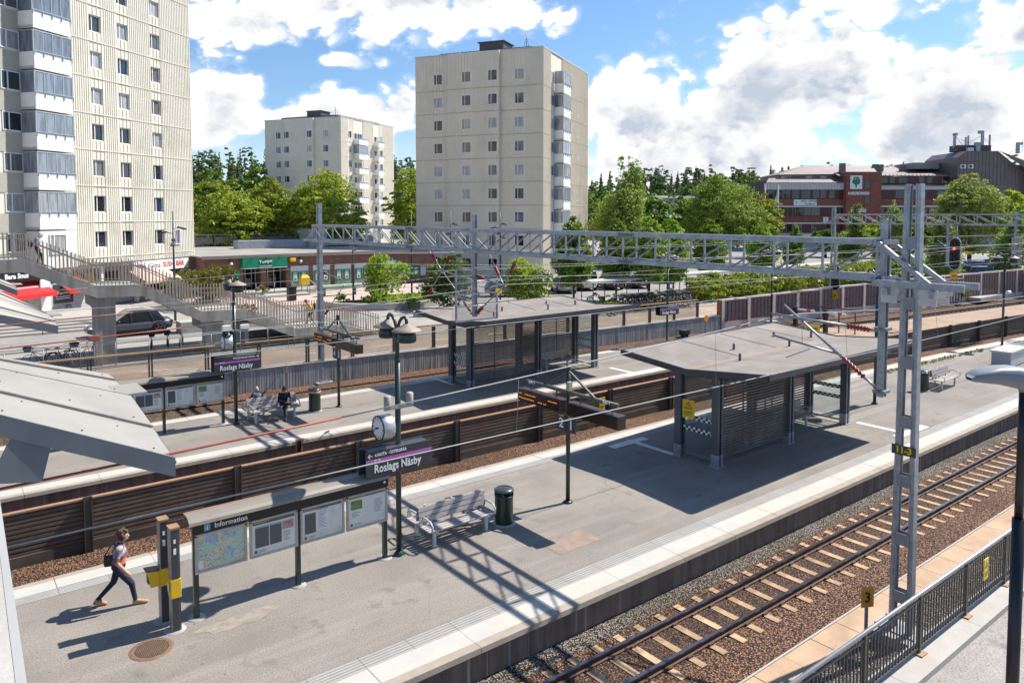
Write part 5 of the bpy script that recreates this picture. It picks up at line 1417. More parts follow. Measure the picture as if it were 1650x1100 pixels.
tc_=tower('apartment_tower','tall beige ribbed apartment tower in the middle of the photo',(cx,cy,0),RZ,16.8,18.6,.8,rowsC,beige,[2.55,6.6,10.05,14.0-.7],[(2.9,1.05),(8.2,.75),(10.4,.75),(13.4,.75)],[(3.9+.15,6.9,1.25,lambda k:True)],27.5,segA=[(4.6,11.5,.45)],skipB=[(2.8,4.1)])
cx,cy=rd(-32.,140.)
tower('apartment_tower','smaller looking farther apartment tower between trees, left of the middle',(cx,cy,0),RZ,17.5,18.8,.8,[24.0-2.8*k for k in range(8)],mat('pale greenish cladding',(.76,.70,.575),.6,.05,.6,dirt=(.66,.61,.5),dirtamt=.25,dscale=.25),[2.6,4.9,10.2,13.6],[(2.4,1.1),(7.6,.6),(8.9,.6),(13.4,1.2)],[(4.2,7.3,1.3,lambda k:k==1),(11.2,13.2,1.2,lambda k:False)],26.3,segA=[(4.6,11.7,.45)])
# the big left tower: its balcony facade faces the station
e=Vector((.802,.5966)); base=Vector(rd(-32.8,58.7)); org=base-e*10.
lt=tower('apartment_tower','huge cream apartment tower at left edge with white glazed balconies',(org.x,org.y,0),math.atan2(.5966,.802),14,21.2,4.3,[6.85+2.8*k for k in range(10)],cream,[],[(2.3,1.5),(9.75,1.2),(12.55,1.2),(16.2,1.15)],[(3.75,6.9,1.35,lambda k:True)],36.,skipB=[(1.2,3.9)],rec=.2)
fb=Fc((0,0,0),(1,0,0),(0,-1,0))
m=MB()
for k in range(10):
    z=6.85+2.8*k; fb.box(m,1.5,4.0,.02,.05,z-2.78,z-1.42)
m.build('grey_spandrel',mat('grey green spandrel',(.37,.36,.30),.6,.06,2.),lt)
window(lt,fb,18.45,19.35,5.5,6.85,.3,.22)
m=MB(); fb.box(m,19.6,21.25,-.4,.18,4.3,36.1); m.build('corner_pier',mat('smooth cream pier',(.64,.59,.48),.6,.04),lt)
m=MB(); fb.box(m,3.75,6.9,.04,1.3,4.3,7.0); m.build('base_bay',mat('white ribbed bay',(.66,.64,.6),.6,.06),lt); window(lt,fb,4.5,5.9,5.35,6.75,.25,1.32)
# street level shops under the tower
m=MB(); fb.box(m,-.5,21.,-5,-.9,.8,4.28); m.build('shop_wall',mat('shop wall grey',(.33,.32,.30),.85,.12,1.),lt)
m=MB()
for a0,a1,c in ((8.0,9.0,0),(9.6,10.5,0),):
    fb.box(m,a0,a1,-.88,-.70,.9,3.6)
m.build('shop_door',mat('orange varnished door',(.46,.205,.03),.5,.12),lt)
m=MB()
for a0,a1 in ((9.02,9.58),(10.55,13.2),(15.,20.)): fb.box(m,a0,a1,-.88,-.83,1.5 if a0>11 else 1.0,3.5)
m.build('shop_window',pane_d,lt)
m=MB(); fb.box(m,11.3,15,-.86,-.7,.85,1.9); m.build('shop_base',conc_l,lt)
m=MB()
for a in (7.7,10.9,14.6,20.6): fb.box(m,a-.15,a+.15,-.6,-.3,.8,4.29)
m.build('shop_column',white,lt)
m=MB(); fb.box(m,-.5,21.1,-1.,.04,4.0,4.29); m.build('lintel',mat('weathered lintel',(.40,.37,.31),.8,.1),lt)
def onf(a,t,z):
    q=Matrix.Rotation(math.atan2(.5966,.802),4,'Z')@Vector(fb.p(a,t,z)); return (q.x+org.x,q.y+org.y,q.z)
ltrz=math.atan2(.5966,.802)
t=thing('shop_sign','long white sushi bar sign with red fish under the tower','shop sign',onf(17.0,.12,3.75),ltrz,group='shop signs under the left tower')
m=MB(); m.box(-3.4,3.4,-.06,.06,-.45,.45); m.build('board',white,t)
text('Gima',.62,(-1.55,-.07,.0),FACE_V,mat('sign navy',(.05,.03,.12),.5,.05),t,bold=.0,align='LEFT'); text('SUSHI BAR',.62,(.1,-.07,0),FACE_V,red,t,bold=.02,align='LEFT',sx=.92)
m=MB(); m.add([(-3.1,-.068,-.02),(-2.7,-.068,.2),(-2.1,-.068,.08),(-1.75,-.068,-.28),(-2.5,-.068,-.08)],[(0,4,3,2,1)]); m.build('fish_symbol',red,t)
t=thing('shop_sign','black shop sign reading Bara Snus above red awning','shop sign',onf(2.6,.95,3.95),ltrz,group='shop signs under the left tower')
m=MB(); m.box(-2.6,2.9,-.1,.1,-.38,.38); m.build('board',black,t); text('Bara Snus',.46,(-.55,-.11,0),FACE_V,ink,t,bold=.03)
def awning(a0,a1,lb,mt):
    t=thing('shop_awning',lb,'awning',onf(a0,.0,2.7),ltrz,group='shop awnings')
    L=a1-a0; m=MB(); m.hexa([(0,-1.75,-.08),(L,-1.75,-.08),(L,-.1,.72),(0,-.1,.72)],[(0,-1.77,-.05),(L,-1.77,-.05),(L,-.1,.76),(0,-.1,.76)]); m.box(0,L,-1.79,-1.76,-.3,-.03); m.build('cloth',mt,t)
    m=MB()
    for x in (.05,L-.05): m.tube([(x,-1.7,-.06),(x,-.1,.2)],.025,6)
    m.build('arm',galv,t)
redcl=mat('red awning cloth',(.66,.012,.014),.7,.06)
awning(-.6,4.6,'red awning under the black shop sign',redcl); awning(5.6,8.2,'red awning right of the grey shop corner',redcl); awning(13.2,17.5,'faded pink awning below the sushi sign',mat('faded awning',(.55,.36,.30),.7,.08))
t=thing('shop_kiosk','grey corner shop block with dark window poster below stairs','shop',onf(0,0,.8),ltrz)
m=MB(); m.box(-1.5,8.3,-.95,-.02,0,2.35); m.m=1; m.box(3.9,4.7,-1.05,-.96,0,2.9); m.m=0; m.build('wall',[mat('painted grey wall',(.42,.42,.40),.8,.2,2.),white],t)
m=MB(); m.box(5.0,6.7,-1.0,-.955,.9,2.3); o=m.build('window_poster',sign_d,t); text('Öppettider',.24,(5.85,-1.01,1.65),FACE_V,ink,o,bold=.01)
m=MB(); 
for z in (1.35,1.2): m.box(5.2,6.4,-1.008,-1.0,z,z+.05)
m.build('small_print',white,o)
m=MB(); m.beam((5.95,-1.008,.45),(6.25,-1.008,.7),.01,.03); m.beam((6.55,-1.008,.45),(6.25,-1.008,.7),.01,.03); m.beam((5.9,-1.008,.7),(6.6,-1.008,.7),.01,.03); m.beam((6.05,-1.008,.7),(6.2,-1.008,.3),.01,.03); m.beam((6.45,-1.008,.7),(6.3,-1.008,.3),.01,.03); m.build('graffiti',black,t)
# ---------------------------------------------------------------- brick grocery store
brick=m_brick('red brick',(.27,.10,.062),(.20,.075,.05),(.32,.26,.22))
gs=thing('grocery_store','low red brick grocery store with flat roof and green signs','store',(20,69.5,.8),0)
def gb(m,a,b,c,d,e_,f): return m.box(a-20,b-20,c-69.5,d-69.5,e_-.8,f-.8)
m=MB(); gb(m,19.6,23.0,69.5,95,.8,4.25); gb(m,23.0,27.1,70.9,95,.8,4.25); gb(m,27.1,43.7,69.5,95,.8,4.25); gb(m,23.0,27.1,69.5,70.89,3.3,4.25); m.build('wall',brick,gs)
m=MB(); gb(m,19.3,44.0,69.25,95.3,4.251,4.36); m.build('roof',mat('grey flat roof',(.30,.28,.255),.9,.14,.4,dirt=(.2,.19,.18),dirtamt=.5,dscale=.3),gs)
m=MB(); gb(m,19.25,44.05,69.17,69.25,4.12,4.42); m.build('roof_edge',mat('brown roof edge',(.24,.20,.165),.6,.1),gs)
m=MB(); gb(m,24.62,25.15,69.52,70.8,.8,3.29); m.build('brick_pier',brick,gs)
fs=Fc((0,0,0),(1,0,0),(0,-1,0))
for a0,a1,wd in ((23.05,24.6,1),(25.2,27.05,1)):
    m=MB(); x0,x1=a0-20,a1-20
    for x in (x0,x0+.5,x0+1.1,x1-.08): m.box(x,x+.08,1.30,1.38,0,2.6)
    m.box(x0,x1,1.30,1.38,2.6,2.7); o=m.build('entrance',pale,gs); m=MB(); m.box(x0,x1,1.385,1.395,.1,2.6); m.build('door_glass',pane_d,o)
gpost=mat('green poster',(.01,.20,.095),.4,.05)
for i,x0 in enumerate((27.5,29.77,32.04,34.22)):
    m=MB(); m.box(x0-20,x0-18.22,-.05,-.001,.35,2.4); m.m=1; m.box(x0-20,x0-18.22,-.07,-.051,1.9,2.4); m.m=0; o=m.build('shop_window',[mat('display window',(.34,.36,.30),.3,.5,3.),pale],gs)
    for k in (0,1):
        xx=x0-20+.06+k*.86; m=MB(); m.box(xx,xx+.78,-.075,-.0705,.75,1.86); m.m=1; m.box(xx+.2,xx+.58,-.080,-.0755,.9,1.6); m.m=2; m.disc((xx+.39,-.083,1.1),.12,12,'y'); m.m=1; m.box(xx+.2,xx+.6,-.08,-.0755,1.68,1.75); m.m=0; m.build('poster',[gpost,paper_w,red],o)
m=MB(); m.box(2.76,6.95,-.65,-.02,2.42,3.27); o=m.build('fascia_sign',mat('green fascia',(.0,.255,.125),.45,.04),gs)
m=MB(); m.box(2.76,6.95,-.66,-.02,2.36,2.418); m.build('sign_edge',white,o)
m=MB(); m.box(4.3,5.45,-.665,-.655,2.72,3.24); m.build('logo_panel',mat('dark green panel',(.0,.12,.06),.4,.04),o)
text('Tempo',.42,(4.87,-.68,2.99),(R(90),R(-6),0),ink,o,bold=.03); text('ROSLAGS NÄSBY',.15,(4.87,-.672,2.55),FACE_V,ink,o,bold=.02,sx=1.1)
m=MB()
for x in (3.6,4.9,6.2): m.box(x-.1,x+.1,-.95,-.55,3.29,3.36)
m.build('spot_lamp',dark,gs)
m=MB(); m.box(1.17,2.68,-.03,-.001,.9,2.2); m.build('green_panel',mat('green fascia',(.0,.255,.125)),gs)
t=thing('letter_box','yellow wall lamp box beside the green store sign','wall box',(27.6,69.2,3.9)); m=MB(); m.box(-.27,.27,-.2,.25,-.25,.1); m.box(-.2,.2,-.25,-.2,-.2,.0); m.build('box',yellow,t,bevel=.04)
t=thing('map_board','pale blue framed map board on brick wall behind young tree','map board',(37.75,69.3,2.7)); m=MB(); m.box(-1.2,1.2,-.05,.05,-.68,.68); m.m=1; m.box(-1.08,1.08,-.07,-.051,-.56,.56); m.build('board',[mat('turquoise frame',(.02,.36,.50),.4,.05),mapm],t)
for x,lb,w,mt in ((40.95,'pair of green notices on the brick wall right of the map',1.6,gpost),):
    t=thing('notice_board',lb,'notice',(x,69.4,2.05)); m=MB(); m.box(-.85,-.03,-.04,.05,-.5,.5); m.box(.03,.85,-.04,.05,-.5,.5); m.m=1; 
    for s in (-.44,.44): m.disc((s,-.045,-.1),.2,12,'y'); m.box(s-.18,s+.18,-.045,-.041,.3,.4)
    m.build('board',[mt,white],t)
for x,lb in ((39.5,'grey cabinet door left of green notices'),(42.3,'grey cabinet door right of green notices')):
    t=thing('wall_cabinet',lb,'wall cabinet',(x,69.4,2.1)); m=MB(); m.box(-.3,.3,-.06,.06,-.5,.5); m.m=1; m.box(-.26,.26,-.066,-.061,-.46,.46); m.build('door',[pale,mat('cabinet grey',(.40,.42,.43),.5,.1)],t)
for x,lb in ((21.8,'white globe lamp on brick wall left of green sign'),(28.4,'white globe lamp on brick wall right of green sign')):
    t=thing('wall_lamp',lb,'wall lamp',(x,69.3,3.75)); m=MB(); m.ball((0,-.2,-.1),.14,12,8); m.build('globe',white,t); m=MB(); m.box(-.04,.04,-.2,.2,.1,.3); m.build('bracket',dark,t)
m=MB(); gb(m,27.4,38.5,68.0,69.2,.8,1.2); tag(m.build('concrete_ledge',conc,loc=(20,69.5,.8)),'low grey concrete ledge along the brick store windows','ledge')
# roof furniture of the store
t=thing('roof_duct','grey ventilation ducts and box on the store roof','roof duct',(36,84,4.36)); m=MB(); m.box(-9,-1,-.8,.8,0,.9); m.box(-1,1.2,-1.5,1.5,0,2.1); m.box(1.2,6,-1,1,.1,.9); m.box(5.5,7.5,-1.,1.,0,1.3); m.build('duct',galv,t,bevel=.05)
t=thing('roof_screen','long weathered slatted screens standing on the store roof','roof screen',(33,91.,4.36)); m=MB()
for k in range(7): m.box(-9+k*2.9,-6.4+k*2.9,-.1,.1,.3,1.15); 
for k in range(15): m.box(-9.1+k*1.45,-9.0+k*1.45,-.12,.12,0,1.35)
m.box(-9,12,-.5,.6,1.36,1.44); m.build('screen',mat('grey weathered boards',(.17,.155,.135),.8,.25,3.),t)
# ---------------------------------------------------------------- brick office building, far right
brick2=m_brick('office brick',(.34,.10,.058),(.28,.082,.05),(.25,.2,.17),1.,.3,.1)
maroon=mat('maroon window band',(.085,.02,.026),.4,.15); zinc=mat('brown zinc sheet',(.17,.135,.125),.45,.1,.8,.2); zincl=mat('light zinc fascia',(.52,.52,.52),.5,.06); roofz=mat('weathered pink roof sheet',(.25,.195,.175),.5,.1,.8,.1)
ox,oy=rd(51.8,152.)
RO=math.atan2(-Cx,Sx)
of=thing('office_building','large red brick office building with brown roof at the right','office building',(ox,oy,0),RO)
f0=Fc((0,0,0),(1,0,0),(0,-1,0))
def band(x0,x1,t_,z0,seed,name='window_band',h=1.75):
    m=MB(); f0.box(m,x0,x1,-1,t_-.12,z0,z0+h); o=m.build(name,maroon,of)
    r2=random.Random(seed); x=x0+.3; g=MB(); f=MB()
    while x<x1-1.5:
        w=r2.choice((.9,1.2,1.6)); 
        if r2.random()<.75:
            g.quad(f0.p(x,t_-.09,z0+.15),f0.p(x+w,t_-.09,z0+.15),f0.p(x+w,t_-.09,z0+h-.1),f0.p(x,t_-.09,z0+h-.1))
            for a in (x-.04,x+w-.04): f0.box(f,a,a+.08,t_-.11,t_-.05,z0+.1,z0+h-.06)
        x+=w+r2.uniform(.15,1.0)
    g.build('panes',pane_d,o); f.build('mullions',mat('grey green frame',(.22,.22,.21),.5,.1),o)
LW=15.6
m=MB(); f0.box(m,0,LW,-14,-1,.8,14.9); m.build('core_wall',mat('core dark',(.06,.05,.05),.8,.1),of)
for k,(z0) in enumerate((4.35,7.75,11.25)):
    band(0,LW,0,z0,10+k,h=1.85)
for z0,z1 in ((6.25,7.72),(9.65,11.22)):
    m=MB(); f0.box(m,-.02,LW,-1.2,.05,z0,z1-.0); m.build('brick_band',brick2,of)
for z0 in (6.2-.0,9.6,):
    m=MB(); f0.box(m,-.04,LW,-1.2,.09,z0+1.2-1.2,z0+.28); m.build('white_ledge',mat('pale concrete ledge',(.62,.60,.57),.7,.06),of)
m=MB(); f0.box(m,0,LW,-1.2,.06,.8,4.33); m.build('ground_floor',mat('pale grey render',(.46,.455,.45),.8,.07),of)
m=MB(); f0.box(m,-.1,LW,-1.3,.3,13.15,14.5); m.build('zinc_band',zincl,of)
m=MB()
for k in range(26): f0.box(m,k*.62,k*.62+.05,.3,.33,13.15,14.5)
m.build('zinc_seams',mat('zinc seam',(.30,.30,.30),.5,.05),of)
m=MB(); m.hexa([(-.3,-.5,14.52),(LW+.2,-.5,14.52),(LW+.2,2.3,15.5),(1.2,2.3,15.5)],[(-.3,-.52,14.6),(LW+.2,-.52,14.6),(LW+.2,2.3,15.6),(1.2,2.3,15.6)]); m.build('lower_roof',roofz,of)
m=MB(); m.box(3.3,LW,2.4,14,14.6,16.3); o=m.build('attic_wall',zinc,of)
for x in (3.8,4.6,8.9,11.9,15.0):
    if x<LW-1: window(of,Fc((0,2.4,0),(1,0,0),(0,-1,0)),x,x+1.1,14.95,16.0,None,0)
m=MB(); m.add([(3.0,2.0,16.3),(LW+8,2.0,16.5),(LW+8,14.,16.3),(3.,14,16.3),(10.2,7.0,18.5),(LW+9,7.0,18.5)],[(0,1,5,4),(0,4,3),(3,4,5,2),(0,3,2,1)]); m.build('attic_roof',roofz,of)
# brick stair tower
BT0,BT1=LW,LW+7.1
m=MB(); f0.box(m,BT0,BT1,-8,1.3,.8,16.5); m.build('brick_tower',brick2,of)
m=MB(); f0.box(m,BT0-.1,BT1+.1,-8,1.4,16.5,16.7); m.build('tower_cap',zinc,of)
ft=Fc((BT0,-1.3,0),(1,0,0),(0,-1,0))
for z in (13.3,10.2): window(of,ft,3.7,4.9,z,z+1.7,None,0,fm=dark,pm=pane_d)
bd=ft
m=MB(); m.box(BT0+.75,BT0+3.15,-1.4,-1.32,13.25,15.95); m.build('emblem_board',white,of)
m=MB(); r2=random.Random(2); c0=(BT0+1.95,14.75)
for k in range(60):
    a=r2.uniform(0,2*pi); q=math.sqrt(r2.random())*.72; m.disc((c0[0]+q*math.cos(a),-1.42-k*.0004,c0[1]+q*.95*math.sin(a)),.16,8,'y')
m.build('emblem_tree',mat('emblem green',(.0,.22,.12),.5,.2,3.),of)
m=MB(); m.box(c0[0]-.12,c0[0]+.12,-1.42,-1.405,13.5,14.2); m.build('emblem_trunk',mat('emblem brown',(.12,.03,.03),.5,.1),of)
m=MB()
for k in range(5): x=c0[0]-.5+k*.22; m.add([(x-.1,-1.43,15.5),(x+.16,-1.43,15.5),(x+.03,-1.43,15.8)],[(0,1,2)])
m.box(c0[0]-.6,c0[0]+.6,-1.43,-1.415,15.42,15.51); m.build('emblem_crown',red,of)
text('KARDBORREN',.80,(BT0+2.5,-1.36,12.35),FACE_V,ink,of,bold=.03,sx=.82); text('keolis',1.35,(BT0+2.6,-1.36,9.0),FACE_V,ink,of,bold=.02)
# right wing
RW0=BT1; RW1=RW0+62; z0x=RW0+14.8
m=MB(); f0.box(m,RW0,RW1,-14,-1,.8,15.9); m.build('core_wall',MATS['core dark'],of)
for k,z0 in enumerate((4.35,7.75,11.25)): band(RW0,RW1,0,z0,30+k,h=1.85)
band(RW0+.6,z0x+4,-.6,14.35,40,h=1.5)
for z0,z1 in ((6.25,7.72),(9.65,11.22)):
    m=MB(); f0.box(m,RW0,RW1,-1.2,.05,z0,z1); m.build('brick_band',brick2,of); m=MB(); f0.box(m,RW0,RW1,-1.2,.09,z0-.05,z0+.28); m.build('white_ledge',MATS['pale concrete ledge'],of)
m=MB(); f0.box(m,RW0,RW1,-1.2,.06,.8,4.33); m.build('ground_floor',MATS['pale grey render'],of)
m=MB(); f0.box(m,RW0,RW1,-1.3,.3,13.15,13.9); m.build('zinc_band',zincl,of)
m=MB(); m.hexa([(RW0,-.6,13.92),(RW1,-.6,13.92),(RW1,1.3,14.28),(RW0,1.3,14.28)],[(RW0,-.62,14.),(RW1,-.62,14.),(RW1,1.3,14.34),(RW0,1.3,14.34)]); m.build('lower_roof',roofz,of)
m=MB(); m.add([(BT0-1,.3,16.05),(z0x+9,.3,16.05),(z0x+9,12,18.4),(BT0-1,9,18.4)],[(0,1,2,3)]); m.add([(BT0-1,.3,15.9),(z0x+9,.3,15.9),(z0x+9,.3,16.05),(BT0-1,.3,16.05)],[(0,1,2,3)]); m.build('long_roof',roofz,of)
m=MB()
for k in range(24): m.cbox((BT1+k*.8,.45,16.2),(.12,.12,.16))
m.build('snow_guards',zinc,of)
# higher zinc block with sloped roof
m=MB(); poly=[(z0x,15.5),(z0x,19.6),(z0x+1.6,20.8),(z0x+8,20.8),(z0x+13.5,16.4),(z0x+13.5,8)]
vs=[(x,-2.,z) for x,z in poly]+[(x,10.,z) for x,z in poly]; k=len(poly)
m.add(vs,[tuple(range(k)),tuple(range(k,2*k))[::-1]]+[(i,k+i,k+(i+1)%k,(i+1)%k) for i in range(k)]); m.build('zinc_block',zinc,of)
m=MB()
for i in range(17): x=z0x+.4+i*.75; m.box(x-.03,x+.03,-2.04,-2.001,14,20.7 if z0x+1.6<x<z0x+8 else (19.8 if x<z0x+1.6 else 20.7-(x-z0x-8)*.8))
m.build('standing_seam',mat('zinc block seam',(.09,.07,.066),.5,.1),of)
m=MB(); m.hexa([(z0x+13.,-4.4,18.2),(z0x+60,-4.4,18.2),(z0x+60,4,20.9),(z0x+8.2,4,20.9)],[(z0x+13.,-4.42,18.3),(z0x+60,-4.42,18.3),(z0x+60,4,21.02),(z0x+8.2,4,21.02)]); m.m=1; m.add([(z0x+8,-2.1,20.9),(z0x+12.3,-4.6,16.9),(z0x+14.2,-4.6,16.9),(z0x+13,-4.4,18.3)],[(0,1,2,3)]); m.m=0; m.build('sloped_roof',[roofz,roofz],of)
m=MB(); m.box(z0x+13.52,z0x+60,-3.9,8,8,18.19); m.build('zinc_wing',zinc,of)
m=MB()
for i in range(36): x=z0x+14+i*.95; m.box(x-.03,x+.03,-3.94,-3.901,12,18.1)
m.build('standing_seam',MATS['zinc block seam'],of)
m=MB(); m.box(z0x-5.6,z0x-.3,4,12,17.6,18.9); m.m=0; m.build('roof_shed',mat('olive roof shed',(.27,.265,.23),.6,.1),of)
m=MB()
for x,y,z,h in ((BT0+1.0,3,16.8,1.9),(BT0+15,6,17.2,1.3),(BT0+9.3,6,17.2,1.5),(BT0+10.3,6,17.2,1.4)): m.box(x-.55,x+.55,y-.4,y+.4,z,z+h)
m.build('chimney',zinc,of)
m=MB()
for x in (z0x+.4,z0x+1.9): m.box(x,x+.95,-2.5,-2.05,17.3,18.1)
m.m=1; m.disc((z0x+.75,-2.52,17.7),.3,14,'y'); m.disc((z0x+2.25,-2.52,17.7),.3,14,'y'); m.build('cooling_unit',[white,dark],of)
# signs on the office
def osign(x0,x1,z0,z1,lb,lines__):
    q=Matrix.Rotation(RO,4,'Z')@Vector(((x0+x1)/2,-.14,(z0+z1)/2)); t=thing('office_sign',lb,'sign',(q.x+ox,q.y+oy,q.z),RO,group='signs on the office facade')
    m=MB(); m.box(-(x1-x0)/2,(x1-x0)/2,-.05,.05,-(z1-z0)/2,(z1-z0)/2); m.build('board',white,t)
    for tx,sz,xx,zz,mt in lines__: text(tx,sz,(xx,-.06,zz),FACE_V,mt,t,bold=.02,sx=.9)
osign(5.5,10.2,9.95,11.15,'white dental clinic sign on the upper brick band',[('OREN DENTAL',.55,.7,.27,mat('sign green',(.03,.15,.10),.5,.05)),('Tandläkare',.5,.9,-.3,print_d),('+',.9,-1.8,0,mat('sign green',(.03,.15,.10)))])
osign(11.6,12.6,6.4,7.6,'small white square sign on the lower brick band',[('LFM',.3,0,.25,print_d),('SFB',.3,0,-.15,print_d)])
osign(5.6,10.6,2.35,4.1,'white youth clinic sign above the ground floor',[('Täby ungdomsmottagning',.42,0,.3,print_d),('plan 2',.3,1.4,-.4,print_d)])
# antennas on the zinc block
def orel(x,y,z): q=Matrix.Rotation(RO,4,'Z')@Vector((x,y,z)); return (q.x+ox,q.y+oy,q.z)
t=thing('antenna_platform','rooftop mast platform with vertical antennas on the office','antenna',orel(z0x+4.9,2,20.75),RO)
m=MB(); m.box(-3.2,3.6,-1,2,.2,1.5); m.m=1; m.box(.0,.9,-1.8,-1.05,.1,2.0); m.m=2; m.box(-1.6,-.5,-1.9,-1.05,.2,.9); m.build('screen',[mat('purple brown screen',(.08,.065,.075),.6,.1),galv,white],t)
m=MB()
for x,h,w in ((-3.4,3.9,.2),(-1.1,3.2,.08),(-.6,3.5,.08),(2.3,4.5,.24),(3.8,3.7,.1)): m.box(x-w,x+w,-.3,.1,1.,h)
m.box(-3.6,-3.0,-.5,.3,3.5,4.); m.box(1.5,2.0,-.5,.3,3.9,4.5); m.build('antenna',galv,t)
m=MB()
for a,b in (((-3.3,0,3.5),(-1.6,0,1.5)),((-3.3,0,3.4),(-1.,0,2.3)),((-.6,0,1.9),(2.1,0,3.5)),((2.5,0,3.2),(3.7,0,1.9)),((1.8,0,4.1),(2.3,0,4.1))): m.tube([a,b],.035,5)
m.build('brace',galv_d,t)
t=thing('antenna','single rooftop antenna with braces further right on the office','antenna',orel(z0x+14.6,2,20.4),RO); m=MB(); m.box(-.26,.26,-.3,.3,.2,2.5); m.box(.55,.9,-.3,.3,2.,2.5); m.build('antenna',galv,t); m=MB()
for a,b in (((0,0,1.4),(-2.2,0,-.2)),((.9,0,2.2),(2.4,0,-.2)),((.9,0,3.3),(.9,0,.2))): m.tube([a,b],.04,5)
m.build('brace',galv_d,t)
# small distant houses in the trees
def house(loc,rz,label,w,d,h,rh,wm,rm):
    t=thing('small_house',label,'house',loc,rz,group='distant small houses'); m=MB(); m.box(0,w,0,d,0,h); m.build('wall',wm,t)
    m=MB(); m.add([(-.4,-.5,h),(w+.4,-.5,h),(w+.4,d+.5,h),(-.4,d+.5,h),(-.4,d/2,h+rh),(w+.4,d/2,h+rh)],[(0,1,5,4),(2,3,4,5),(0,4,3),(1,2,5)]); r_=m.build('roof',rm,t); m=MB(); m.box(w*.4,w*.4+.8,d/2-.4,d/2+.4,h+rh-.6,h+rh+.9); m.build('chimney',rm,r_)
    f=Fc((0,0,0),(1,0,0),(0,-1,0))
    for k in range(int(w/3)): window(t,f,.8+k*3,2.+k*3,1.2,2.6,.5)
tile=mat('orange tile roof',(.42,.17,.10),.8,.12)
hx,hy=rd(45.5,205); house((hx,hy,.8),RO,'distant white house with orange tiled roof between trees',10,8,4.2,3.6,white,tile)
hx,hy=rd(48,245); house((hx,hy,4),RO,'distant pale grey block behind the white house',16,9,9.5,.8,mat('pale grey wall',(.5,.5,.49),.8,.05),mat('grey roof',(.2,.2,.2),.8,.1))
hx,hy=rd(33,215); house((hx,hy,.8),RO,'distant house half hidden right of the middle tower',12,8,6,3.,mat('brown wall',(.2,.15,.12),.8,.1),mat('grey roof',(.2,.2,.2)))
# ---------------------------------------------------------------- trees and plants
def np_mesh(name,V,F,mats,mi=None,smooth=False):
    me=bpy.data.meshes.new(name); n=len(V); k=F.shape[1]; m=len(F)
    me.vertices.add(n); me.vertices.foreach_set('co',V.astype(np.float32).ravel())
    me.loops.add(m*k); me.loops.foreach_set('vertex_index',F.astype(np.int32).ravel())
    me.polygons.add(m); me.polygons.foreach_set('loop_start',np.arange(0,m*k,k,dtype=np.int32))
    for x in mats: me.materials.append(x)
    if mi is not None: me.polygons.foreach_set('material_index',mi.astype(np.int32))
    me.update(calc_edges=True); me.validate(); return me
def leaf_quads(rng,P,Nrm,size,jit=.9,aspect=1.5):
    """one bent leaf cluster per point, roughly facing outward"""
    n=len(P); d=Nrm+rng.normal(0,jit,(n,3)); d/=np.linalg.norm(d,axis=1,keepdims=True)
    a=np.cross(d,rng.normal(0,1,(n,3))); a/=np.linalg.norm(a,axis=1,keepdims=True)+1e-9; b=np.cross(d,a)
    s=size*rng.uniform(.6,1.35,(n,1)); a=a*s*.5*aspect; b=b*s*.5
    V=np.empty((n,4,3)); V[:,0]=P-a; V[:,1]=P+b*.9-d*s*.12; V[:,2]=P+a; V[:,3]=P-b*.9-d*s*.12
    F=np.arange(4*n).reshape(n,4); return V.reshape(-1,3),F
def crown_points(rng,blobs,n,clump,fill=.35,shell=.55):
    """blobs: (x,y,z,rx,ry,rz) ellipsoids. leaves sit on clumps spread over them"""
    W_=np.array([b[3]*b[4]+b[4]*b[5] for b in blobs]); W_=W_/W_.sum()
    nc=max(6,int(n/clump)); P=[];Q=[]
    idx=rng.choice(len(blobs),nc,p=W_)
    for i in idx:
        b=blobs[i]; d=rng.normal(0,1,3); d/=np.linalg.norm(d); r=rng.uniform(shell,1.0)**.5
        c=np.array(b[:3])+d*np.array(b[3:])*r
        cr=fill*min(b[3:])*rng.uniform(.6,1.2)
        e=rng.normal(0,1,(clump,3)); e/=np.linalg.norm(e,axis=1,keepdims=True); e[:,2]=np.abs(e[:,2])*.9-.25
        rad=rng.uniform(.55,1.,(clump,1)); P.append(c+e*cr*rad*np.array([1,1,.75])); Q.append(e*.7+d*.3+np.array([0,0,.25]))
    return np.concatenate(P),np.concatenate(Q)
bark=mat('brown bark',(.10,.075,.055),.9,.25,6.); bark_b=mat('birch bark',(.42,.40,.36),.8,.3,5.)
lf_maple=m_leaf('maple leaf',(0.128,0.221,0.026),(0.246,0.331,0.041)); lf_dark=m_leaf('dark hornbeam leaf',(.11,.23,.035),(.17,.29,.045)); lf_birch=m_leaf('birch leaf',(.105,.20,.05),(.165,.26,.075),.4); lf_young=m_leaf('young bright leaf',(.14,.25,.035),(.22,.33,.05),.4)
lf_con=m_leaf('spruce needle',(.055,.10,.05),(.09,.145,.065),.25,.25); lf_con0=m_leaf('dark needle',(0.016,0.043,0.019),(0.034,0.078,0.028),.1,.25); lf_for=m_leaf('forest leaf',(0.066,0.155,0.030),(0.142,0.253,0.041),.25,.15); lf_hedge=m_leaf('hedge leaf',(.15,.24,.025),(.24,.33,.04),.3); lf_red=m_leaf('purple shrub leaf',(0.133,0.088,0.065),(0.209,0.174,0.094),.2)
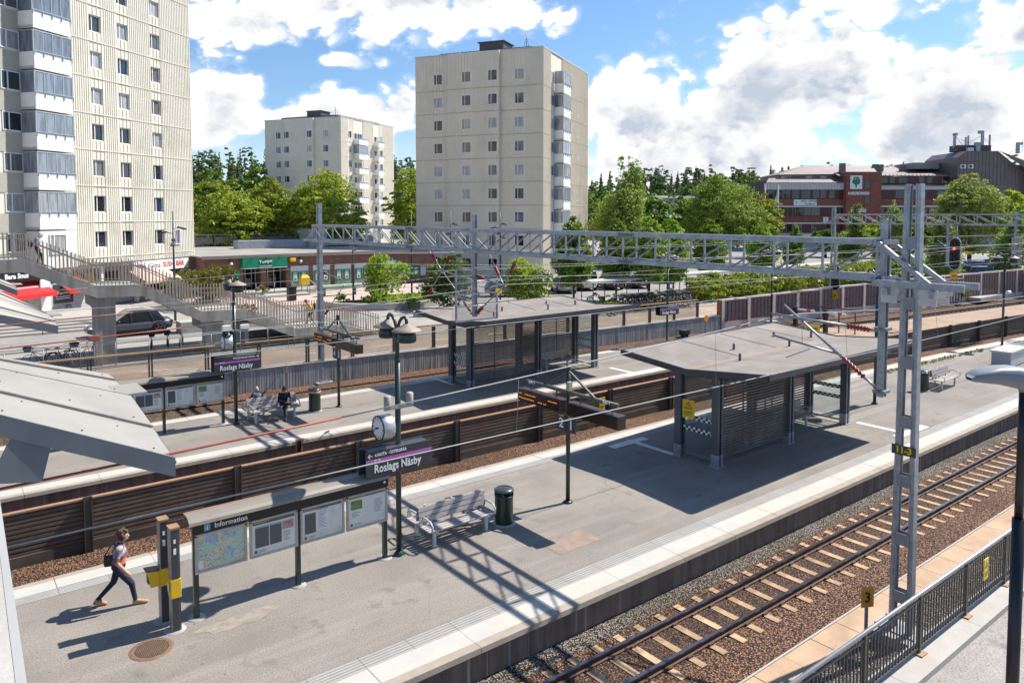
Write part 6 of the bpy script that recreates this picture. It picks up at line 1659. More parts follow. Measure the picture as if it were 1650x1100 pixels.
def tree(name,label,loc,blobs,n,size,lm,trunk,bm=bark,clump=40,fill=.38,seed=1,group=None,cat='tree',droop=0.,shell=.5,limbs=6,jit=.9):
    rng=np.random.default_rng(seed); t=thing(name,label,cat,loc,group=group)
    P,Q=crown_points(rng,blobs,n,clump,fill,shell)
    if droop:
        k=int(len(P)*.75); s=rng.choice(len(P),k,replace=False); P[s,2]-=np.abs(rng.exponential(droop,k)); P=P[P[:,2]>.6]; Q=Q[:len(P)]
    V,F=leaf_quads(rng,P,Q,size,jit); me=np_mesh('crown',V,F,[lm]); o=bpy.data.objects.new('crown',me); COL.objects.link(o); o.parent=t
    m=MB(); h,r=trunk; top=max(b[2] for b in blobs)
    m.tube([(0,0,-.1),(.05*r,0,h*.5),(0,.1*r,h),(0,0,top)],[r*1.25,r,r*.85,r*.2],8)
    rr=random.Random(seed)
    for k in range(limbs):
        b=blobs[rr.randrange(len(blobs))]; a=rr.uniform(0,2*pi); z0=h*rr.uniform(.75,1.2); e=Vector((b[0]+b[3]*.6*math.cos(a),b[1]+b[4]*.6*math.sin(a),b[2]+b[5]*rr.uniform(-.2,.5)))
        mid=Vector((0,0,z0)).lerp(e,.5)+Vector((0,0,.1*h)); m.tube([(0,0,z0),mid,e],[r*.5,r*.32,r*.1],6)
    m.build('trunk',bm,t); return t
def G3(px,d): # ground point at the town level by column and distance
    r=(px-825)/1200.*d; q=rd(r,d); return (q[0],q[1],.8)
def round_blobs(R_,H,z0,k,seed):
    rr=random.Random(seed); b=[(0,0,z0+H*.5,R_*.8,R_*.8,H*.5)]
    for i in range(k):
        a=2*pi*i/k+rr.uniform(-.3,.3); q=R_*rr.uniform(.45,.72); z=z0+H*rr.uniform(.25,.75); s=R_*rr.uniform(.36,.52); b.append((q*math.cos(a),q*math.sin(a),z,s,s,s*.85))
    b.append((rr.uniform(-.3,.3)*R_,rr.uniform(-.3,.3)*R_,z0+H*.86,R_*.45,R_*.45,H*.2)); return b
# maples behind the store (left)
def maple(px,d,R_,H,label,seed,n=9000,lm=None,size=.25,z0=1.2,group='round leafy trees',name='maple_tree'):
    return tree(name,label,G3(px,d),round_blobs(R_,H,z0,11,seed),int(n*1.8),size,lm or lf_maple,(z0+H*.25,.28),seed=seed,group=group,clump=46,fill=.42)
maple(527,96,5.2,11.3,'broad yellow green maple behind the store, in front of the farther tower',3,12000)
maple(438,98,4.4,10.2,'bright green tree left of the broad maple behind the store',5,9000)
maple(378,92,4.3,9.0,'bright green tree directly behind the store roof screens',7,9000)
maple(335,99,4.2,10.0,'green tree right beside the huge left tower',9,8000)
maple(658,118,3.6,13.0,'bright green tree in the gap left of the middle tower',11,7000)
maple(345,135,5.0,13.5,'pale green tree between huge left tower and farther tower, behind',13,6000,lf_for,.5)
maple(405,140,5.,14.5,'darker green tree left of the farther tower wall',15,6000,lf_for,.5)
maple(1165,112,5.9,11.4,'large round dark green tree right of the birch',17,14000,mat and m_leaf('linden leaf',(.085,.175,.03),(.155,.25,.045)))
maple(1563,112,5.4,11.4,'large pale green tree in front of the right office wing',19,14000,m_leaf('pale linden leaf',(.15,.23,.06),(.22,.30,.09)))
maple(1225,128,4.2,9.5,'green tree beside the flagpoles left of the office',21,6000)
maple(1108,140,3.6,9.5,'small rounded tree behind the large round tree',23,4000,lf_for,.45)
for i,(px,d,R_,H,lb) in enumerate(((990,120,4.2,8.5,'leafy tree behind birch trunk right of the middle tower'),(1052,128,4.,9.,'leafy tree between the birch and the round tree'),(1645,118,4.2,9.5,'leafy tree at the far right edge'),(1470,122,3.,5.2,'leafy tree behind the near mast, before the office'),(1410,126,2.6,4.6,'leafy tree before the brick stair tower'),(1330,128,2.2,3.2,'low leafy tree below the office left wing'))):
    maple(px,d,R_,H,lb,31+i,4500,lf_for if i%2 else lf_maple,.42)
# weeping birches
def birch(px,d,R_,H,label,seed,n,size=.26,droop=1.1):
    rr=random.Random(seed); bl=[]
    for k in range(9):
        f=k/8.; z=H*(.32+.6*f); q=R_*(1-f*.75)*.45; a=rr.uniform(0,6.28); s=R_*(.62-.42*f); bl.append((q*math.cos(a),q*math.sin(a),z,s,s,s*1.15))
    return tree('birch_tree',label,G3(px,d),bl,n,size,lf_birch,(H*.45,.2),bark_b,clump=26,fill=.45,seed=seed,group='birch trees',droop=droop,shell=.3)
birch(1012,104,4.9,15.8,'tall weeping birch right of the middle tower',3,12000,.3,1.6)
for i,(px,d,R_,H,lb) in enumerate(((1378,92,1.9,9.0,'slim birch below the office emblem, left of the other birches'),(1440,88,2.0,9.6,'slim birch directly left of the near mast top'),(1520,84,2.1,7.6,'drooping birch right of the near mast'),(1640,88,2.4,8.5,'birch at the right edge of the photo'),(1285,98,1.6,6.2,'small birch below the flagpoles'),(1430,96,1.7,8.,'thin yellowish birch behind the gantry end'))):
    birch(px,d,R_*1.15,H,lb,41+i,8000,.19,.9)
# row of clipped columnar hornbeams
def hornbeam(u,v,label,seed,H=7.2,R_=1.55):
    bl=[(0,0,2.6,R_*.75,R_*.75,1.0),(0,0,3.6,R_,R_,1.3),(0,0,4.7,R_*.85,R_*.85,1.2),(.1,0,5.7,R_*.58,R_*.58,1.1),(0,0,6.5,R_*.3,R_*.3,.8)]
    bl=[(a,b,c*H/7.2,d,e_,f*H/7.2) for a,b,c,d,e_,f in bl]
    return tree('hornbeam_tree',label,(u,v,.8),[(a*1.,b,c,d*1.08,e_*1.08,f*1.08) for a,b,c,d,e_,f in bl],9000,.17,lf_dark,(2.0,.09),clump=30,fill=.4,seed=seed,group='row of clipped columnar trees',shell=.55,limbs=4)
for i,(u,v,H,R_,lb) in enumerate(((40.6,43.6,7.1,1.55,'first columnar tree from the left, beside middle tower'),(46.5,44.6,6.9,1.5,'columnar tree left of the small station sign'),(47.2,41.5,7.3,1.6,'dense columnar tree above the bicycle racks'),(50.4,41.6,6.8,1.4,'columnar tree right of the dense one above the racks'),(54.6,45.6,7.2,1.5,'columnar tree behind the bike shelter roof'),(60.0,45.0,6.9,1.5,'columnar tree in front of the large round tree'),(69.5,45.5,6.2,1.4,'columnar tree below the flagpoles'))):
    hornbeam(u,v,lb,51+i,H,R_)
# plaza shrubs and young trees
def shrub(name,label,loc,R_,H,n,size,lm,seed,cat='shrub',z0=.1,group=None):
    rr=random.Random(seed); bl=[(0,0,z0+H*.45,R_*.75,R_*.75,H*.45)]
    for k in range(6): a=rr.uniform(0,6.28); q=R_*rr.uniform(.3,.7); bl.append((q*math.cos(a),q*math.sin(a),z0+H*rr.uniform(.25,.8),R_*.4,R_*.4,H*.25))
    return tree(name,label,loc,bl,n,size,lm,(H*.4,.05),seed=seed,cat=cat,clump=24,fill=.5,group=group,limbs=5)
shrub('young_tree','yellow green young tree in the plaza planter before the map board',(29.7,54.6,.9),2.1,4.3,3600,.19,lf_young,61,'tree')
shrub('young_tree','green bushy tree behind the mesh screen, left of silver car',(31.8,48.6,.8),2.2,4.0,4800,.19,m_leaf('viburnum leaf',(.06,.12,.018),(.11,.17,.03)),62,'tree')
shrub('young_tree','light green bushy tree right of the silver car',(38.4,46.6,.8),2.3,3.7,4800,.19,lf_young,63,'tree')
shrub('shrub','leafy bush with reddish tips below the sushi sign',(17.5,62.5,.8),3.6,3.1,5200,.2,m_leaf('reddish bush leaf',(.10,.115,.03),(.13,.17,.035)),64)
shrub('shrub','rounded light green bush low in the plaza planter',(27.8,52.0,1.1),.9,1.1,900,.16,lf_young,65)
shrub('shrub','dark shrub with purple leaves right of the parked car',(14.8,51.4,.8),1.5,1.3,1300,.15,lf_red,66)
shrub('shrub','green shrub in the long planter behind stair pillar',(16.5,50.4,1.2),1.2,.9,900,.15,lf_red,67)
shrub('shrub','small green bush in front of the long bicycle rack',(40.8,39.6,.7),1.0,.8,800,.13,lf_young,68)
shrub('shrub','wild green bush in front of the pink wall behind near mast',(79.5,30.2,-.5),1.1,1.2,500,.16,lf_young,69)
shrub('shrub','low weeds bush left of the wild bush by the pink wall',(71.5,31.0,-.5),.9,.7,350,.14,lf_young,70)
shrub('shrub','leafy bush at the pink wall far right edge',(103.,26.,-.5),1.8,2.4,800,.2,lf_hedge,71)
for i,(u,v,lb) in enumerate(((26.3,55.4,'tiny round bush at the left end of the planter'),(29.2,50.0,'leafy plant below the planter, above the lamp hoods'),(23.5,66.0,'silvery plant on plaza near the yellow box'),(34.2,64.6,'low yellow plant at the brick wall corner'))):
    shrub('shrub',lb,(u,v,.95),.75,.85,500,.13,lf_young if i!=2 else m_leaf('silver leaf',(.14,.17,.11),(.2,.22,.15)),75+i)
# long hedge (clipped), one thing
def hedge(label,p0,p1,w,h,n,seed,lm):
    t=thing('hedge',label,'hedge',p0); rng=np.random.default_rng(seed); L=Vector(p1)-Vector(p0); k=int(L.length/1.1); bl=[]
    for i in range(k+1):
        c=L*(i/k); bl.append((c.x+rng.normal(0,.2),c.y+rng.normal(0,.2),h*rng.uniform(.42,.56),w*rng.uniform(.8,1.1),w*rng.uniform(.8,1.1),h*rng.uniform(.42,.55)))
    P,Q=crown_points(rng,bl,n,30,.5,.6); V,F=leaf_quads(rng,P,Q,.15); me=np_mesh('foliage',V,F,[lm]); o=bpy.data.objects.new('foliage',me); COL.objects.link(o); o.parent=t
    m=MB()
    for b in bl[::2]: m.tube([(b[0],b[1],0),(b[0],b[1],h*.6)],.06,5)
    m.build('stems',bark,t)
hedge('long yellow green hedge above the glass fence and pink wall',(53.2,41.0,.6),(83,40.8,.8),1.5,2.3,34000,5,lf_hedge)
hedge('darker hedge section at its right end behind the signal',(84,40.8,.8),(97,38.0,.8),1.4,2.2,12000,6,lf_dark)
hedge('low hedge behind the dense bicycle rack',(41.5,42.0,.7),(50.5,41.2,.7),.7,1.1,2600,7,lf_dark)
# lawn strip in the planter
def grass(name,pts,h,lm,n,seed):
    rng=np.random.default_rng(seed); P=[]
    for (x0,x1,y0,y1,z) in pts:
        P.append(np.column_stack([rng.uniform(x0,x1,n),rng.uniform(y0,y1,n),np.full(n,z)+rng.uniform(0,h,n)]))
    P=np.concatenate(P); V,F=leaf_quads(rng,P,np.tile([0,0,.3],(len(P),1)),h*.7,1.2,2.2); me=np_mesh(name,V,F,[lm]); o=bpy.data.objects.new(name,me); COL.objects.link(o); tag(o,'bright green grass and herbs in the curved plaza planter','grass',kind='stuff')
grass('grass',[(27.3,33.4,51.3,54.4,1.22),(15.8,17.2,49.9,51.,.85)],.3,lf_young,2600,8)
# forest on the hill behind: a far wood read as one mass, and single spruces standing out
rng=np.random.default_rng(11)
def conifer_arr(H,R_,n,rng):
    z=H*(1-np.sqrt(rng.uniform(0,1,n)))*.97+.02*H; a=rng.uniform(0,2*pi,n); lay=np.floor(z/(H*.07)); rad=R_*(1-z/H)*(.55+.45*np.cos((z/(H*.07)-lay)*pi*.8))*rng.uniform(.5,1,n)**.5
    P=np.column_stack([rad*np.cos(a),rad*np.sin(a),z]); Q=np.column_stack([np.cos(a),np.sin(a),np.full(n,.4)]); return P,Q
def pine_arr(H,R_,n,rng):
    bl=[]
    for k in range(7):
        a=rng.uniform(0,6.28); f=k/6.; q=R_*.5*(1-f*.5); s=R_*rng.uniform(.4,.6); bl.append((q*math.cos(a),q*math.sin(a),H*(.3+.58*f),s*(1.35-.5*f),s*(1.35-.5*f),s*1.3))
    return crown_points(rng,bl,n,22,.55,.4)
def round_arr(H,R_,n,rng):
    return crown_points(rng,round_blobs(R_,H*.9,H*.08,7,int(rng.integers(1e6))),n,26,.45,.4)
def hz(d):
    xs=[215,255,300,350,420,600]; zs=[.75,4,9.5,13,15,12]; return float(np.interp(d,xs,zs))
def wood(name,label,specs,lm,size):
    Vs=[];Fs=[];o=0
    for (px,d,H,R_,n,kind) in specs:
        q=rd((px-825)/1200.*d,d); base=np.array([q[0],q[1],hz(math.hypot(*q))-1.])
        P,Q=kind(H,R_,n,rng); V,F=leaf_quads(rng,P+base,Q,size,.7,1.6); Vs.append(V); Fs.append(F+o); o+=len(V)
    me=np_mesh(name,np.concatenate(Vs),np.concatenate(Fs),[lm]); ob=bpy.data.objects.new(name,me); COL.objects.link(ob); tag(ob,label,'forest',kind='stuff')
sp=[]
for i in range(300):
    px=rng.uniform(120,1700); d=rng.uniform(300,380); sp.append((px,d,rng.uniform(13,19)+(8.5 if px<700 else 0),rng.uniform(3.0,4.4),1000,conifer_arr if rng.random()<.45 else pine_arr))
wood('forest','dark spruce and pine forest on the hill behind the town',sp,lf_con,.6)
sp=[]
for i in range(150):
    px=rng.uniform(200,1700); d=rng.uniform(225,330); sp.append((px,d,rng.uniform(10,16),rng.uniform(3.5,5.5),900,round_arr))
wood('forest','mixed green leafy wood at the foot of the hill',sp,lf_for,.6)
def spruce(px,d,H,R_,label,seed):
    r2=np.random.default_rng(seed); q=rd((px-825)/1200.*d,d); t=thing('spruce_tree',label,'tree',(q[0],q[1],hz(math.hypot(*q))-1.5),group='spruces on the hill')
    P,Q=conifer_arr(H,R_,2600,r2); V,F=leaf_quads(r2,P,Q,.5,.7,1.6); me=np_mesh('crown',V,F,[lf_con]); o=bpy.data.objects.new('crown',me); COL.objects.link(o); o.parent=t
    m=MB(); m.tube([(0,0,0),(0,0,H*.9)],[.3,.06],6); m.build('trunk',bark,t)
for i,(px,d,H,lb) in enumerate(((328,270,21,'tall spruce nearest the huge left tower'),(352,262,19,'second spruce from the huge left tower'),(385,275,20,'spruce left of the farther tower, between others'),(415,268,19,'spruce touching the farther tower edge'),(648,262,20,'spruce in the gap left of middle tower'),(664,270,21,'taller spruce in the gap by the middle tower'),(968,280,18,'spruce behind the birch crown'),(1120,290,19,'spruce above the large round tree'),(1190,285,18,'spruce right of the large round tree'),(1240,295,19,'spruce above the office roof left end'),(1282,288,18,'spruce just left of the office chimney'))):
    spruce(px,d,H,3.0,lb,81+i)
# ---------------------------------------------------------------- cars
glass_car=mat('car glass',(.02,.024,.028),.06,.1,spec=.8); tyre=mat('tyre rubber',(.015,.015,.016),.85,.1); rim_m=mat('alloy rim',(.42,.43,.45),.3,.1,2.,.7)
headl=mat('headlight glass',(.6,.62,.62),.1,.1); taill=mat('tail light red',(.45,.012,.012),.2,.1)
def car_paint(nm,c): return mat(nm,c,.28,.05,1.,.25,coat=.7)
def make_car(label,loc,rz,paint,L=4.5,Wd=1.82,H=1.5,kind='hatch',group='parked cars'):
    """local: front towards +x"""
    t=thing('parked_car',label,'car',loc,rz,group)
    n=14
    def ring(x,w,z0,z1,p=3.2,k=n):
        out=[]
        for i in range(k):
            a=2*pi*i/k; c,s=math.cos(a),math.sin(a); out.append((x,w/2*math.copysign(abs(c)**(2/p),c),(z0+z1)/2+(z1-z0)/2*math.copysign(abs(s)**(2/p),s)))
        return out
    h=L/2; bel=.60*H
    secs=[(-h,.78,.42,.70*bel+.12),(-h+.08,.90,.30,bel*.98),(-h+.5,.98,.24,bel*1.02),(-.4,1.,.22,bel*1.0),(h*.40,1.,.22,bel*.97),(h*.72,.97,.24,bel*.86),(h-.14,.88,.28,bel*.72),(h,.74,.36,bel*.58)]
    m=MB(); m.smooth=True; vs=[]
    for x,w,z0,z1 in secs: vs+=ring(x,Wd*w,z0,z1,4.)
    m.add(vs,[(i*n+k,i*n+(k+1)%n,(i+1)*n+(k+1)%n,(i+1)*n+k) for i in range(len(secs)-1) for k in range(n)]); m.smooth=False
    m.add(vs[:n],[tuple(range(n))[::-1]]); m.add(vs[-n:],[tuple(range(n))]); m.build('body',paint,t)
    b0=bel*.93; r0=-h+(.10 if kind in('hatch','van') else .5); r1=h*.42
    top=[(r0+(.42 if kind=='suv' else .28 if kind!='van' else .1),.80,H*.955),(r0+.9,.84,H),(0.,.84,H*.995),(r1-.85,.80,H*.955)]
    cb=[(r0,.93,b0),(r0+.6,.95,b0),(0,.95,b0),(r1,.92,b0)]
    m=MB(); vs=[]
    for (xb,wb,zb),(xt,wt,ztp) in zip(cb,top):
        vs+=[(xb,-Wd*wb/2,zb),(xt,-Wd*wt/2,ztp-.05),(xt,-Wd*wt/2+.12,ztp),(xt,Wd*wt/2-.12,ztp),(xt,Wd*wt/2,ztp-.05),(xb,Wd*wb/2,zb)]
    fs=[(6*i+k,6*i+k+1,6*i+7+k,6*i+6+k) for i in range(3) for k in range(5)]+[(0,1,2,3,4,5),(18,23,22,21,20,19)]
    m.add(vs,[f[::-1] for f in fs]); m.build('windows',glass_car,t)
    # roof skin and pillars in body colour
    m=MB(); up_=.012
    for i in range(3):
        a=[vs[6*i+k] for k in (1,2,3,4)]; b=[vs[6*i+6+k] for k in (1,2,3,4)]
        for k in range(3):
            q=[a[k],a[k+1],b[k+1],b[k]]; m.add([(x,y*1.012,z+up_) for x,y,z in q],[(0,1,2,3)])
    m.build('roof',paint,t)
    m=MB()
    for i,w in ((0,.10),(1,.06),(2,.05),(3,.06)):
        for s in (0,5):
            p=Vector(vs[6*i+s]); q=Vector(vs[6*i+(1 if s==0 else 4)]); sg=-1 if s==0 else 1
            m.beam(p+Vector((0,sg*.012,0)),q+Vector((0,sg*.012,0)),w,.03,(0,1,0))
    m.build('pillar',paint,t)
    wr=.335 if kind!='suv' else .37
    for x in (-h+.82,h-.85):
        for s in (-1,1):
            y=s*(Wd/2-.10); m=MB(); m.lathe([(wr*.62,-.11),(wr*.96,-.11),(wr,-.06),(wr,.06),(wr*.96,.11),(wr*.62,.11)],(x,y,wr),20,'y'); o=m.build('wheel',tyre,t)
            m=MB(); m.disc((x,y+s*.07,wr),wr*.64,16,'y',.02)
            m.m=1
            for k in range(5): a=2*pi*k/5; m.beam((x+.05*math.cos(a),y+s*.085,wr+.05*math.sin(a)),(x+wr*.6*math.cos(a),y+s*.085,wr+wr*.6*math.sin(a)),.02,.07,(0,1,0))
            m.build('rim',[black,rim_m],o)
            m=MB(); m.lathe([(wr*1.13,-.012),(wr*1.13,.012)],(x,s*(Wd/2-.006),wr+.01),18,'y'); m.disc((x,s*(Wd/2-.02),wr+.01),wr*1.12,18,'y',.03); m.build('wheel_arch',black,t)
    for s in (-1,1):
        m=MB(); m.ball((h-.17,s*Wd*.36,bel*.66),(.13,.17,.075),8,6); m.build('headlight',headl,t)
        m=MB(); m.box(-h-.015,-h+.10,min(s*Wd*.28,s*Wd*.455),max(s*Wd*.28,s*Wd*.455),bel*.74,bel*.90); m.build('tail_light',taill,t,bevel=.02)
        m=MB(); m.ball((r1-.28,s*(Wd/2+.06),b0+.08),(.07,.10,.07),8,6); m.build('wing_mirror',paint,t)
    m=MB(); m.box(-h-.02,-h-.005,-.26,.26,.52,.63); m.box(h-.01,h+.012,-.26,.26,.36,.47); m.build('number_plate',white,t)
    m=MB(); m.box(-h+.4,h-.4,-Wd/2-.004,Wd/2+.004,.25,.34); m.build('sill',black,t)
    return t
TS=.806
make_car('dark grey suv parked on the street under the stairs',(9.6,50.3,TS),R(180),car_paint('dark grey car paint',(.075,.082,.098)),4.7,1.86,1.56,'suv')
silver=car_paint('silver car paint',(.36,.36,.36)); whitep=car_paint('white car paint',(.74,.74,.73)); darkp=car_paint('anthracite car paint',(.085,.09,.10)); redp=car_paint('red car paint',(.30,.012,.014)); bluep=car_paint('blue car paint',(.02,.09,.36)); greyp=car_paint('mid grey car paint',(.17,.175,.18))
for a in (('silver hatchback parked between the bushy trees',(41.2,52.9,TS),R(-34),silver,4.3,1.78,1.5,'hatch'),
 ('silver estate car half hidden by first columnar tree',(47.6,52.6,TS),R(60),silver,4.4,1.78,1.48,'hatch'),
 ('white van behind the first columnar tree',(51.0,53.4,TS),R(60),whitep,4.6,1.85,1.95,'van'),
 ('dark grey estate car right of the white van',(53.6,52.4,TS),R(62),darkp,4.6,1.8,1.48,'hatch'),
 ('mid grey car right of the dark estate',(56.6,51.6,TS),R(62),greyp,4.5,1.8,1.45,'hatch'),
 ('red car parked far back between columnar trees',(72.5,73.,TS),R(-30),redp,4.2,1.76,1.5,'hatch'),
 ('silver car behind the bicycle shelter roof by the hedge',(67.5,57.5,TS),R(-36),silver,4.4,1.78,1.46,'hatch'),
 ('grey car behind the columnar trees by the hedge',(63,53.5,TS),R(60),greyp,4.4,1.78,1.46,'hatch'),
 ('white hatchback parked right of the near mast',(99.5,37.5,TS),R(-42),whitep,4.2,1.76,1.5,'hatch'),
 ('dark car roof just above the pink wall left of red signal',(95.5,33.6,TS),R(-40),darkp,4.3,1.76,1.46,'hatch'),
 ('bright blue car behind the red signal',(106.,37.6,TS),R(-40),bluep,4.2,1.76,1.46,'hatch'),
 ('white car half hidden by pink wall right of red signal',(101.5,33.3,TS),R(-40),whitep,4.4,1.78,1.46,'hatch'),
 ('dark car at right behind the platform lamp',(111,37.,TS),R(-40),darkp,4.5,1.8,1.48,'hatch')):
    make_car(*a)
# ---------------------------------------------------------------- bicycles
bikeblk=mat('bicycle black',(.02,.02,.022),.4,.2)
def make_bike(col,basket=True):
    t=thing('bicycle','bicycle','bicycle',(0,0,0),0,'parked bicycles')
    for x in (-.53,.53):
        m=MB(); pts=[(x+.335*math.cos(a),0,.345+.335*math.sin(a)) for a in [2*pi*i/18 for i in range(19)]]; m.tube(pts,.016,6,False)
        m.m=1
        for k in range(8): a=2*pi*k/8; m.beam((x,0,.345),(x+.32*math.cos(a),0,.345+.32*math.sin(a)),.004,.004,(0,1,0))
        m.build('wheel',[tyre,galv],t)
    m=MB(); hd=(.40,0,.80); bb=(-.06,0,.30); st=(-.20,0,.78)
    for a,b,r in ((hd,bb,.02),(st,bb,.017),(hd,(st[0]+.03,0,.62),.017),((-.53,0,.345),bb,.011),((-.53,0,.345),(st[0]+.02,0,.72),.011),(hd,(.53,0,.345),.015),(hd,(.37,0,1.0),.015)): m.tube([a,b],r,6)
    m.build('frame',col,t)
    m=MB(); m.tube([(.20,-.28,1.0),(.36,-.18,1.03),(.38,0,1.0),(.36,.18,1.03),(.20,.28,1.0)],.014,6); m.build('handlebar',bikeblk,t)
    m=MB(); m.ball((-.24,0,.90),(.14,.08,.035),10,6); m.tube([(-.2,0,.78),(-.23,0,.89)],.014,6); m.build('saddle',bikeblk,t)
    m=MB(); m.tube([(-.80,0,.70),(-.3,0,.70)],.03,5); m.tube([(-.78,.06,.69),(-.53,.06,.36)],.008,4); m.tube([(-.95*.9,0,.5),(-.8,0,.66),(-.53,0,.73),(-.25,0,.6)],.022,5); m.build('rear_rack',bikeblk,t)
    if basket:
        m=MB(); m.hexa([(.46,-.13,.82),(.70,-.13,.82),(.70,.13,.82),(.46,.13,.82)],[(.42,-.18,1.06),(.78,-.18,1.06),(.78,.18,1.06),(.42,.18,1.06)]); m.build('basket',mat('dark wicker basket',(.05,.042,.035),.8,.3,12.),t)
    return t
bk=make_bike(bikeblk,True); bk.location=(4.3,43.2,.60); bk.rotation_euler=(0,0,R(165)); bk['label']='black bicycle leaning leftmost in front of the dark grey suv'
bk2=make_bike(mat('silver bicycle',(.25,.26,.27),.4,.1),False); bk2.location=(6.0,43.5,.6); bk2.rotation_euler=(0,0,R(25)); bk2['label']='silver bicycle right of the leftmost black bicycle'
dup(bk,(5.2,43.3,.6),R(20),'black bicycle with basket, second from the left'); dup(bk,(6.9,43.2,.6),R(-70),'bicycle seen through fence glass beside the pillar')
dup(bk,(9.5,44.0,.6),R(75),'black bicycle right of the first stair pillar'); dup(bk,(10.35,44.1,.6),R(80),'bicycle with basket left of second stair pillar, middle one'); dup(bk2,(11.1,44.2,.6),R(70),'bicycle nearest the second stair pillar')
r3=random.Random(4)
for i in range(34):
    q=dup(bk if i%3 else bk2,(41.6+i*.26,40.1-.02*i+r3.uniform(-.15,.15),.64),R(75+r3.uniform(-12,12)),'bicycle in the crowded rack below the columnar trees','bicycles crowded in the rack'); q.rotation_euler=(R(r3.uniform(-9,9)),0,q.rotation_euler[2])
t=thing('bicycle_rack','long low steel rack holding the crowded bicycles','bicycle rack',(46,40,.6)); m=MB()
for k in range(19): u=41.4+k*.5; m.tube([(u,39.7,.58),(u,39.7,1.25),(u,40.5,1.25),(u,40.5,.58)],.02,5)
m.build('hoops',galv_d,t,world=True)
t=thing('bicycle_shelter','long flat roofed shelter on thin posts behind the bicycle rack','bicycle shelter',(56,42.2,.8)); m=MB(); m.box(40.4,57.2,41.3,43.0,2.85,2.98); m.box(57.3,78,41.3,43.0,2.80,2.93); m.build('roof',mat('pale shelter roof',(.50,.48,.45),.6,.08),t,world=True)
for k in range(15):
    for v in (41.5,42.8): m=MB(); m.tube([(40.7+2.6*k,v,.7),(40.7+2.6*k,v,2.82)],.04,6); m.build('post',dark,t,world=True)
t=thing('barrel','orange and white striped barrel beside the bicycle rack','barrel',(52.1,41.6,.8)); m=MB(); 
for k in range(4):
    m.m=k%2; m.lathe([(.28-.02*k,.22*k),(.27-.02*k,.22*k+.22)],(0,0,0),12)
m.m=0; m.disc((0,0,.88),.2,12); m.build('body',[mat('orange red plastic',(.55,.12,.05),.5,.1),white],t)
# ---------------------------------------------------------------- town lamps, flag poles
def town_lamp(loc,label,H,group='tall dark town lamps with several heads'):
    t=thing('street_lamp',label,'street lamp',loc,0,group); m=MB(); m.tube([(0,0,0),(0,0,H*.5),(0,0,H)],[.085,.075,.025],10); m.build('pole',mat('dark grey pole',(.05,.052,.058),.4,.1),t)
    for k,(z,a) in enumerate(((H*.84,.4),(H*.80,2.6),(H*.73,1.3),(H*.70,4.4))):
        d=Vector((math.cos(a),math.sin(a),0)); p=Vector((0,0,z)); m=MB(); m.beam(p,p+d*.45+Vector((0,0,.08)),.03,.05); q=p+d*.62+Vector((0,0,.06)); m.beam(p+d*.4+Vector((0,0,.12)),p+d*.95+Vector((0,0,-.02)),.26,.10); m.build('lamp_head',mat('dark grey pole',(.05,.052,.058)),t)
    return t
town_lamp((13.2,54.0,.8),'tall dark lamp in front of huge left tower, beside sushi sign',7.6)
town_lamp((32.4,55.,.8),'tall dark lamp between the two plaza bushes',7.4); town_lamp((27.7,56.5,.8),'slender lamp pole left of the planter tree',6.4); town_lamp((35.2,53.2,.8),'tall dark lamp left of the mesh screen post, at the tower corner',7.7); town_lamp((39.0,51.2,.8),'tall dark lamp by the silver hatchback',7.7)
for i,(px,lb,fc) in enumerate(((1232,'white flagpole with hanging orange flag, the left one',mat('orange flag',(.70,.32,.02),.7,.1)),(1253,'white flagpole with hanging pale flag, the right one',mat('pale flag',(.62,.66,.58),.7,.1)))):
    q=rd((px-825)/1200.*133,133); t=thing('flagpole',lb,'flagpole',(q[0],q[1],.8),RO,group='white flagpoles'); m=MB(); m.tube([(0,0,0),(0,0,12.4)],[.12,.05],8); m.ball((0,0,12.45),.1,8,6); m.build('pole',white,t)
    m=MB(); rows=7; vs=[]
    for j in range(rows):
        f=j/(rows-1)
        for k in range(5): g_=k/4.; vs.append((-.08-g_*(.9+.25*math.sin(j*1.3))*(.5+.5*f)*.8,.12*math.sin(g_*5+j),12.1-f*2.6-g_*(1.6-.3*f)))
    m.smooth=True; m.add(vs,[(5*j+k,5*j+k+1,5*j+6+k,5*j+5+k) for j in range(rows-1) for k in range(4)]); m.build('flag',fc,t)
# curved concrete planter on the plaza
def curved(name,label,cat,pts,w,z0,z1,mt):
    t=thing(name,label,cat,(pts[0][0],pts[0][1],z0)); m=MB(); n=len(pts); L=[];Rr=[]
    for i,p in enumerate(pts):
        a=Vector(pts[max(0,i-1)]); b=Vector(pts[min(n-1,i+1)]); d=(b-a).normalized(); q=Vector((-d.y,d.x)); L.append(Vector(p)+q*w/2); Rr.append(Vector(p)-q*w/2)
    vs=[]
    for l_,r_ in zip(L,Rr): vs+=[(l_.x,l_.y,z0),(r_.x,r_.y,z0),(r_.x,r_.y,z1),(l_.x,l_.y,z1)]
    m.add(vs,[(4*i+k,4*i+4+k,4*i+4+(k+1)%4,4*i+(k+1)%4) for i in range(n-1) for k in range(4)]+[(0,1,2,3),(4*n-1,4*n-2,4*n-3,4*n-4)]); m.build('wall',mt,t,world=True); return t
curved('planter_wall','long curved pale concrete planter edge in the plaza','planter',[(24.6,55.5),(25.0,53.6),(26.2,52.0),(28.0,51.0),(30.5,50.8),(33.0,51.4),(34.6,52.6)],.4,.8,1.3,conc_l)
curved('planter_wall','second low curved planter edge right of the lamp hoods','planter',[(27.5,46.5),(29.5,45.2),(32.5,44.8),(35,45.4),(36.5,46.8)],.4,.75,1.2,conc_l)
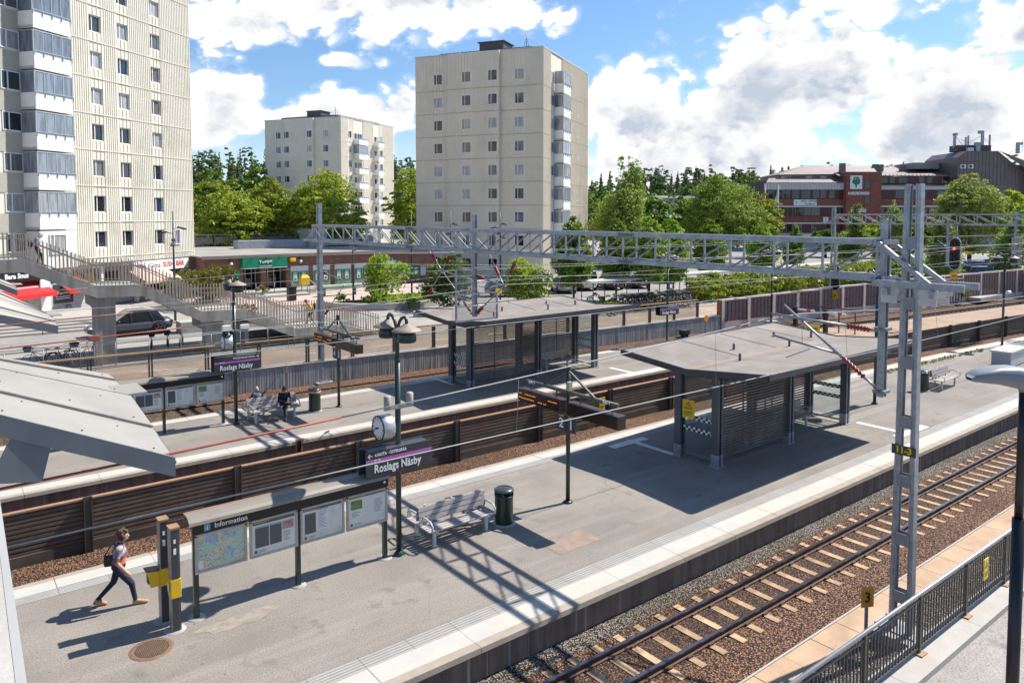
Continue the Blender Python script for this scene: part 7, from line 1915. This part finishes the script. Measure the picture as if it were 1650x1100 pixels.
m=MB(); m.add([(25.2,55.5,1.2),(25.4,53.7,1.2),(26.4,52.3,1.2),(28.1,51.3,1.2),(30.5,51.1,1.2),(32.8,51.7,1.2),(34.2,52.8,1.2),(33,55.5,1.2)],[tuple(range(8))]); struct('soil',m,mat('planter soil',(.05,.045,.02),.95,.3,3.))
t=thing('plaza_bench','green topped plaza bench with thin legs','bench',(29.5,63.0,.8)); m=MB(); m.box(-1.8,1.8,-.4,.4,.72,.82); m.build('seat',mat('green bench top',(.08,.25,.10),.5,.1),t)
for x in (-1.5,1.5): m=MB(); m.box(x-.04,x+.04,-.3,.3,0,.72); m.build('leg',dark,t)
t=thing('post_box','yellow post box on legs in front of brick store','post box',(27.6,66.4,.8)); m=MB(); m.hexa([(-.55,-.4,1.0),(.55,-.4,1.0),(.55,.4,1.0),(-.55,.4,1.0)],[(-.62,-.42,1.75),(.62,-.42,1.75),(.62,.42,1.75),(-.62,.42,1.75)]); m.hexa([(-.62,-.42,1.75),(.62,-.42,1.75),(.62,.42,1.75),(-.62,.42,1.75)],[(-.35,-.2,2.05),(.35,-.2,2.05),(.35,.2,2.05),(-.35,.2,2.05)]); m.build('box',mat('post box yellow',(.75,.47,.03),.45,.06),t)
for x in (-.4,.4): m=MB(); m.box(x-.04,x+.04,-.04,.04,0,1.0); m.build('leg',galv_d,t)
t.scale=(.68,.68,.85)
t=thing('plaza_bin','black square waste container on the plaza behind the stairs','waste container',(24.4,61.5,.8)); m=MB(); m.box(-.55,.55,-.5,.5,.05,1.35); m.build('body',black,t,bevel=.05); m=MB(); m.box(-.6,.6,-.55,.55,1.36,1.5); m.build('lid',black,t); t.scale=(.6,.6,.8)
t=thing('entrance_railing','steel railing in front of the store entrance','railing',(25.5,66.8,.8)); m=MB()
m.tube([(21.5,66.8,2.0),(28.3,66.8,2.0),(29.4,66.4,.9)],.035,6); m.tube([(21.5,66.8,1.4),(28.3,66.8,1.4)],.02,6)
for k in range(5): m.tube([(21.5+1.7*k,66.8,.8),(21.5+1.7*k,66.8,2.0)],.03,6)
m.build('rail',galv_d,t,world=True)
t=thing('plaza_steps','pale low platform with steps before the store entrance','steps',(25,66,.8)); m=MB(); m.box(21,29,67.0,69.3,.8,1.15); m.box(22,27.5,64.8,66.5,.8,1.0); m.build('slab',conc_l,t,world=True)
# boxes and crossing gear on the right
for (u,v,w_,h_,lb,mt) in ((91.8,28.0,1.5,2.4,'tall grey equipment box at the pink wall, left of two',mat('box grey',(.33,.35,.37),.5,.06)),(95.,27.4,1.7,1.9,'shorter grey equipment box beside the tall one',mat('box grey',(.33,.35,.37))),(99.5,26.6,2.2,2.5,'dark green container at right edge by the pink wall',mat('dark green box',(.06,.085,.075),.5,.1))):
    t=thing('equipment_box',lb,'equipment box',(u,v,-.5),R(-14),group='equipment boxes by the pink wall'); m=MB(); m.box(-w_/2,w_/2,-.5,.5,0,h_); m.build('body',mt,t,bevel=.03); m=MB(); m.box(-w_/2-.06,w_/2+.06,-.56,.56,h_,h_+.08); m.build('lid',mt,t); m=MB(); m.box(-w_/2+.1,w_/2-.1,-.52,-.505,.2,h_-.15); m.build('door',pale if False else mt,t)
t=thing('container','pink and white striped container against pink wall right of mast','container',(78.3,30.9,-.5),R(-9)); m=MB(); m.box(-1.9,1.9,-.8,.6,.1,2.3); m.build('body',mat('mauve container',(.20,.06,.07),.6,.1),t); m=MB()
for k in range(8): m.box(-1.8+k*.48,-1.58+k*.48,-.83,-.801,.15,2.25)
m.build('white_ribs',mat('pink white rib',(.60,.52,.50),.6,.05),t); m=MB(); m.box(-1.95,1.95,-.85,.65,2.301,2.4); m.build('roof',mat('mauve container',(.20,.06,.07)),t)
for (u,v,lb) in ((50.6,30.2,'black crossing gate post left of the yellow sign'),(50.5,27.8,'black crossing gate post right of the yellow sign')):
    t=thing('gate_post',lb,'gate post',(u,v,-.4),group='black crossing gate posts'); m=MB(); m.box(-.14,.14,-.14,.14,0,1.75); m.build('post',black,t,bevel=.02); m=MB(); m.box(-.18,.18,-.18,.18,1.3,1.6); m.build('motor',black,t,bevel=.02); m=MB(); m.box(-.05,.05,-1.5,-.1,1.5,1.62); m.m=1; m.box(-.055,.055,-1.2,-.9,1.495,1.625); m.build('arm',[white,red],t)
t=thing('pipe_barrier','dark pipe barrier frame by the end of the far platform','barrier',(52,27.0,-.4)); m=MB()
for y in (-.6,.6): m.tube([(0,y,0),(0,y,1.6)],.05,6)
m.tube([(0,-2.6,1.75),(0,3,1.75)],.05,6); m.build('pipes',dark,t)
t=thing('yellow_notice','yellow notice board beyond the roof of near shelter','notice',(48.2,27.5,.2),R(-50)); m=MB(); m.box(-.5,.5,-.02,.02,-.28,.28); m.build('plate',yellow,t); m=MB()
for k in range(7): m.box(-.36+k*.105,-.29+k*.105,-.025,-.021,-.02,.12)
m.build('print',black,t); m=MB(); m.box(-.03,.03,.02,.06,-.7,.28); m.build('post',galv_d,t)
t=thing('concrete_ramp','pale concrete slab ramp at the end of the far platform','ramp',(49,28.5,-.4)); m=MB(); m.hexa([(46.05,26.2,-.5),(49.5,26.0,-.5),(49.5,28.6,-.5),(46.05,28.6,-.5)],[(46.05,26.2,-.01),(49.5,26.0,-.25),(49.5,28.6,-.25),(46.05,28.6,-.01)]); m.build('slab',conc_l,t,world=True)
t=thing('concrete_block','low pale concrete slabs beside farthest track, right','concrete slab',(84,29.3,-.4)); m=MB(); m.box(-2.6,2.2,-.5,.6,0,.35); m.box(2.3,4.2,-.4,.5,0,.3); m.build('slab',conc_l,t)
t=thing('track_box','small dark track box on ballast before grooved wall','track box',(42.5,34.0,-.6)); m=MB(); m.box(-.3,.3,-.25,.25,.2,.5); m.box(-.2,-.14,-.2,.2,0,.2); m.box(.14,.2,-.2,.2,0,.2); m.box(-.4,.4,-.3,.3,.5,.54); m.build('box',dark,t)
t=thing('track_marker','small orange round marker on a stake by grooved wall','marker',(44.8,33.9,-.6)); m=MB(); m.box(-.02,.02,-.02,.02,0,.9); m.build('stake',galv_d,t); m=MB(); m.disc((-.01,-.04,1.15),.26,14,'y',.02); m.build('disc',orange,t)
t=thing('switch_box','grey white relay box on pipe by the end of noise wall','relay box',(52.5,33.4,-.5)); m=MB(); m.box(-.5,.5,-.3,.3,0,.25); m.build('box',conc_l,t)
t=thing('wall_marker','slim marker post with orange top before the grooved wall','marker',(13.9,35.9,-.6)); m=MB(); m.box(-.03,.03,-.03,.03,0,1.1); m.build('post',galv_d,t); m=MB(); m.box(-.06,.06,-.05,-.031,.85,1.2); m.build('plate',barr_top,t)
for i,u in enumerate((81,79.3)):
    t=thing('wall_pole','grey pole with yellow band at pink wall' if i==0 else 'short pale pole beside striped container','pole',(u,31.1-.2*i,-.5)); m=MB(); m.tube([(0,0,0),(0,0,2.4-1.1*i)],.09,8); m.build('pole',pk,t); 
    if i==0: m=MB(); m.lathe([(.1,1.5),(.1,2.1)],(0,0,0),10); m.build('band',yellow,t)
# ---------------------------------------------------------------- people
def person(label,loc,rz,J,mats_,prims_extra=(),voxel=.011,hair=None):
    """one continuous remeshed body; regions coloured by the nearest limb"""
    t=thing('person',label,'person',loc,rz)
    m=MB(); segs=[]
    def limb(a,b,ra,rb,reg):
        a=Vector(J[a]) if isinstance(a,str) else Vector(a); b=Vector(J[b]) if isinstance(b,str) else Vector(b)
        k=5; pts=[a.lerp(b,i/k) for i in range(k+1)]; m.tube(pts,[ra+(rb-ra)*i/k for i in range(k+1)],10); m.ball(a,ra,10,6); m.ball(b,rb,10,6); segs.append((a,b,ra,rb,reg))
    def blob(c,r,reg):
        c=Vector(J[c]) if isinstance(c,str) else Vector(c); m.ball(c,r,14,10); rr=min(r) if hasattr(r,'__len__') else r; segs.append((c,c+Vector((0,0,.001)),rr,rr,reg))
    hx=Vector(J['head']); f=Vector(J.get('face',(1,0,-.1))).normalized(); side=Vector((0,0,1)).cross(f).normalized(); upv=f.cross(side)
    hips=Vector(J['hips']); ch=Vector(J['chest']); nk=Vector(J['neck'])
    mid=hips.lerp(ch,.5)
    blob(hips,(.125,.165,.12),'legs' if not J.get('long') else 'top'); blob(mid+(ch-hips)*.0,(.115,.15,.16),'top'); blob(ch,(.125,.175,.17),'top'); blob(mid.lerp(hips,.5),(.125,.16,.10),'top')
    limb(ch.lerp(nk,.55),nk,.075,.055,'top'); limb(nk,hx-upv*.05,.052,.055,'skin')
    blob(hx,(.095,.078,.118),'skin'); blob(hx+f*.035-upv*.06,(.06,.05,.055),'skin')
    blob(hx+f*.098-upv*.012,(.022,.014,.02),'skin')
    for s in (-1,1): blob(hx+side*s*.08-upv*.01,(.018,.012,.028),'skin')
    for s,n_ in ((1,'l'),(-1,'r')):
        sh=J['sh_'+n_]; limb(ch.lerp(nk,.5),sh,.085,.068,'top'); limb(sh,'el_'+n_,.060,.046,'sleeve'); limb('el_'+n_,'wr_'+n_,.043,.030,J.get('fore','skin'))
        w=Vector(J['wr_'+n_]); d=(w-Vector(J['el_'+n_])).normalized(); o=d.orthogonal().normalized(); q=d.cross(o)
        limb(w,w+d*.085,.030,.034,'skin')
        for i in range(4): b=w+d*.09+o*(i-1.5)*.019; L=(.062,.072,.068,.052)[i]; k1=b+d*L*.55+q*.006; limb(b,k1,.0105,.010,'skin'); limb(k1,k1+d*L*.38+q*.022,.010,.008,'skin')
        b=w+d*.035+o*.034; limb(b,b+d*.035+o*.018+q*.015,.013,.010,'skin')
        hp=J['hp_'+n_]; limb(hp,'kn_'+n_,.088,.060,'legs'); limb('kn_'+n_,'an_'+n_,.056,.040,'legs')
        limb('an_'+n_,'he_'+n_,.042,.038,'shoe'); limb('he_'+n_,'to_'+n_,.040,.034,'shoe'); limb('an_'+n_,'to_'+n_,.04,.03,'shoe')
    me=bpy.data.meshes.new('raw'); me.from_pydata(m.v,[],m.f); ob=bpy.data.objects.new('raw',me); COL.objects.link(ob)
    rm=ob.modifiers.new('r','REMESH'); rm.mode='VOXEL'; rm.voxel_size=voxel; rm.use_smooth_shade=True; sm=ob.modifiers.new('s','SMOOTH'); sm.factor=.5; sm.iterations=3
    dg=bpy.context.evaluated_depsgraph_get(); bm_=bpy.data.meshes.new_from_object(ob.evaluated_get(dg)); bpy.data.objects.remove(ob)
    bm_.name='body'; n=len(bm_.polygons); c=np.empty(n*3,np.float32); bm_.polygons.foreach_get('center',c); c=c.reshape(-1,3)
    best=np.full(n,1e9); reg=np.zeros(n,int); names=list(mats_.keys())
    for a,b,ra,rb,r_ in segs:
        if r_ not in names: continue
        a=np.array(a);b=np.array(b); d=b-a; L=max(d@d,1e-9); k=np.clip(((c-a)@d)/L,0,1); dist=np.linalg.norm(c-(a+k[:,None]*d),axis=1)-(ra+(rb-ra)*k)
        w=dist<best; best[w]=dist[w]; reg[w]=names.index(r_)
    bm_.materials.clear()
    for k in names: bm_.materials.append(mats_[k])
    bm_.polygons.foreach_set('material_index',reg.astype(np.int32)); bm_.polygons.foreach_set('use_smooth',np.ones(n,bool)); bm_.update()
    o=bpy.data.objects.new('body',bm_); COL.objects.link(o); o.parent=t
    # eyes, mouth
    e=MB()
    for s in (-1,1): e.ball(hx+f*.082+side*s*.032+upv*.012,.011,8,6)
    e.build('eye',mat('eye dark',(.03,.02,.015),.2,.1),t); e=MB(); e.ball(hx+f*.092-upv*.062,(.008,.022,.006),8,5); e.build('mouth',mat('lips',(.35,.12,.10),.5,.1),t)
    if hair:
        hm,kind=hair; h=MB(); b=hx-f*.012+upv*.018
        rg=random.Random(3)
        h.ball(b+upv*.012-f*.012,(.108,.092,.118),14,10)
        for k in range(60):
            a=rg.uniform(0,2*pi); z=rg.uniform(-.1,.11); 
            dd=(f*math.cos(a)+side*math.sin(a))
            if dd.dot(f)>.35 and z<.05: continue
            p=b+dd*.085*math.sqrt(max(.05,1-(z/.13)**2))+upv*z; h.ball(p,rg.uniform(.022,.036),6,4)
        keep=[]
        # open the face
        fv=[Vector(v) for v in h.v]
        h2=MB()
        for fc,smo in zip(h.f,h.sm):
            cc=sum((fv[i] for i in fc),Vector())/len(fc)-hx
            if cc.dot(f)>.055 and cc.dot(upv)<.06: continue
            if cc.dot(upv)<(-.07 if kind!='bob' else -.10): continue
            keep.append(fc)
        h2.v=h.v; h2.f=keep; h2.mi=[0]*len(keep); h2.sm=[True]*len(keep); h2.build('hair',hm,t)
    return t
skin=mat('skin',(.50,.30,.215),.5,.08,8.)
def m_stripes():
    m=bpy.data.materials.new('multicoloured patterned knit'); t,n,l=nt(m); b=n['Principled BSDF']; v=coords(n,l)
    vo=n.new('ShaderNodeTexVoronoi'); vo.inputs['Scale'].default_value=1.; mp=n.new('ShaderNodeMapping'); mp.inputs['Scale'].default_value=(8,8,11); mp.inputs['Rotation'].default_value=(0,.5,.3); l.new(v,mp.inputs[0]); l.new(mp.outputs[0],vo.inputs['Vector'])
    sx=n.new('ShaderNodeSeparateColor'); l.new(vo.outputs['Color'],sx.inputs[0]); cr=n.new('ShaderNodeValToRGB'); cr.color_ramp.interpolation='CONSTANT'; el=cr.color_ramp.elements
    for i,c in enumerate(((.03,.045,.16),(.58,.14,.035),(.36,.33,.30),(.03,.05,.18),(.55,.12,.04),(.08,.15,.36),(.16,.09,.12))):
        e=el[i] if i<2 else el.new(i/7.); e.position=i/7.; e.color=(*c,1)
    l.new(sx.outputs[0],cr.inputs[0]); l.new(cr.outputs[0],b.inputs['Base Color']); b.inputs['Roughness'].default_value=.9; return m
knit=m_stripes(); navy=mat('navy trousers',(.012,.017,.042),.85,.15,6.); tan_shoe=mat('tan shoe',(.45,.24,.12),.6,.15); blackcl=mat('black cloth',(.010,.010,.013),.85,.2,6.)
SC=.955
walk=dict(hips=(0,0,.86),chest=(.03,0,1.16),neck=(.04,0,1.36),head=(.09,0,1.50),face=(1,-.05,-.12),
 sh_l=(.02,.17,1.29),sh_r=(.04,-.17,1.29),el_l=(-.10,.22,1.06),wr_l=(-.02,.21,.84),el_r=(.0,-.23,1.04),wr_r=(.14,-.22,.83),
 hp_l=(0,.085,.83),hp_r=(.0,-.085,.83),kn_l=(-.10,.09,.47),an_l=(-.38,.09,.13),he_l=(-.42,.09,.07),to_l=(-.24,.09,.035),
 kn_r=(.22,-.08,.47),an_r=(.28,-.08,.09),he_r=(.26,-.08,.04),to_r=(.47,-.09,.04))
w_=person('woman in patterned top and navy trousers walking along the near platform',(2.93,17.08,0),R(-17),walk,dict(top=knit,sleeve=knit,skin=skin,legs=navy,shoe=tan_shoe),hair=(mat('brown hair',(.075,.04,.02),.6,.25,20.,stretch=(8,8,2)),'bob'))
w_.scale=(1.12,1.2,.985)
t=thing('handbag','black shoulder bag hanging behind the walking woman','bag',(2.83,17.15,.0),R(-17)); m=MB(); m.box(-.16,.10,-.05,.06,.84,1.08); m.build('bag',mat('black leather',(.012,.011,.011),.4,.2),t,bevel=.04); m=MB(); m.tube([(-.14,0,1.07),(.0,-.1,1.32),(.06,-.14,1.36),(.12,-.1,1.22),(.09,0,1.07)],.012,6); m.build('strap',black,t)
seat=dict(hips=(0,0,.56),chest=(.06,.0,.86),neck=(.12,0,1.05),head=(.19,0,1.17),face=(1,-.25,-.55),
 sh_l=(.09,.18,.99),sh_r=(.09,-.18,.99),el_l=(.16,.25,.75),wr_l=(.34,.10,.70),el_r=(.16,-.25,.75),wr_r=(.36,-.06,.72),fore='top',
 hp_l=(.03,.10,.54),hp_r=(.03,-.10,.54),kn_l=(.44,.14,.66),an_l=(.52,-.22,.60),he_l=(.50,-.28,.57),to_l=(.66,-.30,.58),
 kn_r=(.44,-.10,.50),an_r=(.50,-.08,.10),he_r=(.47,-.08,.05),to_r=(.68,-.10,.04))
person('person in black with cap sitting cross legged on far bench',(11.1,29.0,0),R(-95),seat,dict(top=blackcl,sleeve=blackcl,skin=skin,legs=blackcl,shoe=mat('dark blue shoe',(.03,.035,.10),.6,.1)),hair=(mat('black cap',(.012,.012,.014),.7,.2),'cap'))
t=thing('phone','small phone held by the seated person','phone',(11.03,28.62,.74),R(-95)); m=MB(); m.box(-.01,.06,-.035,.035,-.005,.005); m.build('phone',black,t)
seat2=dict(seat); seat2.update(chest=(.16,0,.80),neck=(.27,0,.97),head=(.36,.0,1.06),sh_l=(.22,.18,.93),sh_r=(.22,-.18,.93),kn_l=(.44,.11,.50),an_l=(.46,.10,.10),he_l=(.43,.10,.05),to_l=(.63,.11,.04),face=(1,0,-.7),el_l=(.38,.24,.72),el_r=(.38,-.24,.72),wr_l=(.5,.12,.58),wr_r=(.5,-.1,.58))
person('person hunched on the rear side of far bench, back to camera',(10.35,29.62,0),R(92),seat2,dict(top=mat('grey blue jacket',(.10,.115,.15),.8,.2,5.),sleeve=blackcl,skin=skin,legs=blackcl,shoe=black),hair=(mat('light hat',(.5,.47,.42),.8,.1),'cap'))
stand=dict(walk)
step=dict(walk); step.update(kn_l=(.10,.09,.46),an_l=(.02,.09,.10),he_l=(-.02,.09,.05),to_l=(.18,.09,.02),kn_r=(.20,-.08,.50),an_r=(.22,-.08,.0),he_r=(.19,-.08,-.06),to_r=(.38,-.09,-.07),chest=(.07,0,1.15),neck=(.12,0,1.34),head=(.19,0,1.47),face=(1,-.1,-.4))
person('white haired woman in pale blue jacket walking down the stairs',(4.28,43.5,5.69),R(-6),step,dict(top=mat('pale blue jacket',(.22,.27,.31),.8,.15,5.),sleeve=mat('pale blue jacket',(.22,.27,.31)),skin=skin,legs=blackcl,shoe=mat('beige shoe',(.35,.25,.18),.7,.1)),hair=(mat('white hair',(.66,.64,.60),.7,.1,20.),'bob'),voxel=.014)
t=thing('backpack','dark bag carried by the white haired woman','bag',(4.03,43.6,6.72)); m=MB(); m.ball((0,0,0),(.11,.14,.19),10,8); m.build('bag',mat('dark blue bag',(.03,.035,.05),.7,.1),t)
up_=dict(walk); up_.update(chest=(.14,0,1.12),neck=(.24,0,1.30),head=(.33,0,1.41),face=(1,0,-.6),fore='top',sh_l=(.18,.18,1.24),sh_r=(.18,-.18,1.24),el_l=(.16,.24,1.0),wr_l=(.34,.2,.88),el_r=(.14,-.24,1.0),wr_r=(.33,-.19,.88),kn_l=(.12,.09,.47),an_l=(-.12,.09,.1),he_l=(-.16,.09,.05),to_l=(.03,.09,.03))
person('man in yellow jacket climbing the lowest stair landing',(18.6,43.7,1.40),R(172),up_,dict(top=mat('yellow jacket',(.66,.36,.02),.8,.12,5.),sleeve=mat('yellow jacket',(.66,.36,.02)),skin=skin,legs=mat('dark jeans',(.025,.028,.04),.85,.15),shoe=black),hair=(mat('reddish hair',(.20,.075,.03),.7,.2,20.),'short'),voxel=.014)
t=thing('backpack','dark grey backpack on the man in yellow jacket','bag',(18.68,43.68,2.52),R(172)); m=MB(); m.ball((-.10,0,0),(.10,.15,.22),10,8); m.build('bag',mat('dark grey bag',(.05,.05,.055),.8,.1),t)
# ---------------------------------------------------------------- camera, sun, sky
cd=bpy.data.cameras.new('camera'); cam=bpy.data.objects.new('camera',cd); COL.objects.link(cam)
cd.sensor_width=36; cd.lens=1200/1650*36; cd.shift_y=-136.6/1650; cd.clip_start=.1; cd.clip_end=4000
cam.location=(0,0,8.2); cam.rotation_euler=(pi/2-math.atan(.057),0,-(pi/2-math.radians(51.8013)))
scene.camera=cam
SD=Vector((.82,-.13,1.0)).normalized()
sl=bpy.data.lights.new('sun','SUN'); sl.energy=4.9; sl.angle=R(.53); sl.color=(1.,.94,.855)
so=bpy.data.objects.new('sun',sl); COL.objects.link(so); so.rotation_euler=(-SD).to_track_quat('-Z','Y').to_euler(); so.location=(0,0,60)
w=bpy.data.worlds.new('World'); scene.world=w; w.use_nodes=True
t=w.node_tree; n=t.nodes; l=t.links; bg=n['Background']
sky=n.new('ShaderNodeTexSky'); sky.sky_type='NISHITA'; sky.sun_disc=False
sky.sun_elevation=math.asin(SD.z); sky.sun_rotation=math.atan2(SD.x,SD.y)
sky.air_density=1.0; sky.dust_density=.6; sky.ozone_density=1.6
tc=n.new('ShaderNodeTexCoord')
# azimuth is measured from +Y towards +X: cumulus banks on the sky dome (azimuth, elevation, half sizes in degrees, strength)
BANKS=[(17.0,8.3,3.9,3.9,.74),(26.4,7.0,6.2,3.0,.66),(19,13.6,5.5,2.7,.62),(30,15.6,14.,3.5,.78),(47.5,7.6,6.4,5.2,.74),(54,4.0,14,3.2,.74),(58.5,9.0,7.5,6.2,.82),(68,6.5,8,5.5,.8),(66,15.5,9,3.2,.72),(26.5,11.2,3.0,.7,.42),(75,10,8,7,.6),(5,8,9,5,.6)]
def M(op,a,b=None,c=None):
    x=n.new('ShaderNodeMath'); x.operation=op
    for i,v in enumerate((a,b,c)):
        if v is None: continue
        if hasattr(v,'is_output'): l.new(v,x.inputs[i])
        else: x.inputs[i].default_value=v
    return x.outputs[0]
sp=n.new('ShaderNodeSeparateXYZ'); l.new(tc.outputs['Generated'],sp.inputs[0])
az=M('MULTIPLY',M('ARCTAN2',sp.outputs[0],sp.outputs[1]),180/pi); el=M('MULTIPLY',M('ARCSINE',sp.outputs[2]),180/pi)
tot=None
for a_,e_,wa,we,s_ in BANKS:
    dx=M('MULTIPLY_ADD',az,1/wa,-a_/wa); dy=M('MULTIPLY_ADD',el,1/we,-e_/we)
    q=M('MULTIPLY_ADD',dx,dx,M('MULTIPLY',dy,dy)); b_=M('MULTIPLY_ADD',q,-s_,s_)
    tot=b_ if tot is None else M('MAXIMUM',tot,b_)
tot=M('MAXIMUM',tot,-.25)
def N2(sc,det,ro,ox=0,oy=0):
    cb=n.new('ShaderNodeCombineXYZ'); l.new(M('ADD',az,ox),cb.inputs[0]); l.new(M('MULTIPLY_ADD',el,1.5,oy),cb.inputs[1])
    f=n.new('ShaderNodeTexNoise'); f.noise_dimensions='2D'; f.inputs['Scale'].default_value=sc; f.inputs['Detail'].default_value=det; f.inputs['Roughness'].default_value=ro; l.new(cb.outputs[0],f.inputs['Vector'])
    return f.outputs[0],cb.outputs[0]
f0,cb0=N2(.155,8,.58)
f1,_=N2(.155,6,.58,.8,1.5)
vo=n.new('ShaderNodeTexVoronoi'); vo.voronoi_dimensions='2D'; vo.inputs['Scale'].default_value=.62
cw=n.new('ShaderNodeCombineXYZ'); l.new(M('MULTIPLY_ADD',f0,5.,az),cw.inputs[0]); l.new(M('MULTIPLY_ADD',f0,4.,M('MULTIPLY',el,1.4)),cw.inputs[1]); l.new(cw.outputs[0],vo.inputs['Vector'])
puff=M('MULTIPLY_ADD',vo.outputs['Distance'],-.42,.20)
d0=M('ADD',M('MULTIPLY_ADD',M('SUBTRACT',f0,.5),1.75,tot),puff)
dl=M('MULTIPLY_ADD',M('SUBTRACT',f1,.5),1.75,tot)
def MR(v,a,b,c=0,d=1,sm=True):
    r=n.new('ShaderNodeMapRange'); r.interpolation_type='SMOOTHSTEP' if sm else 'LINEAR'; l.new(v,r.inputs[0])
    for i,x in enumerate((a,b,c,d)): r.inputs[i+1].default_value=x
    return r.outputs[0]
mask=MR(d0,.24,.38)
shade=M('MULTIPLY',MR(dl,.22,1.05),MR(d0,.34,.95))
shade=M('ADD',shade,M('MULTIPLY',MR(puff,.05,-.2),.25))
rel=MR(M('SUBTRACT',f1,f0),-.02,.16)
shade=M('MINIMUM',M('MULTIPLY_ADD',rel,.45,shade),1.)
cl=mixc(n,l,shade,(8.3,8.1,7.8),(3.9,4.3,5.0))
haze=MR(el,8.,0.,0.,.7)
c=mixc(n,l,haze,mixc(n,l,1.,sky.outputs[0],(.72,.90,1.08),'MULTIPLY'),(6.2,7.2,8.0))
c=mixc(n,l,MR(d0,.05,.34,0.,.3),c,(7.2,7.8,8.3))
c=mixc(n,l,mask,c,cl)
l.new(c,bg.inputs[0]); bg.inputs[1].default_value=.092
vs=scene.view_settings; vs.view_transform='Standard'; vs.look='None'; vs.exposure=.68; vs.gamma=1
scene.cycles.max_bounces=6; scene.cycles.diffuse_bounces=3; scene.cycles.glossy_bounces=3; scene.cycles.transparent_max_bounces=24; scene.cycles.transmission_bounces=3
w.cycles.sampling_method='MANUAL'; w.cycles.sample_map_resolution=256
scene.cycles.use_denoising=True; scene.cycles.denoiser='OPENIMAGEDENOISE'; scene.cycles.use_adaptive_sampling=True; scene.cycles.adaptive_threshold=.02
